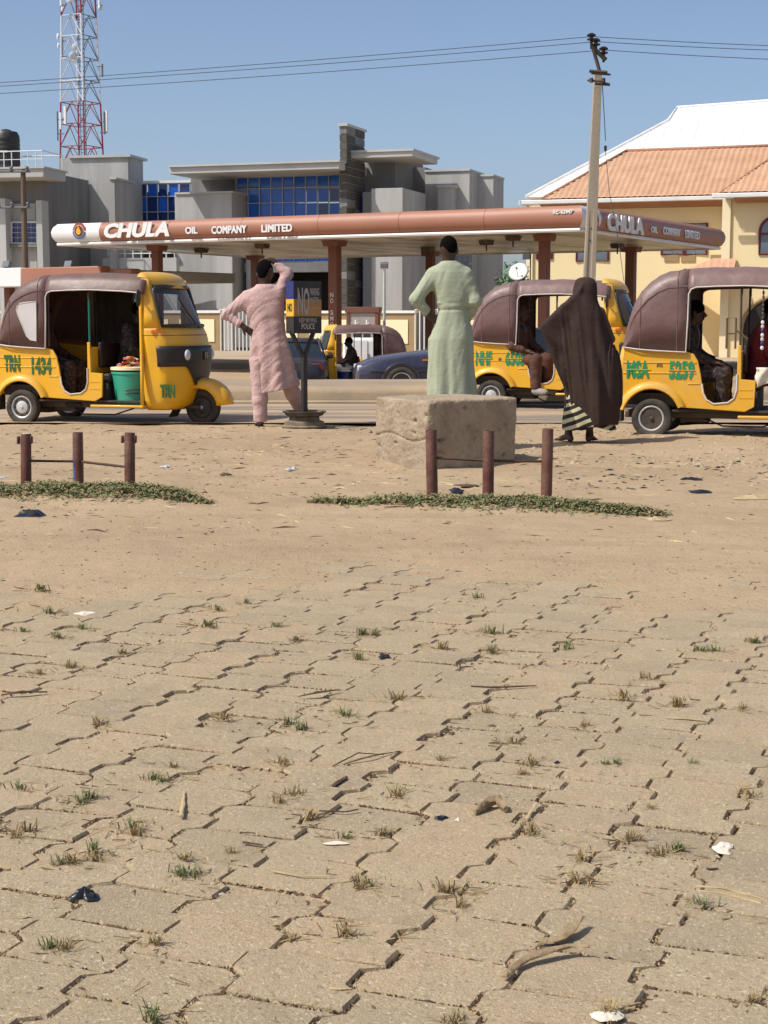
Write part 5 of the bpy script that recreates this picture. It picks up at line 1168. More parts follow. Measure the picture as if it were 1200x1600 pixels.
# bead string hanging in the right rickshaw
bs = empty('bead_string', on(TX, 1.08, -.585, 1.53), 0, 'string of blue and white beads hanging in the right rickshaw doorway', 'ornament')
for k in range(14):
    mb = MB(); mb.ell((0, 0, -.06 - k * .042), (.012 if k < 7 else .018, .012, .022)); mb.build('bead', M[('signblue', 'white', 'palebag')[k % 3]] if k > 6 else M['darkmetal'], bs)
mb = MB(); mb.tube([(0, 0, .0), (0, 0, -.66)], .003, 4); mb.build('cord', M['black'], bs)
rg = MB(); rg.grid(lambda u, v: Vector((u * .16 + .01 * math.sin(9 * v), .02 * math.sin(7 * u + 5 * v), -v * .20 * (1 - .3 * u))), 8, 8)
o = rg.build('tied_rag', M['rag'], None, smooth=True, solid=.006); o.location = on(TX, 1.03, -.60, .73); meta(o, 'crumpled pale rag tied to the post of the right rickshaw', 'rag')

# ================================================================== CARS BEYOND THE MEDIAN
def car(px, Y, yaw, label, length=4.4):
    p = at(px, 560, Y); root = empty('parked_car', (p.x, Y, gz(Y)), yaw, label, 'car')
    P = lambda name, mb, mat, **k: mb.build(name, mat, root, **k)
    # x forward: 0 at front axle; sections: x, z_low, z_belt, half width
    X = [(.86, .30, .52, .60), (.80, .22, .62, .74), (.62, .19, .70, .80), (.42, .19, .76, .83), (.36, .19, .775, .84), (.0, .19, .82, .845), (-.36, .19, .86, .85), (-.5, .19, .875, .85), (-.75, .19, .91, .85), (-1.4, .19, .92, .855), (-2.2, .19, .94, .855), (-2.95, .20, .96, .85), (-3.3, .22, .95, .83), (-3.55, .26, .90, .76), (-3.62, .34, .82, .66)]
    secs = []
    for x, zl_, zb, hw in X:
        q = [(hw * .93, zl_), (hw * .99, zl_ + (zb - zl_) * .3), (hw, zl_ + (zb - zl_) * .55), (hw * .985, zb - .09), (hw * .95, zb - .03), (hw * .84, zb), (hw * .45, zb + .03), (0, zb + .04)]
        secs.append([Vector((x, -a, b_)) for a, b_ in q] + [Vector((x, a, b_)) for a, b_ in q[-2::-1]])
    mb = MB(); mb.loft(secs); body = P('body', mb, M['navy'], smooth='auto', angle=35)
    top = [(-.62, .92, .93), (-.95, 1.14, .86), (-1.3, 1.33, .78), (-1.7, 1.40, .74), (-2.3, 1.40, .73), (-2.7, 1.32, .72), (-3.05, 1.12, .76), (-3.3, .96, .8)]
    secs = []
    for x, zt_, k in top:
        h = zt_ - .90; hw = .80
        q = [(hw, .88), (hw * (1 - .14 * h / .5), .88 + h * .7), (hw * (1 - .22 * h / .5), zt_ - .03), (hw * .55, zt_), (0, zt_ + .01)]
        secs.append([Vector((x, -a, b_)) for a, b_ in q] + [Vector((x, a, b_)) for a, b_ in q[-2::-1]])
    mb = MB(); mb.loft(secs); P('cabin_glass', mb, M['carglass'], smooth='auto', angle=40)
    mb = MB(); mb.loft([[p_ + Vector((0, 0, .012)) for p_ in q[2:-2]] for q in secs[2:6]], close=False); P('roof', mb, M['navy'], smooth=True, solid=.02)
    for sd in (-1, 1):
        for pts in ([(-.62, sd * .79, .91), (-1.3, sd * .66, 1.33), (-1.7, sd * .62, 1.40)], [(-1.85, sd * .80, .90), (-1.9, sd * .655, 1.38)], [(-2.3, sd * .62, 1.4), (-2.75, sd * .64, 1.3), (-3.2, sd * .78, .92)]):
            mb = MB(); mb.tube(pts, .03, 6); P('pillar', mb, M['navy'], smooth=True)
        for xx in (-.7, -1.9, -2.8): mb = MB(); mb.bb(xx, xx + .012, sd * .845, sd * .858, .3, .88); P('door_gap', mb, M['black'])
        mb = MB(); mb.bb(-3.3, .6, sd * .845, sd * .866, .50, .54); P('side_moulding', mb, M['black'], bevel=.006)
        mb = MB(); mb.box((-.82, sd * .93, .97), (.12, .16, .11)); P('mirror', mb, M['navy'], bevel=.03)
        mb = MB(); mb.box((.745, sd * .55, .58), (.1, .30, .11), Matrix.Rotation(-sd * .35, 3, 'Z')); P('headlight', mb, M['lens'], bevel=.02)
        mb = MB(); mb.box((-3.57, sd * .6, .78), (.08, .3, .16)); P('tail_lamp', mb, M['red'], bevel=.02)
        mb = MB(); mb.box((-.45, sd * .856, .74), (.1, .012, .03)); P('side_repeater', mb, M['orange'])
        for xx in (0, -2.6):
            mb = MB(); secs = []
            for k in range(13):
                a = R(-8 + 196 * k / 12); secs.append([(xx + rr * math.cos(a), sd * y_, .31 + rr * math.sin(a)) for rr, y_ in ((.345, .80), (.345, .868), (.375, .872), (.39, .85))])
            mb.loft(secs, close=False); P('wheel_arch', mb, M['navy'], smooth='auto')
            mb = MB(); mb.lathe([(.02, 0), (.345, 0), (.345, .08), (.02, .08)], 24, Matrix.Translation((xx, sd * .79 - (0 if sd > 0 else -.0), .31)) @ Matrix.Rotation(R(90) * (1 if sd < 0 else -1), 4, 'X')); P('wheel_well', mb, M['voiddark'])
            wheel(root, (xx, sd * .79, .31), .31, .19, sd, 'spokes', ('rubber', 'ivoryrim'))
    return root
car(622, 31.5, R(180 + 4), 'dark blue saloon car with cream spoked wheels beyond the reservation beside the man in green')
c2_ = car(457, 40.5, R(93), 'dark blue car partly hidden behind the police sign and the man in pink')
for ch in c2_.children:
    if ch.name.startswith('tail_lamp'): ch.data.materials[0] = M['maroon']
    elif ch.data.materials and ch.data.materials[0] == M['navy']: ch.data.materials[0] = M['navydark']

# ================================================================== BLOCK, STEP, SIGN, POSTS
def rough_box(name, dims, seed, mat, parent=None, n=26, amp=.012, rad=.045, notch=True):
    w_, d_, h_ = dims; bm_v = []; r = random.Random(seed)
    mb = MB(); faces = []
    def sidef(fn, nu, nv): mb.grid(fn, nu, nv)
    X = lambda u: -w_ / 2 + w_ * u; Y = lambda u: -d_ / 2 + d_ * u; Z = lambda u: h_ * u
    sidef(lambda u, v: Vector((X(u), Y(0), Z(v))), n, n); sidef(lambda u, v: Vector((X(1 - u), Y(1), Z(v))), n, n)
    sidef(lambda u, v: Vector((X(1), Y(u), Z(v))), n, n); sidef(lambda u, v: Vector((X(0), Y(1 - u), Z(v))), n, n); sidef(lambda u, v: Vector((X(u), Y(v), Z(1))), n, n)
    V_ = np.array([tuple(v) for v in mb.v])
    # round the edges towards an inner box, more where chipped
    c = np.array([0, 0, h_ / 2]); half_ = np.array([w_ / 2, d_ / 2, h_ / 2]); q = V_ - c
    chip = np.clip(fbm(V_[:, 0] * 2 + V_[:, 2], V_[:, 1] * 2 - V_[:, 2] * 1.7, .16, 3, seed), -.3, .6)
    rr = rad * (1 + 2.2 * np.clip(chip, 0, 1))[:, None]
    inner = np.clip(q, -(half_ - rr), half_ - rr); d = q - inner; L_ = np.linalg.norm(d, axis=1, keepdims=True); L_[L_ < 1e-6] = 1
    q2 = inner + d / L_ * np.minimum(L_, rr)
    nrm = d / L_
    from mathutils import noise as mn
    def n3(k, sc_, off=0.): return np.array([mn.noise(Vector((p[0] * sc_ + off, p[1] * sc_ + seed, p[2] * sc_))) for p in q2])[:, None]
    bump = n3(0, 4) * amp * .8 + n3(1, 11, 3.) * amp * .5 + n3(2, 30, 7.) * amp * .35 + n3(3, 70, 1.) * amp * .2
    pit = -np.clip(n3(4, 20, 11.) - .46, 0, 1) * .10
    if notch: crack = np.exp(-((q2[:, 2] + .02 + .025 * np.sin(q2[:, 1] * 9 + q2[:, 0] * 7)) / .008) ** 2)[:, None] * -.016 * (q2[:, 0] < -.3).astype(float)[:, None]
    else: crack = 0
    q2 = q2 + nrm * (bump + pit + crack) + c
    me = bpy.data.meshes.new(name); me.from_pydata(q2.tolist(), [], mb.f)
    import bmesh; bm = bmesh.new(); bm.from_mesh(me); bmesh.ops.remove_doubles(bm, verts=bm.verts, dist=.004); bmesh.ops.recalc_face_normals(bm, faces=bm.faces); bm.to_mesh(me); bm.free()
    return link(name, me, mat, parent, smooth=True)
fc = gp(668, 732.5); by = R(32)
blk = rough_box('concrete_block', (.90, .82, .60), 5, M['conc'], n=60, rad=.022, amp=.010)
ux = Vector((math.cos(by), math.sin(by), 0)); uy = Vector((-math.sin(by), math.cos(by), 0))
blk.location = fc + ux * .45 + uy * .41 + Vector((0, 0, -.045)); blk.rotation_euler = (0, 0, by)
meta(blk, 'large chipped concrete block standing on the sand before the man in green', 'concrete block')
GMAN = at(702, 600, 14.75); gb = gh(GMAN.x, 14.75)
stp = rough_box('concrete_step', (.75, .5, .26), 8, M['conc'], n=18, notch=False); stp.location = (GMAN.x, 14.75, -.10); meta(stp, 'low concrete step behind the block under the man in green', 'step')

# police sign
sg0 = gp(474, 673.5); sy = sg0.y + .24
sg = empty('police_sign', (sg0.x, sy, gh(sg0.x, sy) + .004), R(33), 'black and yellow NO PARKING sign box on a wheel rim base', 'sign')
mb = MB(); mb.lathe([(.225, 0), (.25, .008), (.25, .02), (.225, .035), (.215, .07), (.17, .085), (.165, .125), (.21, .14), (.215, .16), (.24, .172), (.245, .185), (.22, .18), (.16, .13), (.05, .12), (.02, .12)], 40)
mb.build('wheel_rim_base', M['rimsteel'], sg, smooth='auto', angle=25)
mb = MB(); mb.tube([(.235 * math.cos(a), .235 * math.sin(a), .178) for a in [2 * math.pi * k / 28 for k in range(28)]], .008, 5, close=True); mb.build('rim_lip', M['rimsteel'], sg, smooth=True)
zt = .78
mb = MB(); mb.bb(-.028, .028, -.028, .028, .12, zt); mb.build('post', M['signblack'], sg, bevel=.004)
mb = MB(); mb.tube([(0, 0, zt - .02), (-.17, 0, 1.07)], .026, 6); mb.build('fork_arm', M['signblack'], sg)
mb = MB(); mb.tube([(0, 0, zt - .02), (.13, 0, 1.07)], .026, 6); mb.build('fork_arm', M['signblack'], sg)
x0, x1, z0, z1, ya, yb = -.175, .175, 1.035, 1.60, -.085, .085
zA, zB = z0 + .185, z0 + .37
for (za_, zb_, mn, ms) in ((z0, zA, 'signblack', 'signblack'), (zA, zB, 'signyellow_shade', 'signyellow'), (zB, z1, 'signblack', 'signblue')):
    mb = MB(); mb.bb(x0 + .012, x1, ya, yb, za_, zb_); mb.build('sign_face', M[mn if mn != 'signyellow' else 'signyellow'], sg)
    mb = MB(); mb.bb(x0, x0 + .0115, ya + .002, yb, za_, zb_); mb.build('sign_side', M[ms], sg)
def sl(s_, xa, xb, za_, zb_, off=.03, mat='signtext'): letters('lettering', s_, M[mat], sg, xb - xa, zb_ - za_, wallM((xa, ya - .001, za_), (1, 0, 0), (0, 0, 1)), ext=.004, off=off)
sl('NO', -.125, .02, zA + .01, z1 - .07, .02); sl('PARKING', .03, .145, z1 - .155, z1 - .075, .01); sl('WAITING', .03, .14, z1 - .235, z1 - .17, .01)
sl('KEEP MOVING', -.11, .11, zA - .068, zA - .018, .01); sl('POLICE', -.08, .085, z0 + .045, z0 + .108, .02)
mb = MB(); mb.bb(.03, .14, ya - .004, ya - .001, zA + .085, zA + .093); mb.build('rule_line', M['signtext'], sg)
letters('lettering', 'NO', M['signblack'], sg, .10, .09, wallM((x0 - .001, yb - .04, zA + .05), (0, -1, 0), (0, 0, 1)), ext=.003)
mb = MB(); mb.tube([(-.02, -.02, .2), (-.15, -.1, .13), (-.19, -.12, .125)], .006, 5); mb.build('wire_tie', M['twig'], sg)

# bollard rails
def rail(pts, h, label, blue=False, caps=False, rtop=None):
    P0 = [gp(*p) for p in pts]; c = P0[1]; root = empty('post_rail', (c.x, c.y, gh(c.x, c.y)), 0, label, 'railing')
    for i, p in enumerate(P0):
        q = p - c; mb = MB(); hh = h[i]; rr = .0375
        tx = rnd.uniform(-.008, .008)
        secs = [(rr, -.25), (rr, hh * .5), (rr * .99, hh - .008), (rr * .94, hh), (rr * .8, hh), (rr * .78, hh - .03), (.002, hh - .032)]
        mb.lathe(secs, 22, Matrix.Translation(q) @ Matrix.Rotation(tx * 3, 4, 'Y')); po = mb.build('post', M['rustred'], root, smooth='auto', angle=30)
        if caps and i == 0: mb = MB(); mb.lathe([(.033, hh - .003), (.033, hh + .002), (.005, hh + .004)], 20, Matrix.Translation(q) @ Matrix.Rotation(tx * 3, 4, 'Y')); mb.build('pipe_filling', M['rimpipe'], po)
        if caps and i in (0, 2):
            for s_ in ((-1, 1) if True else (1,)): mb = MB(); mb.box(q + Vector((s_ * .045, 0, hh - .045)), (.018, .05, .055)); mb.build('clamp_ear', M['rustred'], po, bevel=.008)
        if blue and i == 1: 
            mb = MB(); mb.grid(lambda u, v: Matrix.Translation(q) @ Matrix.Rotation(tx * 3, 4, 'Y') @ Vector((.0386 * math.cos(R(175 + 62 * u * (.55 + .45 * math.sin(3.1 * v + .4)))), .0386 * math.sin(R(175 + 62 * u * (.55 + .45 * math.sin(3.1 * v + .4)))), .0 + hh * .62 * v)), 8, 10); mb.build('paint_mark', M['bluescuff'], po, smooth=True)
    zr_ = h[1] * (.42 if blue else .38)
    a, b_, d = [P - c for P in P0]
    mb = MB(); mb.tube([a + Vector((.03, 0, zr_ + (.03 if blue else .10))), b_ + Vector((0, .0, zr_ + .015 + (0 if blue else .07))), d + Vector((-.03, 0, zr_ - .0 + (0 if blue else .07)))], .010, 6); mb.build('bar', M['rusty'], root)
    return root
s1 = 1 / 1.0
rail([(41, 766), (123, 763), (203, 769)], [.385, .385, .40], 'three short rust red posts joined by a bar at the left', True, True)
rail([(675.5, 787), (762.5, 788), (853.5, 785)], [.46, .455, .46], 'three short rust red posts joined by a bar before the concrete block')

# ================================================================== PEOPLE (smooth implicit bodies)
def surf(fn, lo, hi, h):
    nx, ny, nz = [int(math.ceil((hi[i] - lo[i]) / h)) + 1 for i in range(3)]
    X, Y, Z = np.meshgrid(lo[0] + h * np.arange(nx), lo[1] + h * np.arange(ny), lo[2] + h * np.arange(nz), indexing='ij')
    X = X.astype(np.float32); Y = Y.astype(np.float32); Z = Z.astype(np.float32)
    V = fn(X, Y, Z).astype(np.float32); V[V == 0] = 1e-6
    V[0] = np.maximum(V[0], h); V[-1] = np.maximum(V[-1], h); V[:, 0] = np.maximum(V[:, 0], h); V[:, -1] = np.maximum(V[:, -1], h); V[:, :, 0] = np.maximum(V[:, :, 0], h); V[:, :, -1] = np.maximum(V[:, :, -1], h)
    S = V < 0; cnt = np.zeros((nx - 1, ny - 1, nz - 1), np.int8)
    for a in (0, 1):
        for b in (0, 1):
            for c in (0, 1): cnt += S[a:nx - 1 + a, b:ny - 1 + b, c:nz - 1 + c]
    act = (cnt > 0) & (cnt < 8); idx = -np.ones(act.shape, np.int64); I = np.argwhere(act); idx[act] = np.arange(len(I))
    pos = np.zeros((len(I), 3)); num = np.zeros(len(I)); cs = [(a, b, c) for a in (0, 1) for b in (0, 1) for c in (0, 1)]
    for a in cs:
        for ax in range(3):
            if a[ax] == 0:
                b = list(a); b[ax] = 1
                va = V[I[:, 0] + a[0], I[:, 1] + a[1], I[:, 2] + a[2]]; vb = V[I[:, 0] + b[0], I[:, 1] + b[1], I[:, 2] + b[2]]
                m = (va < 0) != (vb < 0); t_ = np.where(m, va / np.where(m, va - vb, 1), 0); p = np.tile(np.array(a, float), (len(I), 1)); p[:, ax] += t_
                pos[m] += p[m]; num[m] += 1
    pos = (pos / num[:, None] + I) * h + np.array(lo)
    quads = []
    for ax in range(3):
        o1, o2 = [(1, 2), (2, 0), (0, 1)][ax]
        sl_ = [slice(1, None)] * 3; sl_[ax] = slice(0, [nx, ny, nz][ax] - 1)
        lim = [nx - 1, ny - 1, nz - 1]
        A = S[tuple(slice(0, lim[k]) if k == ax else slice(1, lim[k]) for k in range(3))]
        B = S[tuple(slice(1, lim[k] + 1) if k == ax else slice(1, lim[k]) for k in range(3))]
        E = np.argwhere(A != B); fl_ = A[tuple(E.T)]
        E = E + np.array([0 if k == ax else 1 for k in range(3)])
        def id_(d1, d2): q = E.copy(); q[:, o1] -= d1; q[:, o2] -= d2; return idx[tuple(q.T)]
        Q = np.stack([id_(1, 1), id_(0, 1), id_(0, 0), id_(1, 0)], 1); Q[~fl_] = Q[~fl_][:, ::-1]; quads.append(Q)
    Q = np.concatenate(quads); Q = Q[(Q >= 0).all(1)]
    return pos, Q
def smin(a, b, k):
    h = np.clip(.5 + .5 * (b - a) / k, 0, 1); return b * (1 - h) + a * h - k * h * (1 - h)
def smax(a, b, k): return -smin(-a, -b, k)
def cap(X, Y, Z, a, b, r0, r1):
    ax, ay, az = a; bx_, by_, bz = b; dx, dy, dz = bx_ - ax, by_ - ay, bz - az; L2 = dx * dx + dy * dy + dz * dz + 1e-9
    t_ = np.clip(((X - ax) * dx + (Y - ay) * dy + (Z - az) * dz) / L2, 0, 1)
    return np.sqrt((X - ax - t_ * dx) ** 2 + (Y - ay - t_ * dy) ** 2 + (Z - az - t_ * dz) ** 2) - (r0 + (r1 - r0) * t_)
def ellp(X, Y, Z, c, r):
    q = np.sqrt(((X - c[0]) / r[0]) ** 2 + ((Y - c[1]) / r[1]) ** 2 + ((Z - c[2]) / r[2]) ** 2); return (q - 1) * min(r)
def loftf(X, Y, Z, tab, z0=None, z1=None, kx=0, amp=0, ph=0.0, tw=0.0, sq=2.0):
    # tab rows: z, cx, cy, rx, ry, fold amplitude
    T = np.array(tab, float); T = T[np.argsort(T[:, 0])]
    f = lambda k: np.interp(Z, T[:, 0], T[:, k])
    cx, cy, rx, ry = f(1), f(2), f(3), f(4); th = np.arctan2((Y - cy) / ry, (X - cx) / rx)
    am = f(5) if T.shape[1] > 5 else 0
    fold = am * (np.sin(kx * th + ph + tw * Z) * .6 + np.sin((kx * 1.7) * th + ph * 2.1 - tw * 1.3 * Z + 1.0) * .4) if kx else 0
    q = ((np.abs((X - cx) / rx)) ** sq + (np.abs((Y - cy) / ry)) ** sq) ** (1 / sq)
    d = (q - 1) * np.minimum(rx, ry) - fold
    d = np.maximum(d, Z - T[-1, 0]); return np.maximum(d, T[0, 0] - Z)
def pmesh(name, fn, lo, hi, h, mat, parent, solid=0):
    V_, Q = surf(fn, lo, hi, h)
    # one light smoothing pass
    acc = V_.copy(); n = np.ones(len(V_))
    for i in range(4):
        a, b = Q[:, i], Q[:, (i + 1) % 4]; np.add.at(acc, a, V_[b]); np.add.at(acc, b, V_[a]); np.add.at(n, a, 1); np.add.at(n, b, 1)
    V_ = .5 * V_ + .5 * acc / n[:, None]
    return link(name, np_mesh(name, V_, Q), mat, parent, smooth=True, solid=solid)
def head(X, Y, Z, c, r=1.0, yaw=0.0, up=None):
    # face towards +y turned by yaw; c = centre of skull
    ca, sa = math.cos(yaw), math.sin(yaw); x = (X - c[0]) * ca + (Y - c[1]) * sa; y = -(X - c[0]) * sa + (Y - c[1]) * ca; z = Z - c[2]; s = r
    d = ellp(x, y, z, (0, -.008 * s, .02 * s), (.076 * s, .096 * s, .098 * s))
    d = smin(d, ellp(x, y, z, (0, .022 * s, -.055 * s), (.055 * s, .062 * s, .068 * s)), .035)
    d = smin(d, cap(x, y, z, (0, .083 * s, .0), (0, .105 * s, -.035 * s), .010 * s, .017 * s), .014)      # nose
    d = smin(d, ellp(x, y, z, (0, .078 * s, -.068 * s), (.026 * s, .016 * s, .012 * s)), .01)               # mouth
    for q in (-1, 1):
        d = smin(d, ellp(x, y, z, (q * .078 * s, -.005 * s, -.012 * s), (.012 * s, .020 * s, .032 * s)), .008)  # ears
        d = smax(d, -ellp(x, y, z, (q * .032 * s, .098 * s, .008 * s), (.018 * s, .014 * s, .010 * s)), .01)       # eye sockets
        d = smin(d, ellp(x, y, z, (q * .032 * s, .082 * s, .008 * s), (.012 * s, .010 * s, .008 * s)), .004)
    return d
def hand(X, Y, Z, w_, pd, fd, nd, spread=1.0, curl=.5, s=1.0):
    # w_ wrist, pd palm direction, fd finger start direction, nd palm normal (side fingers curl to)
    w_ = Vector(w_); pd = Vector(pd).normalized(); nd = Vector(nd).normalized(); sd = pd.cross(nd).normalized()
    d = cap(X, Y, Z, w_, w_ + pd * .035 * s, .026 * s, .03 * s)
    for i, (o, L_) in enumerate(((-.030, .070), (-.010, .080), (.010, .075), (.029, .060))):
        k0 = w_ + pd * .03 * s + sd * o * .6 * s; k1 = w_ + pd * .088 * s + sd * o * s
        d = smin(d, cap(X, Y, Z, k0, k1, .014 * s, .0115 * s), .010)
        dd = (pd + sd * o * 4 * spread).normalized(); k2 = k1 + (dd * math.cos(curl * .7) + nd * math.sin(curl * .7)) * L_ * .5 * s; k3 = k2 + (dd * math.cos(curl * 1.7) + nd * math.sin(curl * 1.7)) * L_ * .5 * s
        d = smin(d, np.minimum(cap(X, Y, Z, k1, k2, .0105 * s, .0095 * s), cap(X, Y, Z, k2, k3, .0095 * s, .0078 * s)), .004)
    t0 = w_ + pd * .02 * s - sd * .022 * s; t1 = t0 + (pd * .6 - sd * .8).normalized() * .042 * s; t2 = t1 + (pd * .9 - sd * .25 + nd * .3).normalized() * .032 * s
    d = smin(d, np.minimum(cap(X, Y, Z, t0, t1, .015 * s, .012 * s), cap(X, Y, Z, t1, t2, .0115 * s, .009 * s)), .006)
    return d
def foot(X, Y, Z, a, dirn, s=1.0):
    a = Vector(a); dv = Vector(dirn).normalized(); sv = Vector((dv.y, -dv.x, 0))
    d = cap(X, Y, Z, a + Vector((0, 0, .075)), a - dv * .035 + Vector((0, 0, .035)), .034 * s, .034 * s)
    d = smin(d, cap(X, Y, Z, a + Vector((0, 0, .055)), a + dv * .13 + Vector((0, 0, .026)), .034 * s, .026 * s), .02)
    for i in range(5): o = (-.034 + .017 * i); d = smin(d, cap(X, Y, Z, a + dv * .12 + sv * o * .8 + Vector((0, 0, .02)), a + dv * (.185 - .008 * abs(i - 1)) + sv * o + Vector((0, 0, .013)), .014 * s, (.010 if i else .013) * s), .008)
    return np.maximum(d, -Z + .001)
def drape(X, Y, Z, dirs, wf=1.0):
    # soft directional folds: list of (kx, ky, kz, amp, phase)
    t_ = 0
    wx = wf * (.035 * np.sin(X * 17 + Z * 9) + .03 * np.sin(Z * 14 - Y * 11))
    for kx, ky, kz, am, ph in dirs:
        s_ = np.sin((X + wx) * kx + Y * ky + (Z + wx * .6) * kz + ph); t_ = t_ + am * (1 - 2 * np.abs(s_) ** .8)
    return t_

def foldf(X, Y, Z, ang, s1, s2, am, seed=0, fan=0.0):
    # irregular ridged folds: s1 across the fold, s2 along it, ang = direction the folds run in the xz plane
    c, s = math.cos(ang), math.sin(ang); al = X * c + Z * s; ac = -X * s + Z * c + Y * .6
    if fan: ac = ac * (1 + fan * Z)
    n = vnoise(ac / s1 + .6 * np.sin(al / s2 * 2.2), al / s2, seed); m = vnoise(ac / (s1 * .45) + 7, al / (s2 * .7) + .4 * np.sin(ac / s1), seed + 5)
    return (am * (1 - 4.2 * np.abs(n)) + am * .42 * (1 - 4.2 * np.abs(m))).astype(np.float32)
def on_ground(px, py):
    p = gp(px, py); return Vector((p.x, p.y, gh(p.x, p.y)))
# ---- man in pink, hand on head, seen from behind
pk0 = gp(407, 671); YP = pk0.y + .1; SC = F / (YP * CP + CAMH * SP); zgr = gh(pk0.x, YP)
def lp_(px, py, y=0.0):  # local point from the photograph, at this man's distance
    q = at(px, py, YP + y); return (q.x - pk0.x, y, q.z - zgr)
pink = empty('person', (pk0.x, YP, zgr), 0, 'man in pink kaftan seen from behind with right hand on his head', 'person')
HD = lp_(414, 427, .03); SHL = lp_(387, 465); SHR = lp_(436, 459); ELL = lp_(355, 491, -.02); WRL = lp_(380, 510, -.06); ELR = lp_(449, 428, .02); WRR = lp_(426, 407, .03)
AL = lp_(407, 668, 0); AR = lp_(478, 655, .45)
def body_p(X, Y, Z):
    d = head(X, Y, Z, (HD[0], HD[1], HD[2]), 1.12, yaw=.35)
    d = smin(d, cap(X, Y, Z, (HD[0], HD[1] - .01, HD[2] - .04), lp_(415, 456, .02), .054, .055), .03)
    d = smin(d, cap(X, Y, Z, lp_(415, 478, .02), lp_(415, 540), .08, .08), .04)
    for a, b_, c in ((SHL, ELL, WRL), (SHR, ELR, WRR)):
        d = smin(d, cap(X, Y, Z, a, b_, .05, .04), .03); d = smin(d, cap(X, Y, Z, b_, c, .038, .027), .015)
    d = smin(d, hand(X, Y, Z, WRL, (.75, -.1, -.55), None, (.3, .8, .0), 1.2, .5), .012)
    d = smin(d, hand(X, Y, Z, WRR, (-1, .05, .10), None, (-.1, -.1, -1), 1.0, .45), .012)
    for a, b_, c in ((lp_(404, 560), lp_(406, 620), AL), (lp_(434, 560), lp_(458, 612, .2), AR)):
        d = smin(d, cap(X, Y, Z, a, b_, .085, .055), .03); d = smin(d, cap(X, Y, Z, b_, (c[0], c[1], .08), .055, .035), .02)
    d = smin(d, foot(X, Y, Z, (AL[0], AL[1], .005), (-.2, 1, 0)), .02); d = smin(d, foot(X, Y, Z, (AR[0], AR[1], .005), (.35, 1, 0)), .02)
    return d
pmesh('body', body_p, (-.55, -.30, -.02), (.75, .80, 1.98), .0075, M['skin'], pink)
def hair_p(X, Y, Z):
    x, y, z = X - HD[0], Y - HD[1], Z - HD[2]
    d = ellp(x, y, z, (0, -.010, .030), (.093, .112, .112)); return smax(d, -(z + .065 + .25 * -np.minimum(y, .0) * 0 - .35 * np.maximum(y, 0)), .015)
pmesh('hair', hair_p, (HD[0] - .13, -.13, HD[2] - .13), (HD[0] + .13, .17, HD[2] + .17), .0075, M['hair'], pink)
def sleeve(X, Y, Z, a, b_, c, r0, r1, r2, cut=.85, fa=.006):
    d = cap(X, Y, Z, a, b_, r0, r1); e = Vector(b_) + (Vector(c) - Vector(b_)) * cut; d2 = cap(X, Y, Z, b_, e, r1, r2)
    v = (Vector(c) - Vector(b_)).normalized(); d2 = smax(d2, (X - e[0]) * v[0] + (Y - e[1]) * v[1] + (Z - e[2]) * v[2] - .0, .006)
    w_ = (X * v[0] + Y * v[1] + Z * v[2]); return smin(d, d2, .03) + fa * (np.abs(np.sin(w_ * 48 + 3 * X * 9)) - .5)
def tx(px, py): q = lp_(px, py); return q[0], q[2]
def robe_row(xl, xr, py, depth, cy=0., am=0.): a = tx(xl, py); b_ = tx(xr, py); return (a[1], (a[0] + b_[0]) / 2, cy, (b_[0] - a[0]) / 2, depth, am)
tabP = [robe_row(401, 430, 444, .07), robe_row(397, 434, 448, .086), robe_row(384, 441, 455, .10), robe_row(374, 445, 468, .118), robe_row(378, 445, 480, .125, 0, .002), robe_row(388, 446, 500, .125, 0, .004), robe_row(391, 447, 517, .125, 0, .006), robe_row(391, 452, 540, .14, 0, .008), robe_row(391, 458, 565, .16, .03, .012), robe_row(392, 463, 590, .18, .06, .018), robe_row(393, 466, 603, .185, .07, .02), robe_row(393, 467, 616, .185, .07, .02)]
def kaftan(X, Y, Z):
    d = loftf(X, Y, Z, tabP, kx=5, ph=.6, tw=3.0, sq=2.2)
    d = smin(d, sleeve(X, Y, Z, SHL, ELL, WRL, .075, .062, .050, .88), .045)
    d = smin(d, sleeve(X, Y, Z, SHR, ELR, WRR, .078, .064, .048, .80), .045)
    hemz = tx(430, 611)[1] + (X - tx(430, 611)[0]) * (tx(466, 602)[1] - tx(397, 616)[1]) / (tx(466, 602)[0] - tx(397, 616)[0])
    m = np.clip((tx(0, 470)[1] - Z) / .15, 0, 1)
    d = d + (.35 + .65 * m) * foldf(X, Y, Z, R(38), .075, .34, .0065, 3) + (1 - m) * 0
    d = smax(d, hemz - Z, .004)
    return smax(d, -(((X - HD[0]) ** 2 + (Y - HD[1]) ** 2) ** .5 - .062) if False else d, .001)
pmesh('kaftan', kaftan, (-.52, -.36, .30), (.45, .42, 1.80), .0085, M['pink'], pink)
def trouser(a, b_, c, top=.10, rb=.075):
    def fn(X, Y, Z):
        d = smin(cap(X, Y, Z, a, b_, .105, .085), cap(X, Y, Z, b_, (c[0], c[1], .06), .085, rb), .03) + foldf(X, Y, Z, R(15), .05, .16, .0045, 8)
        return smax(d, .055 - Z, .004)
    return fn
t1 = trouser(lp_(404, 565), lp_(406, 625), AL); t2 = trouser(lp_(434, 565, .04), lp_(458, 615, .2), AR)
pmesh('trousers', lambda X, Y, Z: np.minimum(t1(X, Y, Z), t2(X, Y, Z)), (-.28, -.25, .02), (.68, .68, .80), .009, M['pink'], pink)
for k, (a, dv) in enumerate(((AL, (-.2, 1, 0)), (AR, (.35, 1, 0)))):
    mb = MB(); mb.box((a[0] + dv[0] * .06, a[1] + .06, .006), (.095, .27, .014), Matrix.Rotation(-math.atan2(dv[0], 1), 3, 'Z')); mb.build('sandal', M['sandal'], pink, bevel=.006)

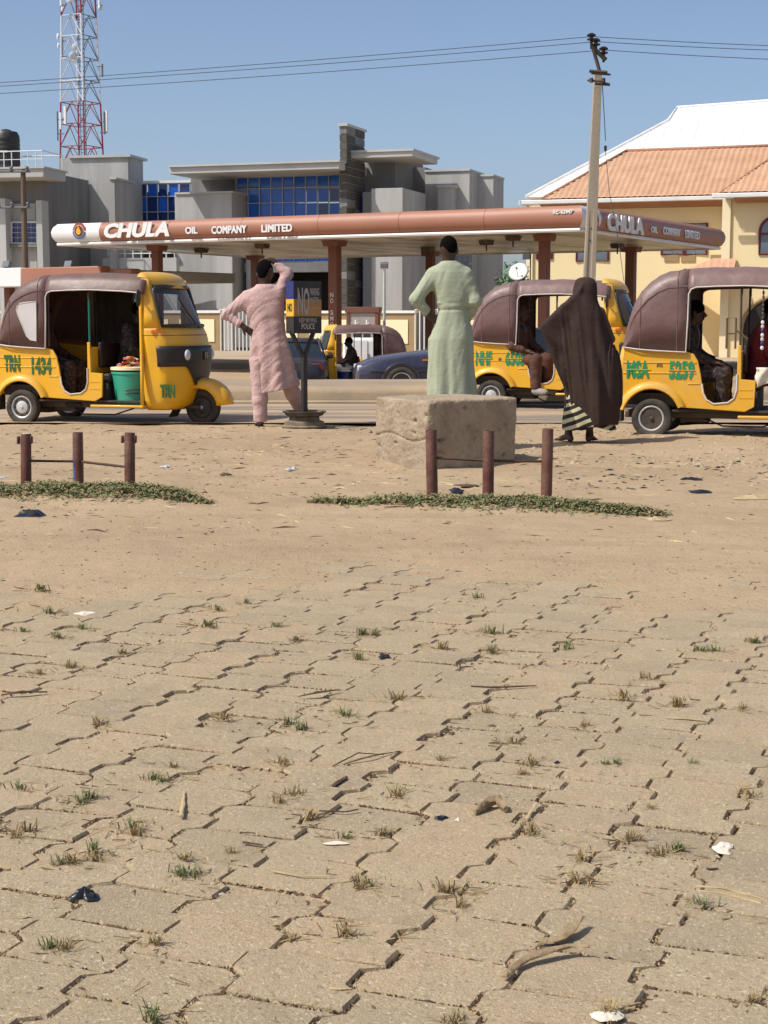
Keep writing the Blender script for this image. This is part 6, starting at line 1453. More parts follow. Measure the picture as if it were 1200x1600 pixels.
# ---- man in green behind the block
YG = 14.75; zg0 = .155
g0 = at(702, 600, YG)
def lg(px, py, y=0.): q = at(px, py, YG + y); return (q.x - g0.x, y, q.z - zg0)
grn = empty('person', (g0.x, YG, zg0), 0, 'man in long pale green robe behind the block with hands on his hips', 'person')
HG = lg(701, 390, .03); SL = lg(678, 430); SR = lg(728, 430); EL = lg(650, 468, -.05); WL = lg(674, 496, -.02); ER = lg(742, 471, -.03); WR = lg(741, 494, .10)
WRg = lg(731, 500, .08)
GX = HG[2]
def body_g(X, Y, Z):
    d = head(X, Y, Z, HG, 1.02, yaw=-.15)
    d = smin(d, cap(X, Y, Z, (HG[0], HG[1] - .012, HG[2] - .05), lg(702, 422, .02), .054, .055), .03)
    d = smin(d, cap(X, Y, Z, lg(702, 444, .01), lg(704, 520), .09, .09), .04)
    for a, b_, c in ((SL, EL, WL), (SR, ER, WRg)):
        d = smin(d, cap(X, Y, Z, a, b_, .05, .042), .03); d = smin(d, cap(X, Y, Z, b_, c, .04, .028), .015)
    d = smin(d, hand(X, Y, Z, WL, (.85, .25, -.1), None, (.2, .7, -.3), .8, .5), .012)
    d = smin(d, hand(X, Y, Z, WRg, (-.8, .35, -.2), None, (-.2, .7, -.3), .8, .5), .012)
    for s_ in (-1, 1):
        d = smin(d, cap(X, Y, Z, (s_ * .09 + .01, 0, .85), (s_ * .10, .0, .46), .085, .055), .03); d = smin(d, cap(X, Y, Z, (s_ * .10, 0, .46), (s_ * .11, -.01, .08), .056, .035), .02)
        d = smin(d, foot(X, Y, Z, (s_ * .11, -.02, .008), (s_ * .2, 1, 0)), .02)
    return d
pmesh('body', body_g, (-.52, -.28, -.01), (.45, .36, 1.95), .0075, M['skin'], grn)
def hair_g(X, Y, Z):
    x, y, z = X - HG[0], Y - HG[1], Z - HG[2]
    d = ellp(x, y, z, (0, -.010, .028), (.081, .100, .100)); return smax(d, -(z + .055 - .4 * np.maximum(y, 0)), .015)
pmesh('hair', hair_g, (HG[0] - .12, -.12, HG[2] - .12), (HG[0] + .12, .17, HG[2] + .16), .0075, M['hair'], grn)
def rg_(xl, xr, py, dp, cy=0., am=0.): a = lg(xl, py); b_ = lg(xr, py); return (a[2], (a[0] + b_[0]) / 2, cy, (b_[0] - a[0]) / 2, dp, am)
tabG = [rg_(690, 715, 407.5, .068), rg_(687, 718, 410, .08), rg_(680, 726, 415, .095), rg_(672, 734, 425, .11), rg_(674, 734, 440, .12), rg_(679, 734, 460, .12), rg_(683, 733, 480, .115, 0, .001), rg_(683, 733, 490, .115, 0, .003), rg_(678, 736, 510, .13, 0, .004), rg_(670, 739, 530, .15, 0, .006), rg_(669, 739, 560, .155, 0, .009), rg_(669, 741, 590, .16, 0, .013), rg_(668, 743, 620, .165, 0, .017), rg_(667, 744, 640, .17, 0, .018)]
WZ = lg(0, 484)[2]
def robe_g(X, Y, Z):
    d = loftf(X, Y, Z, tabG, kx=6, ph=1.9, tw=.9, sq=2.25)
    d = smin(d, sleeve(X, Y, Z, SL, EL, WL, .074, .060, .044, .78, .004), .04); d = smin(d, sleeve(X, Y, Z, SR, ER, WRg, .074, .062, .048, .8, .004), .04)
    up = np.clip((Z - WZ) / .08, 0, 1); dn = 1 - up
    d = d + up * foldf(X, Y, Z, R(60), .085, .30, .0035, 11)
    d = d + dn * foldf(X, Y, Z, R(80), .085, .45, .005, 14)
    d = d + .010 * np.exp(-((Z - WZ - .05 * X) / .012) ** 2) + .006 * np.exp(-((Z - WZ - .06) / .01) ** 2) * np.sin(X * 20 + 1)
    return smax(d, .22 - Z, .004)
pmesh('robe', robe_g, (-.50, -.30, .18), (.42, .30, 1.72), .0085, M['pale_green'], grn)

# ---- veiled woman
wf0 = gp(903, 697); YW = wf0.y; zw = gh(wf0.x, YW)
def lw(px, py, y=0.): q = at(px, py, YW + y); return (q.x - wf0.x, y, q.z - zw)
wom = empty('person', (wf0.x, YW, zw), 0, 'barefoot woman in billowing dark brown veil over a striped skirt', 'person')
HW = lw(914, 452, .03); F1 = lw(888, 694, .0); F2 = lw(921, 695, .02); EW = lw(852, 512, -.02); SW = lw(893, 487); SWR = lw(938, 487); EWR = lw(955, 530, .05)
def body_w(X, Y, Z):
    d = head(X, Y, Z, HW, .98, yaw=-.6)
    d = smin(d, cap(X, Y, Z, (HW[0], HW[1], HW[2] - .05), lw(914, 490), .05, .06), .03); d = smin(d, cap(X, Y, Z, lw(914, 495), lw(908, 590), .11, .12), .05)
    for a, b_, c in ((SW, EW, lw(866, 500, .15)), (SWR, EWR, lw(940, 555, .18))):
        d = smin(d, cap(X, Y, Z, a, b_, .045, .038), .03); d = smin(d, cap(X, Y, Z, b_, c, .036, .025), .015)
    d = smin(d, hand(X, Y, Z, lw(866, 500, .15), (.6, .5, .4), None, (.5, .3, -.5), .8, .6, .9), .012); d = smin(d, hand(X, Y, Z, lw(940, 555, .18), (-.6, .5, -.2), None, (-.5, .3, -.5), .8, .6, .9), .012)
    for a, f_ in ((lw(894, 600), F1), (lw(920, 600), F2)):
        k = ((a[0] + f_[0]) / 2, 0.02, .42); d = smin(d, cap(X, Y, Z, a, k, .08, .052), .03); d = smin(d, cap(X, Y, Z, k, (f_[0], f_[1], .09), .052, .033), .02)
        d = smin(d, foot(X, Y, Z, (f_[0], f_[1], .006), (-.45 if f_ is F1 else .35, .9, 0), .95), .02)
    return d
pmesh('body', body_w, (-.42, -.25, -.01), (.48, .50, 1.75), .0075, M['skin'], wom)
def rw(xl, xr, py, dp, cy=0., am=0.): a = lw(xl, py); b_ = lw(xr, py); return (a[2], (a[0] + b_[0]) / 2, cy, (b_[0] - a[0]) / 2, dp, am)
tabW = [rw(908, 923, 433, .04, .03), rw(901, 929, 436, .07, .03), rw(898, 933, 442, .095, .03), rw(896, 934, 452, .108, .03), rw(895, 934, 461, .11, .03), rw(891, 935, 470, .114, .02), rw(886, 940, 481, .122, .01), rw(881, 946, 494, .13, 0, .001), rw(877, 951, 510, .145, 0, .005), rw(873, 960, 532, .165, 0, .009), rw(873, 969, 556, .185, 0, .012), rw(876, 975, 580, .20, 0, .015), rw(880, 977, 605, .21, 0, .017), rw(886, 974, 630, .21, 0, .02), rw(894, 969, 655, .20, 0, .02), rw(902, 962, 672, .19, 0, .02), rw(905, 960, 682, .19, 0, .02)]
A0 = Vector(lw(898, 468)); A1 = Vector(lw(848, 509)); A2 = Vector(lw(884, 600))
def tri(X, Y, Z, a, b, c, th):
    # rounded triangle sheet lying near the xz plane
    def edge(p, q): return ((q[0] - p[0]) * (Z - p[2]) - (q[2] - p[2]) * (X - p[0])) / math.hypot(q[0] - p[0], q[2] - p[2])
    e = np.maximum(np.maximum(edge(a, b), edge(b, c)), edge(c, a)); e2 = np.maximum(np.maximum(-edge(a, b), -edge(b, c)), -edge(c, a))
    e = np.where(np.abs(e).mean() < 0, e, np.minimum(e, e2)) if False else e2 if ((b[0] - a[0]) * (c[2] - a[2]) - (b[2] - a[2]) * (c[0] - a[0])) > 0 else e
    q = np.maximum(e, 0); return np.sqrt(q ** 2 + Y ** 2 * 1.0) - th
def veil(X, Y, Z):
    wob = .010 * np.sin(X * 22 + Z * 26 + .5) + .004 * np.sin(X * 40 + Z * 44)
    d = loftf(X, Y, Z, tabW, kx=7, ph=.4, tw=.7, sq=2.1)
    d = smin(d, cap(X, Y, Z, SW, lw(858, 509, -.02), .07, .045), .05)
    d = smin(d, tri(X, Y + .05 + wob, Z, Vector(lw(901, 462)), Vector(lw(850, 510)), Vector(lw(893, 630)), .042), .03)
    m = np.clip((HW[2] - .04 - Z) / .25, .08, 1)
    d = d + m * (foldf(X, Y, Z, R(97), .062, .95, .009, 21) + foldf(X, Y, Z, R(101), .15, 1.3, .017, 27)) * np.clip((X - lw(868, 0)[0]) / .12, .15, 1)
    hemz = lw(0, 668)[2] + .035 * np.sin((X - .1) * 9) + np.clip((lw(898, 0)[0] - X) * 3.2, 0, .35)
    d = smax(d, hemz - Z, .006)
    # opening for the face, on the far side
    return smax(d, -ellp(X, Y, Z, (HW[0] + .05, HW[1] + .16, HW[2] - .02), (.07, .12, .085)), .01)
pmesh('veil', veil, (-.42, -.34, .10), (.55, .34, 1.72), .009, M['brown_cloth'], wom)
tabS = [rw(888, 940, 590, .13, 0, 0.0037), rw(884, 946, 620, .15, 0, 0.0062), rw(881, 952, 645, .17, 0, 0.0087), rw(879, 958, 662, .18, 0, 0.0112), rw(879, 963, 676, .185, 0, 0.0124)]
def skirt(X, Y, Z):
    d = loftf(X, Y, Z, tabS, kx=5, ph=.2, tw=3) + drape(X, Y, Z, [(30, 4, 9, .005, .4)])
    return smax(d, lw(0, 669)[2] + .02 * np.sin(X * 14) - Z, .004)
pmesh('skirt', skirt, (-.32, -.30, .08), (.5, .30, .85), .0085, M['stripes'], wom)

# ---- seated people
def seated(rootobj, x, y, zs, yaw_, label, cloth, trou, headyaw=0., lean=.0, cap_=False, feet=True, scale=1.0, kneeout=0., sh=M['shoe'], arm='lap'):
    base = on(rootobj, x, y, 0); base.z = rootobj.location.z + zs
    o = empty('person', base, rootobj.rotation_euler.z + yaw_, label, 'person')
    # local: facing +x, hips at origin, z up
    S = scale
    hd = (.06 + lean, .0, .68 * S); n_ = (.02 + lean * .8, 0, .54 * S)
    shs = [(.0 + lean * .7, s * .18, .49 * S) for s in (-1, 1)]
    el = [(.10 + lean * .7, s * .25, .24 * S) for s in (-1, 1)]; wr = [(.32 + lean * .5, s * .16, .17 * S) for s in (-1, 1)]
    kn = [(.44, s * (.13 + kneeout), .06) for s in (-1, 1)]; ft = [(.46, s * (.12 + kneeout), -.40) for s in (-1, 1)]
    h = .0135
    def hx(X, Y, Z): return head(Y * -1, X, Z, (0, hd[0], hd[2]), 1.0, yaw=headyaw)
    def b(X, Y, Z):
        d = hx(X, Y, Z); d = smin(d, cap(X, Y, Z, (hd[0] - .01, 0, hd[2] - .05), n_, .052, .06), .03); d = smin(d, cap(X, Y, Z, (n_[0], 0, n_[2] - .1), (0, 0, .05), .11, .12), .05)
        for i, s in enumerate((-1, 1)):
            d = smin(d, cap(X, Y, Z, shs[i], el[i], .045, .038), .03); d = smin(d, cap(X, Y, Z, el[i], wr[i], .036, .026), .015); d = smin(d, hand(X, Y, Z, wr[i], (.9, -s * .2, -.2), None, (0, 0, -1), 1, .5), .012)
            d = smin(d, cap(X, Y, Z, (0, s * .09, .06), kn[i], .085, .06), .03); d = smin(d, cap(X, Y, Z, kn[i], (ft[i][0], ft[i][1], ft[i][2] + .07), .055, .035), .02)
            d = smin(d, foot(X, Y, Z - ft[i][2], (ft[i][0], ft[i][1], 0), (1, 0, 0)), .02)
        return d
    pmesh('body', b, (-.22, -.42, -.42), (.72, .42, .84 * S), .010, M['skin'], o)
    def sh_(X, Y, Z):
        d = loftf(X, Y, Z, [(-.10, .02, 0, .17, .2), (.1, .0 + lean * .2, 0, .15, .19), (.3, .0 + lean * .5, 0, .14, .19), (.45 * S, lean * .7, 0, .13, .21), (.515 * S, lean * .75, 0, .09, .17), (.55 * S, lean * .8, 0, .06, .08)])
        for i, s in enumerate((-1, 1)): d = smin(d, sleeve(X, Y, Z, shs[i], el[i], wr[i], .07, .06, .045, .8, .004), .04)
        d = smin(d, np.maximum(cap(X, Y, Z, (0, -.08, .06), kn[0], .10, .09), X - .42), .04); d = smin(d, np.maximum(cap(X, Y, Z, (0, .08, .06), kn[1], .10, .09), X - .42), .04)
        return d + foldf(X, Y, Z, R(50), .07, .25, .006, 31)
    pmesh('shirt', sh_, (-.28, -.42, -.16), (.60, .42, .60 * S), h, cloth, o)
    def tr(X, Y, Z):
        d = None
        for i, s in enumerate((-1, 1)):
            q = smin(cap(X, Y, Z, (0, s * .09, .05), kn[i], .105, .085), cap(X, Y, Z, kn[i], (ft[i][0] - .02, ft[i][1], ft[i][2] + .05), .085, .07), .03); d = q if d is None else smin(d, q, .03)
        return smax(d + foldf(X, Y, Z, R(20), .06, .2, .005, 33), ft[0][2] + .075 - Z, .004)
    pmesh('trousers', tr, (-.2, -.42, -.40), (.62, .42, .2), h, trou, o)
    if cap_:
        pmesh('cap', lambda X, Y, Z: smin(smax(ellp(X, Y, Z, (hd[0] - .005, 0, hd[2] + .035), (.11, .092, .10)), hd[2] + .02 - Z, .01), ellp(X, Y, Z, (hd[0] + .10, 0, hd[2] + .045), (.09, .06, .012)), .01), (hd[0] - .15, -.13, hd[2] - .02), (hd[0] + .22, .13, hd[2] + .16), .009, cap_, o)
    else:
        pmesh('hair', lambda X, Y, Z: smax(ellp(X, Y, Z, (hd[0] - .01, 0, hd[2] + .03), (.103, .084, .10)), -(Z - hd[2] + .04 - .5 * np.maximum(X - hd[0], 0)), .012), (hd[0] - .14, -.12, hd[2] - .1), (hd[0] + .14, .12, hd[2] + .16), .011, M['hair'], o)
    if sh:
        for i, s in enumerate((-1, 1)):
            pmesh('shoe', lambda X, Y, Z: smax(smin(cap(X, Y, Z, (ft[i][0] - .03, ft[i][1], ft[i][2] + .05), (ft[i][0] + .13, ft[i][1], ft[i][2] + .035), .05, .042), cap(X, Y, Z, (ft[i][0] - .01, ft[i][1], ft[i][2] + .09), (ft[i][0] - .01, ft[i][1], ft[i][2] + .05), .045, .045), .02), ft[i][2] - .005 - Z, .003), (ft[i][0] - .12, ft[i][1] - .09, ft[i][2] - .02), (ft[i][0] + .22, ft[i][1] + .09, ft[i][2] + .16), .009, sh, o)
    return o
seated(TM, .25, -.31, .62, R(-24), 'passenger in brown clothes and dark cap leaning out of the middle rickshaw', M['cloth_brown'], M['cloth_brown'], headyaw=.2, cap_=M['cloth_brown'], lean=.05, sh=M['shoe'], scale=.98)
seated(TX, .24, -.22, .60, 0, 'shaded passenger in a dark patterned dress in the right rickshaw', M['cloth_dark'], M['cloth_dark'], sh=M['sandal'], lean=.08)
seated(TX, .98, .05, .62, 0, 'driver in a dark red shirt at the right edge of the photo', M['cloth_red'], M['cloth_dark'], sh=M['sandal'], lean=.10)
seated(TR, 1.02, .12, .62, 0, 'driver of the left rickshaw in dark patterned clothes', M['cloth_dark'], M['cloth_dark'], sh=M['sandal'], lean=.1, scale=1.0)
seated(TR, .05, -.25, .60, 0, 'dim passenger sitting in the back of the left rickshaw', M['cloth_brown'], M['cloth_dark'], sh=M['sandal'])
seated(TF, 1.0, .10, .62, 0, 'driver of the far rickshaw in dark shirt and pale trousers', M['cloth_dark'], M['cloth_white'], sh=M['sandal'], lean=.05)
seated(TM, 1.0, .12, .62, 0, 'driver of the middle rickshaw hidden behind the veiled woman', M['cloth_dark'], M['cloth_dark'], sh=M['sandal'], lean=.06)
# ================================================================== GRASS, TUFTS, LITTER
def blades(mb, cx, cy, z, n, rx, ry, hmin, hmax, r, flat=.5, wd=.0035):
    for k in range(n):
        a = r.uniform(0, 6.283); q = abs(r.gauss(0, .45)); x = cx + rx * q * math.cos(a); yy = cy + ry * q * math.sin(a)
        h = r.uniform(hmin, hmax); b = r.uniform(0, 6.283); ln = r.uniform(.3, 1.2) * flat * h; dx, dy = math.cos(b) * ln, math.sin(b) * ln
        w_ = wd * r.uniform(.6, 1.4); px_, py_ = -math.sin(b) * w_, math.cos(b) * w_
        mb.add([(x - px_, yy - py_, z), (x + px_, yy + py_, z), (x + dx * .45 + px_ * .7, yy + dy * .45 + py_ * .7, z + h * .65), (x + dx * .45 - px_ * .7, yy + dy * .45 - py_ * .7, z + h * .65), (x + dx, yy + dy, z + h * (.95 - .3 * flat))], [(0, 1, 2, 3), (3, 2, 4)])
def carpet(name, pts, label, n, dens_ry, h):
    # a strip of ground cover: pts = [(px, py, half width m)]
    P0 = [(gp(a, b), c) for a, b, c in pts]; r = random.Random(len(label)); mb = MB(); mb2 = MB(); mb3 = MB()
    q_ = [r.gauss(0, .16) for _ in range(4096)]
    for k in range(n):
        t_ = r.random() * (len(P0) - 1); i = int(t_); f = t_ - i; p = P0[i][0].lerp(P0[i + 1][0], f); hw = P0[i][1] * (1 - f) + P0[i + 1][1] * f
        if r.random() > hw / dens_ry: continue
        g_ = r.gauss(0, .45); x = p.x + r.gauss(0, .03); yy = p.y + g_ * hw
        if q_[k % 4096] < -.16 and r.random() < .8: continue
        z = gh(x, yy) - .003; hh = h * max(.25, 1 - .5 * abs(g_)) * r.uniform(.4, 1.2) * (.6 + .9 * max(0, .5 + .6 * math.sin(x * 9 + 3 * math.sin(yy * 14)) * math.sin(yy * 17 + x * 5)))
        pt_ = math.sin(x * 7 + 2 * math.sin(yy * 9)) * .5 + math.sin(x * 2.3) * .3
        if r.random() < .22 + .3 * pt_: continue
        tgt = mb if r.random() < .55 else (mb2 if r.random() < .5 else mb3)
        for q in range(3):
            a = r.uniform(0, 6.283); s = r.uniform(.008, .02); c = Vector((x + r.gauss(0, .012), yy + r.gauss(0, .012), z + hh * r.uniform(.25, 1)))
            d1 = Vector((math.cos(a), math.sin(a), r.uniform(-.1, .8))).normalized(); d2 = Vector((-d1.y, d1.x, r.uniform(-.3, .3))).normalized() * .45
            tgt.add([c - d1 * s, c + d2 * s, c + d1 * s, c - d2 * s], [(0, 1, 2, 3)])
        blades(tgt, x, yy, z, 1, .01, .01, hh * .5, hh * 1.2, r, .6)
    root = empty(name, (0, 0, 0)); 
    o = mb.build(name, M['leafdark']); o2 = None
    me = o.data
    # one object with three materials
    base = len(me.polygons); bpy.data.objects.remove(root)
    allm = MB(); allm.v = mb.v; allm.f = mb.f; n0 = len(mb.f); allm.add(mb2.v, mb2.f); n1 = len(allm.f); allm.add(mb3.v, mb3.f)
    bpy.data.objects.remove(o); me2 = bpy.data.meshes.new(name); me2.from_pydata(allm.v, [], allm.f); me2.materials.append(M['leafdark']); me2.materials.append(M['leaf']); me2.materials.append(M['leafdry'])
    mi = np.zeros(len(allm.f), np.int32); mi[n0:n1] = 1; mi[n1:] = 2; me2.polygons.foreach_set('material_index', mi); me2.update()
    o = bpy.data.objects.new(name, me2); C.objects.link(o); meta(o, label, kind='stuff')
carpet('ground_cover', [(-40, 772, .30), (20, 774, .42), (110, 776, .48), (190, 777, .42), (260, 781, .26), (325, 789, .06)], 'low green weeds around the three left posts', 15000, .50, .042)
carpet('ground_cover', [(490, 789, .10), (560, 793, .20), (660, 795, .30), (760, 796, .34), (860, 799, .30), (950, 805, .20), (1035, 810, .06)], 'low green weeds around the three right posts', 13500, .42, .036)
# single tufts in the joints
def tuft_mesh(seed, kind):
    r = random.Random(seed); mb = MB(); md = MB()
    n = 34 if kind else 26
    blades(mb, 0, 0, 0, n, .030, .020, .012, .042, r, .9, .0016); blades(md, 0, 0, 0, 22 if kind == 0 else 12, .05, .028, .006, .022, r, 1.8, .0014)
    for k in range(10): a = r.uniform(0, 6.28); x, yy = .05 * r.gauss(0, 1), .03 * r.gauss(0, 1); md.tube([(x, yy, .003), (x + .03 * math.cos(a), yy + .03 * math.sin(a), .006 + .006 * r.random())], .0012, 3)
    me = bpy.data.meshes.new('grass_tuft'); n0 = len(mb.f); mb.add(md.v, md.f); me.from_pydata(mb.v, [], mb.f); me.materials.append(M['leaf'] if kind else M['leafdry']); me.materials.append(M['leafdry'])
    mi = np.zeros(len(mb.f), np.int32); mi[n0:] = 1; me.polygons.foreach_set('material_index', mi); me.update(); return me
TG = [tuft_mesh(10 + i, 1) for i in range(5)]; TD = [tuft_mesh(30 + i, 0) for i in range(4)]
tufts = """64,922,1;78,958,1;36,984,1;128,979,1;92,995,1;325,976,1;385,940,1;340,952,1;434,977,1;462,997,1;566,988,1;585,988,1;560,1026,1;767,986,1;770,1016,1;886,1012,1;690,1010,0;745,932,1;1097,1015,1;1115,1015,1;1178,1002,1;450,1128,1;470,1136,1;537,1116,1;622,1090,0;760,1108,0;972,1088,0;912,1132,0;690,1185,0;815,1207,0;945,1193,1;962,1193,1;1081,1192,1;32,1232,1;125,1250,1;140,1244,1;240,1216,1;256,1219,1;208,1292,1;95,1349,1;112,1345,0;148,1328,1;283,1368,1;298,1366,1;285,1342,0;437,1252,0;484,1279,0;540,1306,1;575,1378,1;718,1412,0;905,1376,0;1030,1330,0;1018,1262,0;828,1297,0;78,1478,1;100,1478,0;240,1472,0;540,1460,0;1095,1415,1;1175,1562,0;950,1583,0;240,1592,1;710,1592,0;38,1297,0;25,1305,0;910,1342,0;1010,1060,0;350,1120,0;155,1130,0;270,1195,0;460,1240,0;620,1240,0;700,1390,0;1160,1105,0;1170,1240,0;60,1050,0;1060,1100,0;210,1300,0;440,1190,0;830,1190,0;565,1385,0;1060,1325,1;148,1340,0;800,1160,0;190,1018,0;110,1040,0;600,1300,0;985,1310,0;455,1465,0;360,1330,0"""
TUFTS = []
kinds = ('small green grass tuft growing in a paver joint', 'small dry straw coloured tuft in a paver joint')
for k, q in enumerate(tufts.split(';')):
    x, y_, g_ = q.split(','); x = float(x); y_ = float(y_); p = gp(x, y_ + 3); d = p.y
    o = bpy.data.objects.new('grass_tuft', (TG if g_ == '1' else TD)[k % (5 if g_ == '1' else 4)]); C.objects.link(o); o.location = (p.x, p.y, gh(p.x, p.y) + .004 if d > 6.5 else -.004); o.rotation_euler = (0, 0, rnd.uniform(0, 6.28)); s = rnd.uniform(.75, 1.25) * (1.15 if d > 4.5 else .95); o.scale = (s * 1.15, s, s * (.9 + .25 * rnd.random()))
    TUFTS.append((o, x, y_, g_))

def chunk(name, pts, widths, th, mat, label, cat, seed, z=.004, lift=None):
    # a curved splinter or stick lying on the ground, pts in photo pixels
    r = random.Random(seed); P0 = [gp(*p) for p in pts]; c = P0[0]; secs = []; n = 7
    M_ = 10; tot = []
    for k in range(M_ + 1):
        t_ = k / M_ * (len(P0) - 1); i = min(int(t_), len(P0) - 2); f = t_ - i; p = P0[i].lerp(P0[i + 1], f) - c; w_ = widths[i] * (1 - f) + widths[i + 1] * f
        li = (lift[i] * (1 - f) + lift[i + 1] * f) if lift else 0
        d = (P0[min(i + 1, len(P0) - 1)] - P0[i]).normalized(); sd = Vector((-d.y, d.x, 0))
        w_ *= .72; secs.append([p + sd * (w_ * math.cos(2 * math.pi * q / n) * r.uniform(.8, 1.2)) + Vector((0, 0, z + li + th * .7 * (.5 + .5 * math.sin(2 * math.pi * q / n)) * r.uniform(.75, 1.15) * (w_ / max(widths)) ** .5)) for q in range(n)])
    mb = MB(); mb.loft(secs); o = mb.build(name, mat, None, smooth='auto', angle=50); o.location = (c.x, c.y, max(0, gh(c.x, c.y)) if c.y > 6 else 0); return meta(o, label, cat)
chunk('driftwood', [(843, 1477), (872, 1476), (892, 1465), (909, 1452)], [.012, .020, .017, .008], .020, M['bark'], 'short knobbly piece of dry wood on the pavers, lower right', 'wood piece', 1, lift=[0, 0, .008, .02])
chunk('driftwood', [(788, 1532), (815, 1510), (860, 1499), (895, 1493), (921, 1495)], [.008, .015, .015, .014, .008], .016, M['bark'], 'long curved dry wooden stick below the knobbly piece', 'wood piece', 2, lift=[0, .004, .01, .012, .014])
chunk('driftwood', [(742, 1276), (760, 1266), (776, 1258), (790, 1272)], [.006, .016, .018, .008], .045, M['bark'], 'brown upright bark fragment right of centre', 'bark', 3)
chunk('wood_splinter', [(283, 1280), (286, 1262), (288, 1240)], [.008, .008, .003], .012, M['straw'], 'pale wood splinter pointing away, left of centre', 'splinter', 4)
chunk('wood_splinter', [(823, 1284), (830, 1272), (838, 1258)], [.007, .008, .006], .008, M['straw'], 'pale flat splinter beside the bark fragment', 'splinter', 5)
chunk('twig', [(736, 1075), (770, 1077), (800, 1076), (838, 1074)], [.006, .008, .007, .003], .010, M['twig'], 'thin brown stick lying flat in the middle of the paving', 'twig', 6)
chunk('bark_strip', [(1040, 1124), (1070, 1126), (1108, 1130)], [.004, .007, .003], .008, M['straw'], 'pale wood strip on the right of the paving', 'wood strip', 7)
chunk('bark_strip', [(2, 1089), (35, 1088), (74, 1084)], [.006, .012, .004], .012, M['twig'], 'dark curled bark strip at the left edge', 'bark', 8, lift=[0, .008, .0])
chunk('dry_leaf', [(466, 1091), (495, 1090), (530, 1083)], [.004, .014, .004], .010, M['twig'], 'dark dry leaf left of centre on the paving', 'leaf', 9, lift=[0, .01, .006])
chunk('twig', [(497, 1330 - 60), (540, 1272), (560, 1268)], [.004, .004, .003], .006, M['twig'], 'short thin twig in the middle foreground', 'twig', 10)
chunk('straw_stalk', [(1086, 1388), (1130, 1392), (1170, 1402), (1205, 1412)], [.004, .005, .005, .003], .006, M['straw'], 'pale straw stalk crossing the right edge', 'straw', 11)
chunk('straw_stalk', [(1088, 1394), (1140, 1402), (1190, 1415)], [.003, .004, .003], .005, M['straw'], 'second straw stalk just below the first at the right edge', 'straw', 12)
chunk('driftwood', [(1104, 0 + 1560 - 200), (1110, 1362), (1122, 1360)], [.004, .006, .003], .006, M['twig'], 'tiny brown twig right of the white rag', 'twig', 13)
chunk('wood_splinter', [(520, 1233), (530, 1226), (541, 1219)], [.007, .010, .007], .016, M['brownchip'], 'brown stubby wood chip left of centre', 'wood chip', 14)
chunk('twig', [(540, 1196), (580, 1190), (625, 1176)], [.004, .005, .002], .006, M['twig'], 'long thin twig above the paver centre', 'twig', 15, lift=[0, .01, .0])
chunk('twig', [(520, 1200), (560, 1186), (600, 1184)], [.003, .004, .002], .006, M['twig'], 'thin twig crossing the long one', 'twig', 16, lift=[0, .012, .004])
chunk('wood_splinter', [(424, 1364 - 170 + 170), (470, 1372), (520, 1372)], [.003, .004, .002], .005, M['straw'], 'pale straw sliver left of centre foreground', 'splinter', 17)
chunk('wood_splinter', [(380, 1320), (410, 1324)], [.008, .004], .008, M['twig'], 'dark bark crumb by a joint, left foreground', 'bark', 18)
chunk('wood_splinter', [(516, 1548), (530, 1550), (550, 1549)], [.004, .006, .003], .006, M['straw'], 'pale chip near the bottom middle', 'splinter', 19)
def crumple(name, px, py, rx, ry, h, mat, label, cat, seed, n=22, z=.002):
    c = gp(px, py); s = random.Random(seed); mb = MB(); a0 = [s.uniform(.3, 1.15) for _ in range(9)]; near_ = py > 1150; rx *= .8 if near_ else 1; ry *= .8 if near_ else 1; h *= .62 if near_ else .9
    def fn(u, v):
        a = 2 * math.pi * u; k = a / (2 * math.pi) * 9; i = int(k) % 9; f = k - int(k); rr = (a0[i] * (1 - f) + a0[(i + 1) % 9] * f) * v
        x, yy = rx * rr * math.cos(a), ry * rr * math.sin(a); nz_ = float(fbm(np.array([x / rx * 3 + seed]), np.array([yy / ry * 3]), 1.5, 3, seed)[0])
        return Vector((x * (1 + .25 * nz_), yy * (1 - .3 * nz_), z + max(0.001, h * (1 - v ** 2) * (.45 + .7 * nz_) + h * .35 * abs(nz_) * (1 - v))))
    mb.grid(fn, 40, 14); o = mb.build(name, mat, None, smooth='auto', angle=25); o.location = (c.x, c.y, gh(c.x, c.y) if c.y > 6 else 0); return meta(o, label, cat)
crumple('rag', 1130, 1328, .045, .06, .035, M['rag'], 'crumpled dirty white rag at the right of the paving', 'rag', 1)
crumple('rag', 948, 1590, .035, .04, .02, M['rag'], 'white paper scrap at the bottom edge', 'paper scrap', 2)
crumple('paper_scrap', 130, 960, .075, .13, .02, M['rag'], 'flat torn white paper on the far left paving', 'paper scrap', 3)
crumple('paper_scrap', 100, 963, .04, .05, .012, M['twig'], 'brown scrap beside the torn white paper', 'paper scrap', 33)
crumple('feather', 525, 1318, .055, .02, .008, M['rag'], 'thin white feather scrap left of centre', 'feather', 4)
crumple('plastic_scrap', 134, 1404, .045, .035, .04, M['blackbag'], 'black plastic scrap in the lower left weeds', 'plastic scrap', 5)
crumple('plastic_scrap', 688, 1280, .025, .03, .02, M['blackbag'], 'black scrap with a white bit near the bark fragment', 'plastic scrap', 6)
crumple('plastic_scrap', 716, 1283, .014, .02, .012, M['rag'], 'white bit beside the black scrap', 'plastic scrap', 7)
crumple('plastic_scrap', 484, 1276, .02, .02, .018, M['blackbag'], 'small black tangle left of centre', 'plastic scrap', 8)
crumple('plastic_scrap', 600, 1026, .03, .045, .02, M['blackbag'], 'dark lump beside a grass tuft in the middle distance', 'plastic scrap', 9)
crumple('plastic_scrap', 871, 1193, .013, .02, .012, M['blackbag'], 'tiny dark square crumb right of centre', 'plastic scrap', 10)
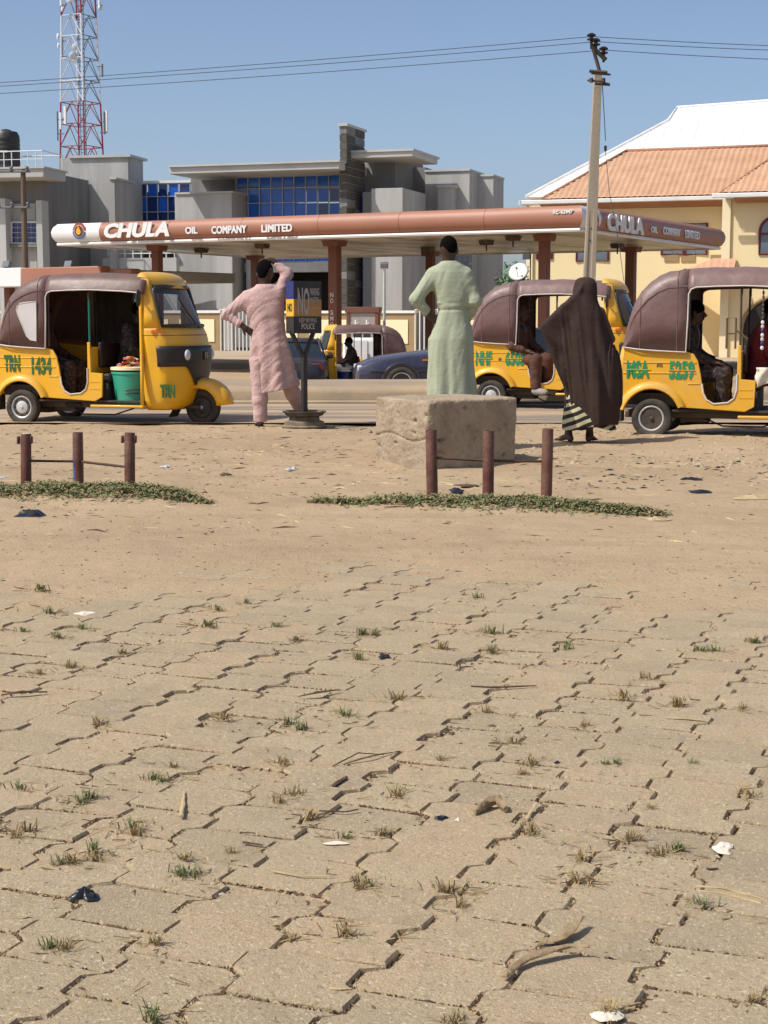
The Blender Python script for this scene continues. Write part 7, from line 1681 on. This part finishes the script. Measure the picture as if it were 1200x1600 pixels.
crumple('plastic_bag', 47, 812, .13, .16, .07, M['blackbag'], 'black plastic bag crumpled on the sand at the left', 'plastic bag', 11)
crumple('plastic_bag', 1078, 752, .13, .16, .04, M['blackbag'], 'black cloth scrap on the sand at the right, upper one', 'cloth scrap', 12)
crumple('plastic_bag', 1092, 770, .17, .15, .03, M['blackbag'], 'black cloth scrap on the sand at the right, lower one', 'cloth scrap', 13)
crumple('plastic_bag', 714, 770, .09, .12, .03, M['blackbag'], 'black scrap between the right posts', 'cloth scrap', 14)
crumple('plastic_bag', 728, 763, .09, .1, .02, M['twig'], 'brown scrap between the right posts', 'cloth scrap', 15)
crumple('plastic_bag', 260, 730, .07, .1, .035, M['palebag'], 'pale clear plastic bag on the sand left of centre', 'plastic bag', 16)
crumple('plastic_bag', 455, 736, .065, .09, .035, M['palebag'], 'pale plastic bag on the sand below the sign base', 'plastic bag', 17)
crumple('plastic_bag', 2, 749, .06, .09, .03, M['palebag'], 'pale plastic scrap at the left edge', 'plastic bag', 18)
crumple('paper_scrap', 1180, 782, .16, .2, .035, M['straw'], 'pale yellow rubbish at the right edge of the sand', 'rubbish', 19)
crumple('plastic_scrap', 352, 742, .05, .06, .03, M['brownchip'], 'brown lump on the sand left of centre', 'rubbish', 20)
crumple('plastic_scrap', 580, 679, .03, .05, .03, M['blackbag'], 'black lump left of the concrete block', 'rubbish', 21)
crumple('plastic_scrap', 1020, 816, .09, .09, .025, M['straw'], 'pale clod at the right end of the weeds', 'clod', 22)
crumple('cloth_scrap', 700, 1185 - 0, .03, .02, .008, M['leafdry'], 'dry fibre mat in a joint, centre', 'rubbish', 23)

# countless crumbs, chips and straws over paving and sand
def scatter(name, n, yr, mat, label, smin_, smax_, flat, seed, elong=1.0, clump=0.0, power=1.0, xr=None):
    r = random.Random(seed); vs, fs = [], []
    for k in range(n):
        yy = yr[0] + (yr[1] - yr[0]) * r.random() ** power; x = r.uniform(-1, 1) * (.30 * yy + .5) if xr is None else r.uniform(*xr)
        if clump and .5 * math.sin(x * 2.1 + seed + 1.3 * math.sin(yy * 1.9)) * math.sin(yy * 1.7 + 2 * math.sin(x * 1.1 + seed)) < r.uniform(-.4, .3) * clump: continue
        s = r.uniform(smin_, smax_) * (.5 + r.random()) ; e = elong * r.uniform(.6, 1.4) if elong > 1 else r.uniform(.7, 1.4); a = r.uniform(0, math.pi); ca, sa = math.cos(a), math.sin(a)
        base = [(-e, -.5), (-.2 * e, -.9), (e, -.3), (.7 * e, .7), (-.5 * e, .8)]
        n0 = len(vs); vs += [(x + s * (p * ca - q * sa) * r.uniform(.8, 1.2), yy + s * (p * sa + q * ca), None, 0) for p, q in base] + [(x + s * .1, yy, None, s * flat * r.uniform(.5, 1.3))]
        fs += [(n0 + i, n0 + (i + 1) % 5, n0 + 5) for i in range(5)]
    A = np.array([(v[0], v[1]) for v in vs]); zz = ground_height(A[:, 0], A[:, 1]); pav_ = np.where(A[:, 1] < 7.2, np.maximum(zz, -.004), zz)
    V_ = [(v[0], v[1], float(pav_[i]) + v[3] - (.001 if v[3] == 0 else 0)) for i, v in enumerate(vs)]
    me = bpy.data.meshes.new(name); me.from_pydata(V_, [], fs); me.materials.append(mat); me.update(); o = bpy.data.objects.new(name, me); C.objects.link(o); meta(o, label, kind='stuff')
scatter('stone_chips', 3200, (2.4, 9), M['stonechip'], 'pale grit and stone chips on the paving', .0015, .0045, .8, 1, power=1.0)
scatter('brown_debris', 3400, (2.4, 9), M['brownchip'], 'dark bark crumbs on the paving', .0015, .006, .6, 2, elong=1.8)
scatter('straw_bits', 900, (2.4, 9), M['leafdry'], 'short straw bits on the paving', .0012, .0028, 1.0, 3, elong=7)
scatter('twig_bits', 800, (2.4, 9), M['twig'], 'short dark twigs on the paving', .0014, .003, 1.0, 4, elong=8)
scatter('stone_chips', 4200, (8.5, 18.5), M['stonechip'], 'pale stones and clods on the sand', .004, .014, .5, 5, clump=1, power=.8)
scatter('brown_debris', 3800, (8.5, 18.5), M['brownchip'], 'dark rubbish crumbs on the sand', .004, .014, .4, 6, elong=1.8, clump=1, power=.7)
scatter('straw_bits', 900, (8, 18), M['straw'], 'pale straw and sticks on the sand', .004, .008, .8, 7, elong=7, clump=1, power=.7)
scatter('twig_bits', 1300, (8, 18), M['twig'], 'dark sticks on the sand', .004, .009, .8, 8, elong=7, clump=1, power=.7)
scatter('rubbish_bits', 420, (11.2, 14.6), M['blackbag'], 'dark plastic and charred bits trampled in the sand at the right', .006, .022, .35, 11, elong=1.8, clump=1, xr=(1.3, 3.6))
scatter('sand_clods', 900, (13.0, 16.2), M['stonechip'], 'pale clods along the edge of the sand at the right', .008, .030, .6, 12, clump=1, xr=(1.0, 4.5))
scatter('dead_stalks', 700, (11.5, 15.8), M['straw'], 'dead stalks strewn over the sand', .004, .008, .8, 13, elong=8, clump=1, xr=(-1.5, 4.0))
# crumbs gathered along the zigzag joints
def joint_fill():
    r = random.Random(5); V_, Fq = [], []; D_ = []
    for (x, y_, od) in vis:
        for k in range(90):
            a = r.random(); lx = -.5 * PW + r.gauss(0, .006); ly = (a - .5) * PL
            zz = float(np.interp(a - .5, [-.5, -.14, 0, .36, .5], [0, 0, .15, .15, 0])); zz = zz if not od else .15 - zz; lx += zz * PW - .018
            if r.random() < .5: lx = r.uniform(-.5, .5) * PW; ly = -.5 * PL
            p = Vector((x, y_)) + U2 * (lx + (r.gauss(0, .0015))) + V2 * ly; s = r.uniform(.0014, .0046); an = r.uniform(0, 3.14); ca, sa = math.cos(an), math.sin(an); n0 = len(V_); e = r.choice((1, 1, 1.5, 3))
            V_ += [(p.x + s * (q * e * ca - w_ * sa), p.y + s * (q * e * sa + w_ * ca), -.006) for q, w_ in ((-1, -.6), (1, -.5), (.8, .7), (-.6, .8))] + [(p.x, p.y, -.004 + s * r.uniform(.3, 1.2))]
            Fq += [(n0 + i, n0 + (i + 1) % 4, n0 + 4) for i in range(4)]; D_ += [r.choice((0, 1, 1, 2, 1, 1))] * 4
    me = bpy.data.meshes.new('joint_debris'); me.from_pydata(V_, [], Fq)
    for m_ in ('stonechip', 'brownchip', 'leafdry'): me.materials.append(M[m_])
    me.polygons.foreach_set('material_index', np.array(D_, np.int32)); me.update(); o = bpy.data.objects.new('joint_debris', me); C.objects.link(o); meta(o, 'crumbs of stone and dry plant matter lying in the paver joints', kind='stuff')
joint_fill()

# every tuft is told by the nearest odd thing lying about
LM = [(40, 1087, 'dark bark strip at the left edge'), (130, 960, 'torn white paper'), (134, 1404, 'black plastic scrap in the lower left'), (285, 1260, 'pale upright splinter'), (495, 1090, 'dark dry leaf'), (580, 1188, 'crossed thin twigs'), (530, 1226, 'brown stubby wood chip'), (484, 1276, 'small black tangle'), (525, 1318, 'white feather scrap'), (600, 1026, 'dark lump in the middle distance'), (787, 1075, 'flat brown stick'), (871, 1193, 'tiny dark crumb'), (765, 1262, 'bark fragment'), (1074, 1126, 'pale wood strip'), (1130, 1328, 'crumpled white rag'), (1145, 1400, 'straw stalks'), (870, 1480, 'knobbly dry wood'), (948, 1590, 'white paper scrap at the bottom'), (470, 1372, 'pale straw sliver'), (530, 1549, 'pale chip near the bottom')]
seen = {}
for (o, x, y_, g_) in sorted(TUFTS, key=lambda q: min(math.hypot(q[1] - l[0], (q[2] - l[1]) * 2) for l in LM)):
    l = min(LM, key=lambda l: math.hypot(x - l[0], (y_ - l[1]) * 2)); dx, dy = x - l[0], (y_ - l[1]) * 2; m = math.hypot(dx, dy)
    where = ('right' if dx > 0 else 'left') if abs(dx) > 2.2 * abs(dy) else (('behind' if dy < 0 else 'in front') if abs(dy) > 2.2 * abs(dx) else (('behind' if dy < 0 else 'in front') + ' and ' + ('right' if dx > 0 else 'left')))
    near = 'beside' if m < 70 else ('near' if m < 140 else ('away' if m < 250 else 'far away'))
    key = (g_, where, l[2]); n_ = seen.get(key, 0); seen[key] = n_ + 1
    order = ('', 'second ', 'third ', 'fourth ', 'fifth ', 'sixth ')[n_]
    ph = {'right': 'to the right of the ', 'left': 'to the left of the ', 'behind': 'straight behind the ', 'in front': 'straight in front of the '}.get(where, where + ' of the ')
    meta(o, order + ('green' if g_ == '1' else 'dry') + ' grass tuft ' + ph + l[2], 'grass tuft', 'green grass tufts in the paver joints' if g_ == '1' else 'dry grass tufts in the paver joints')
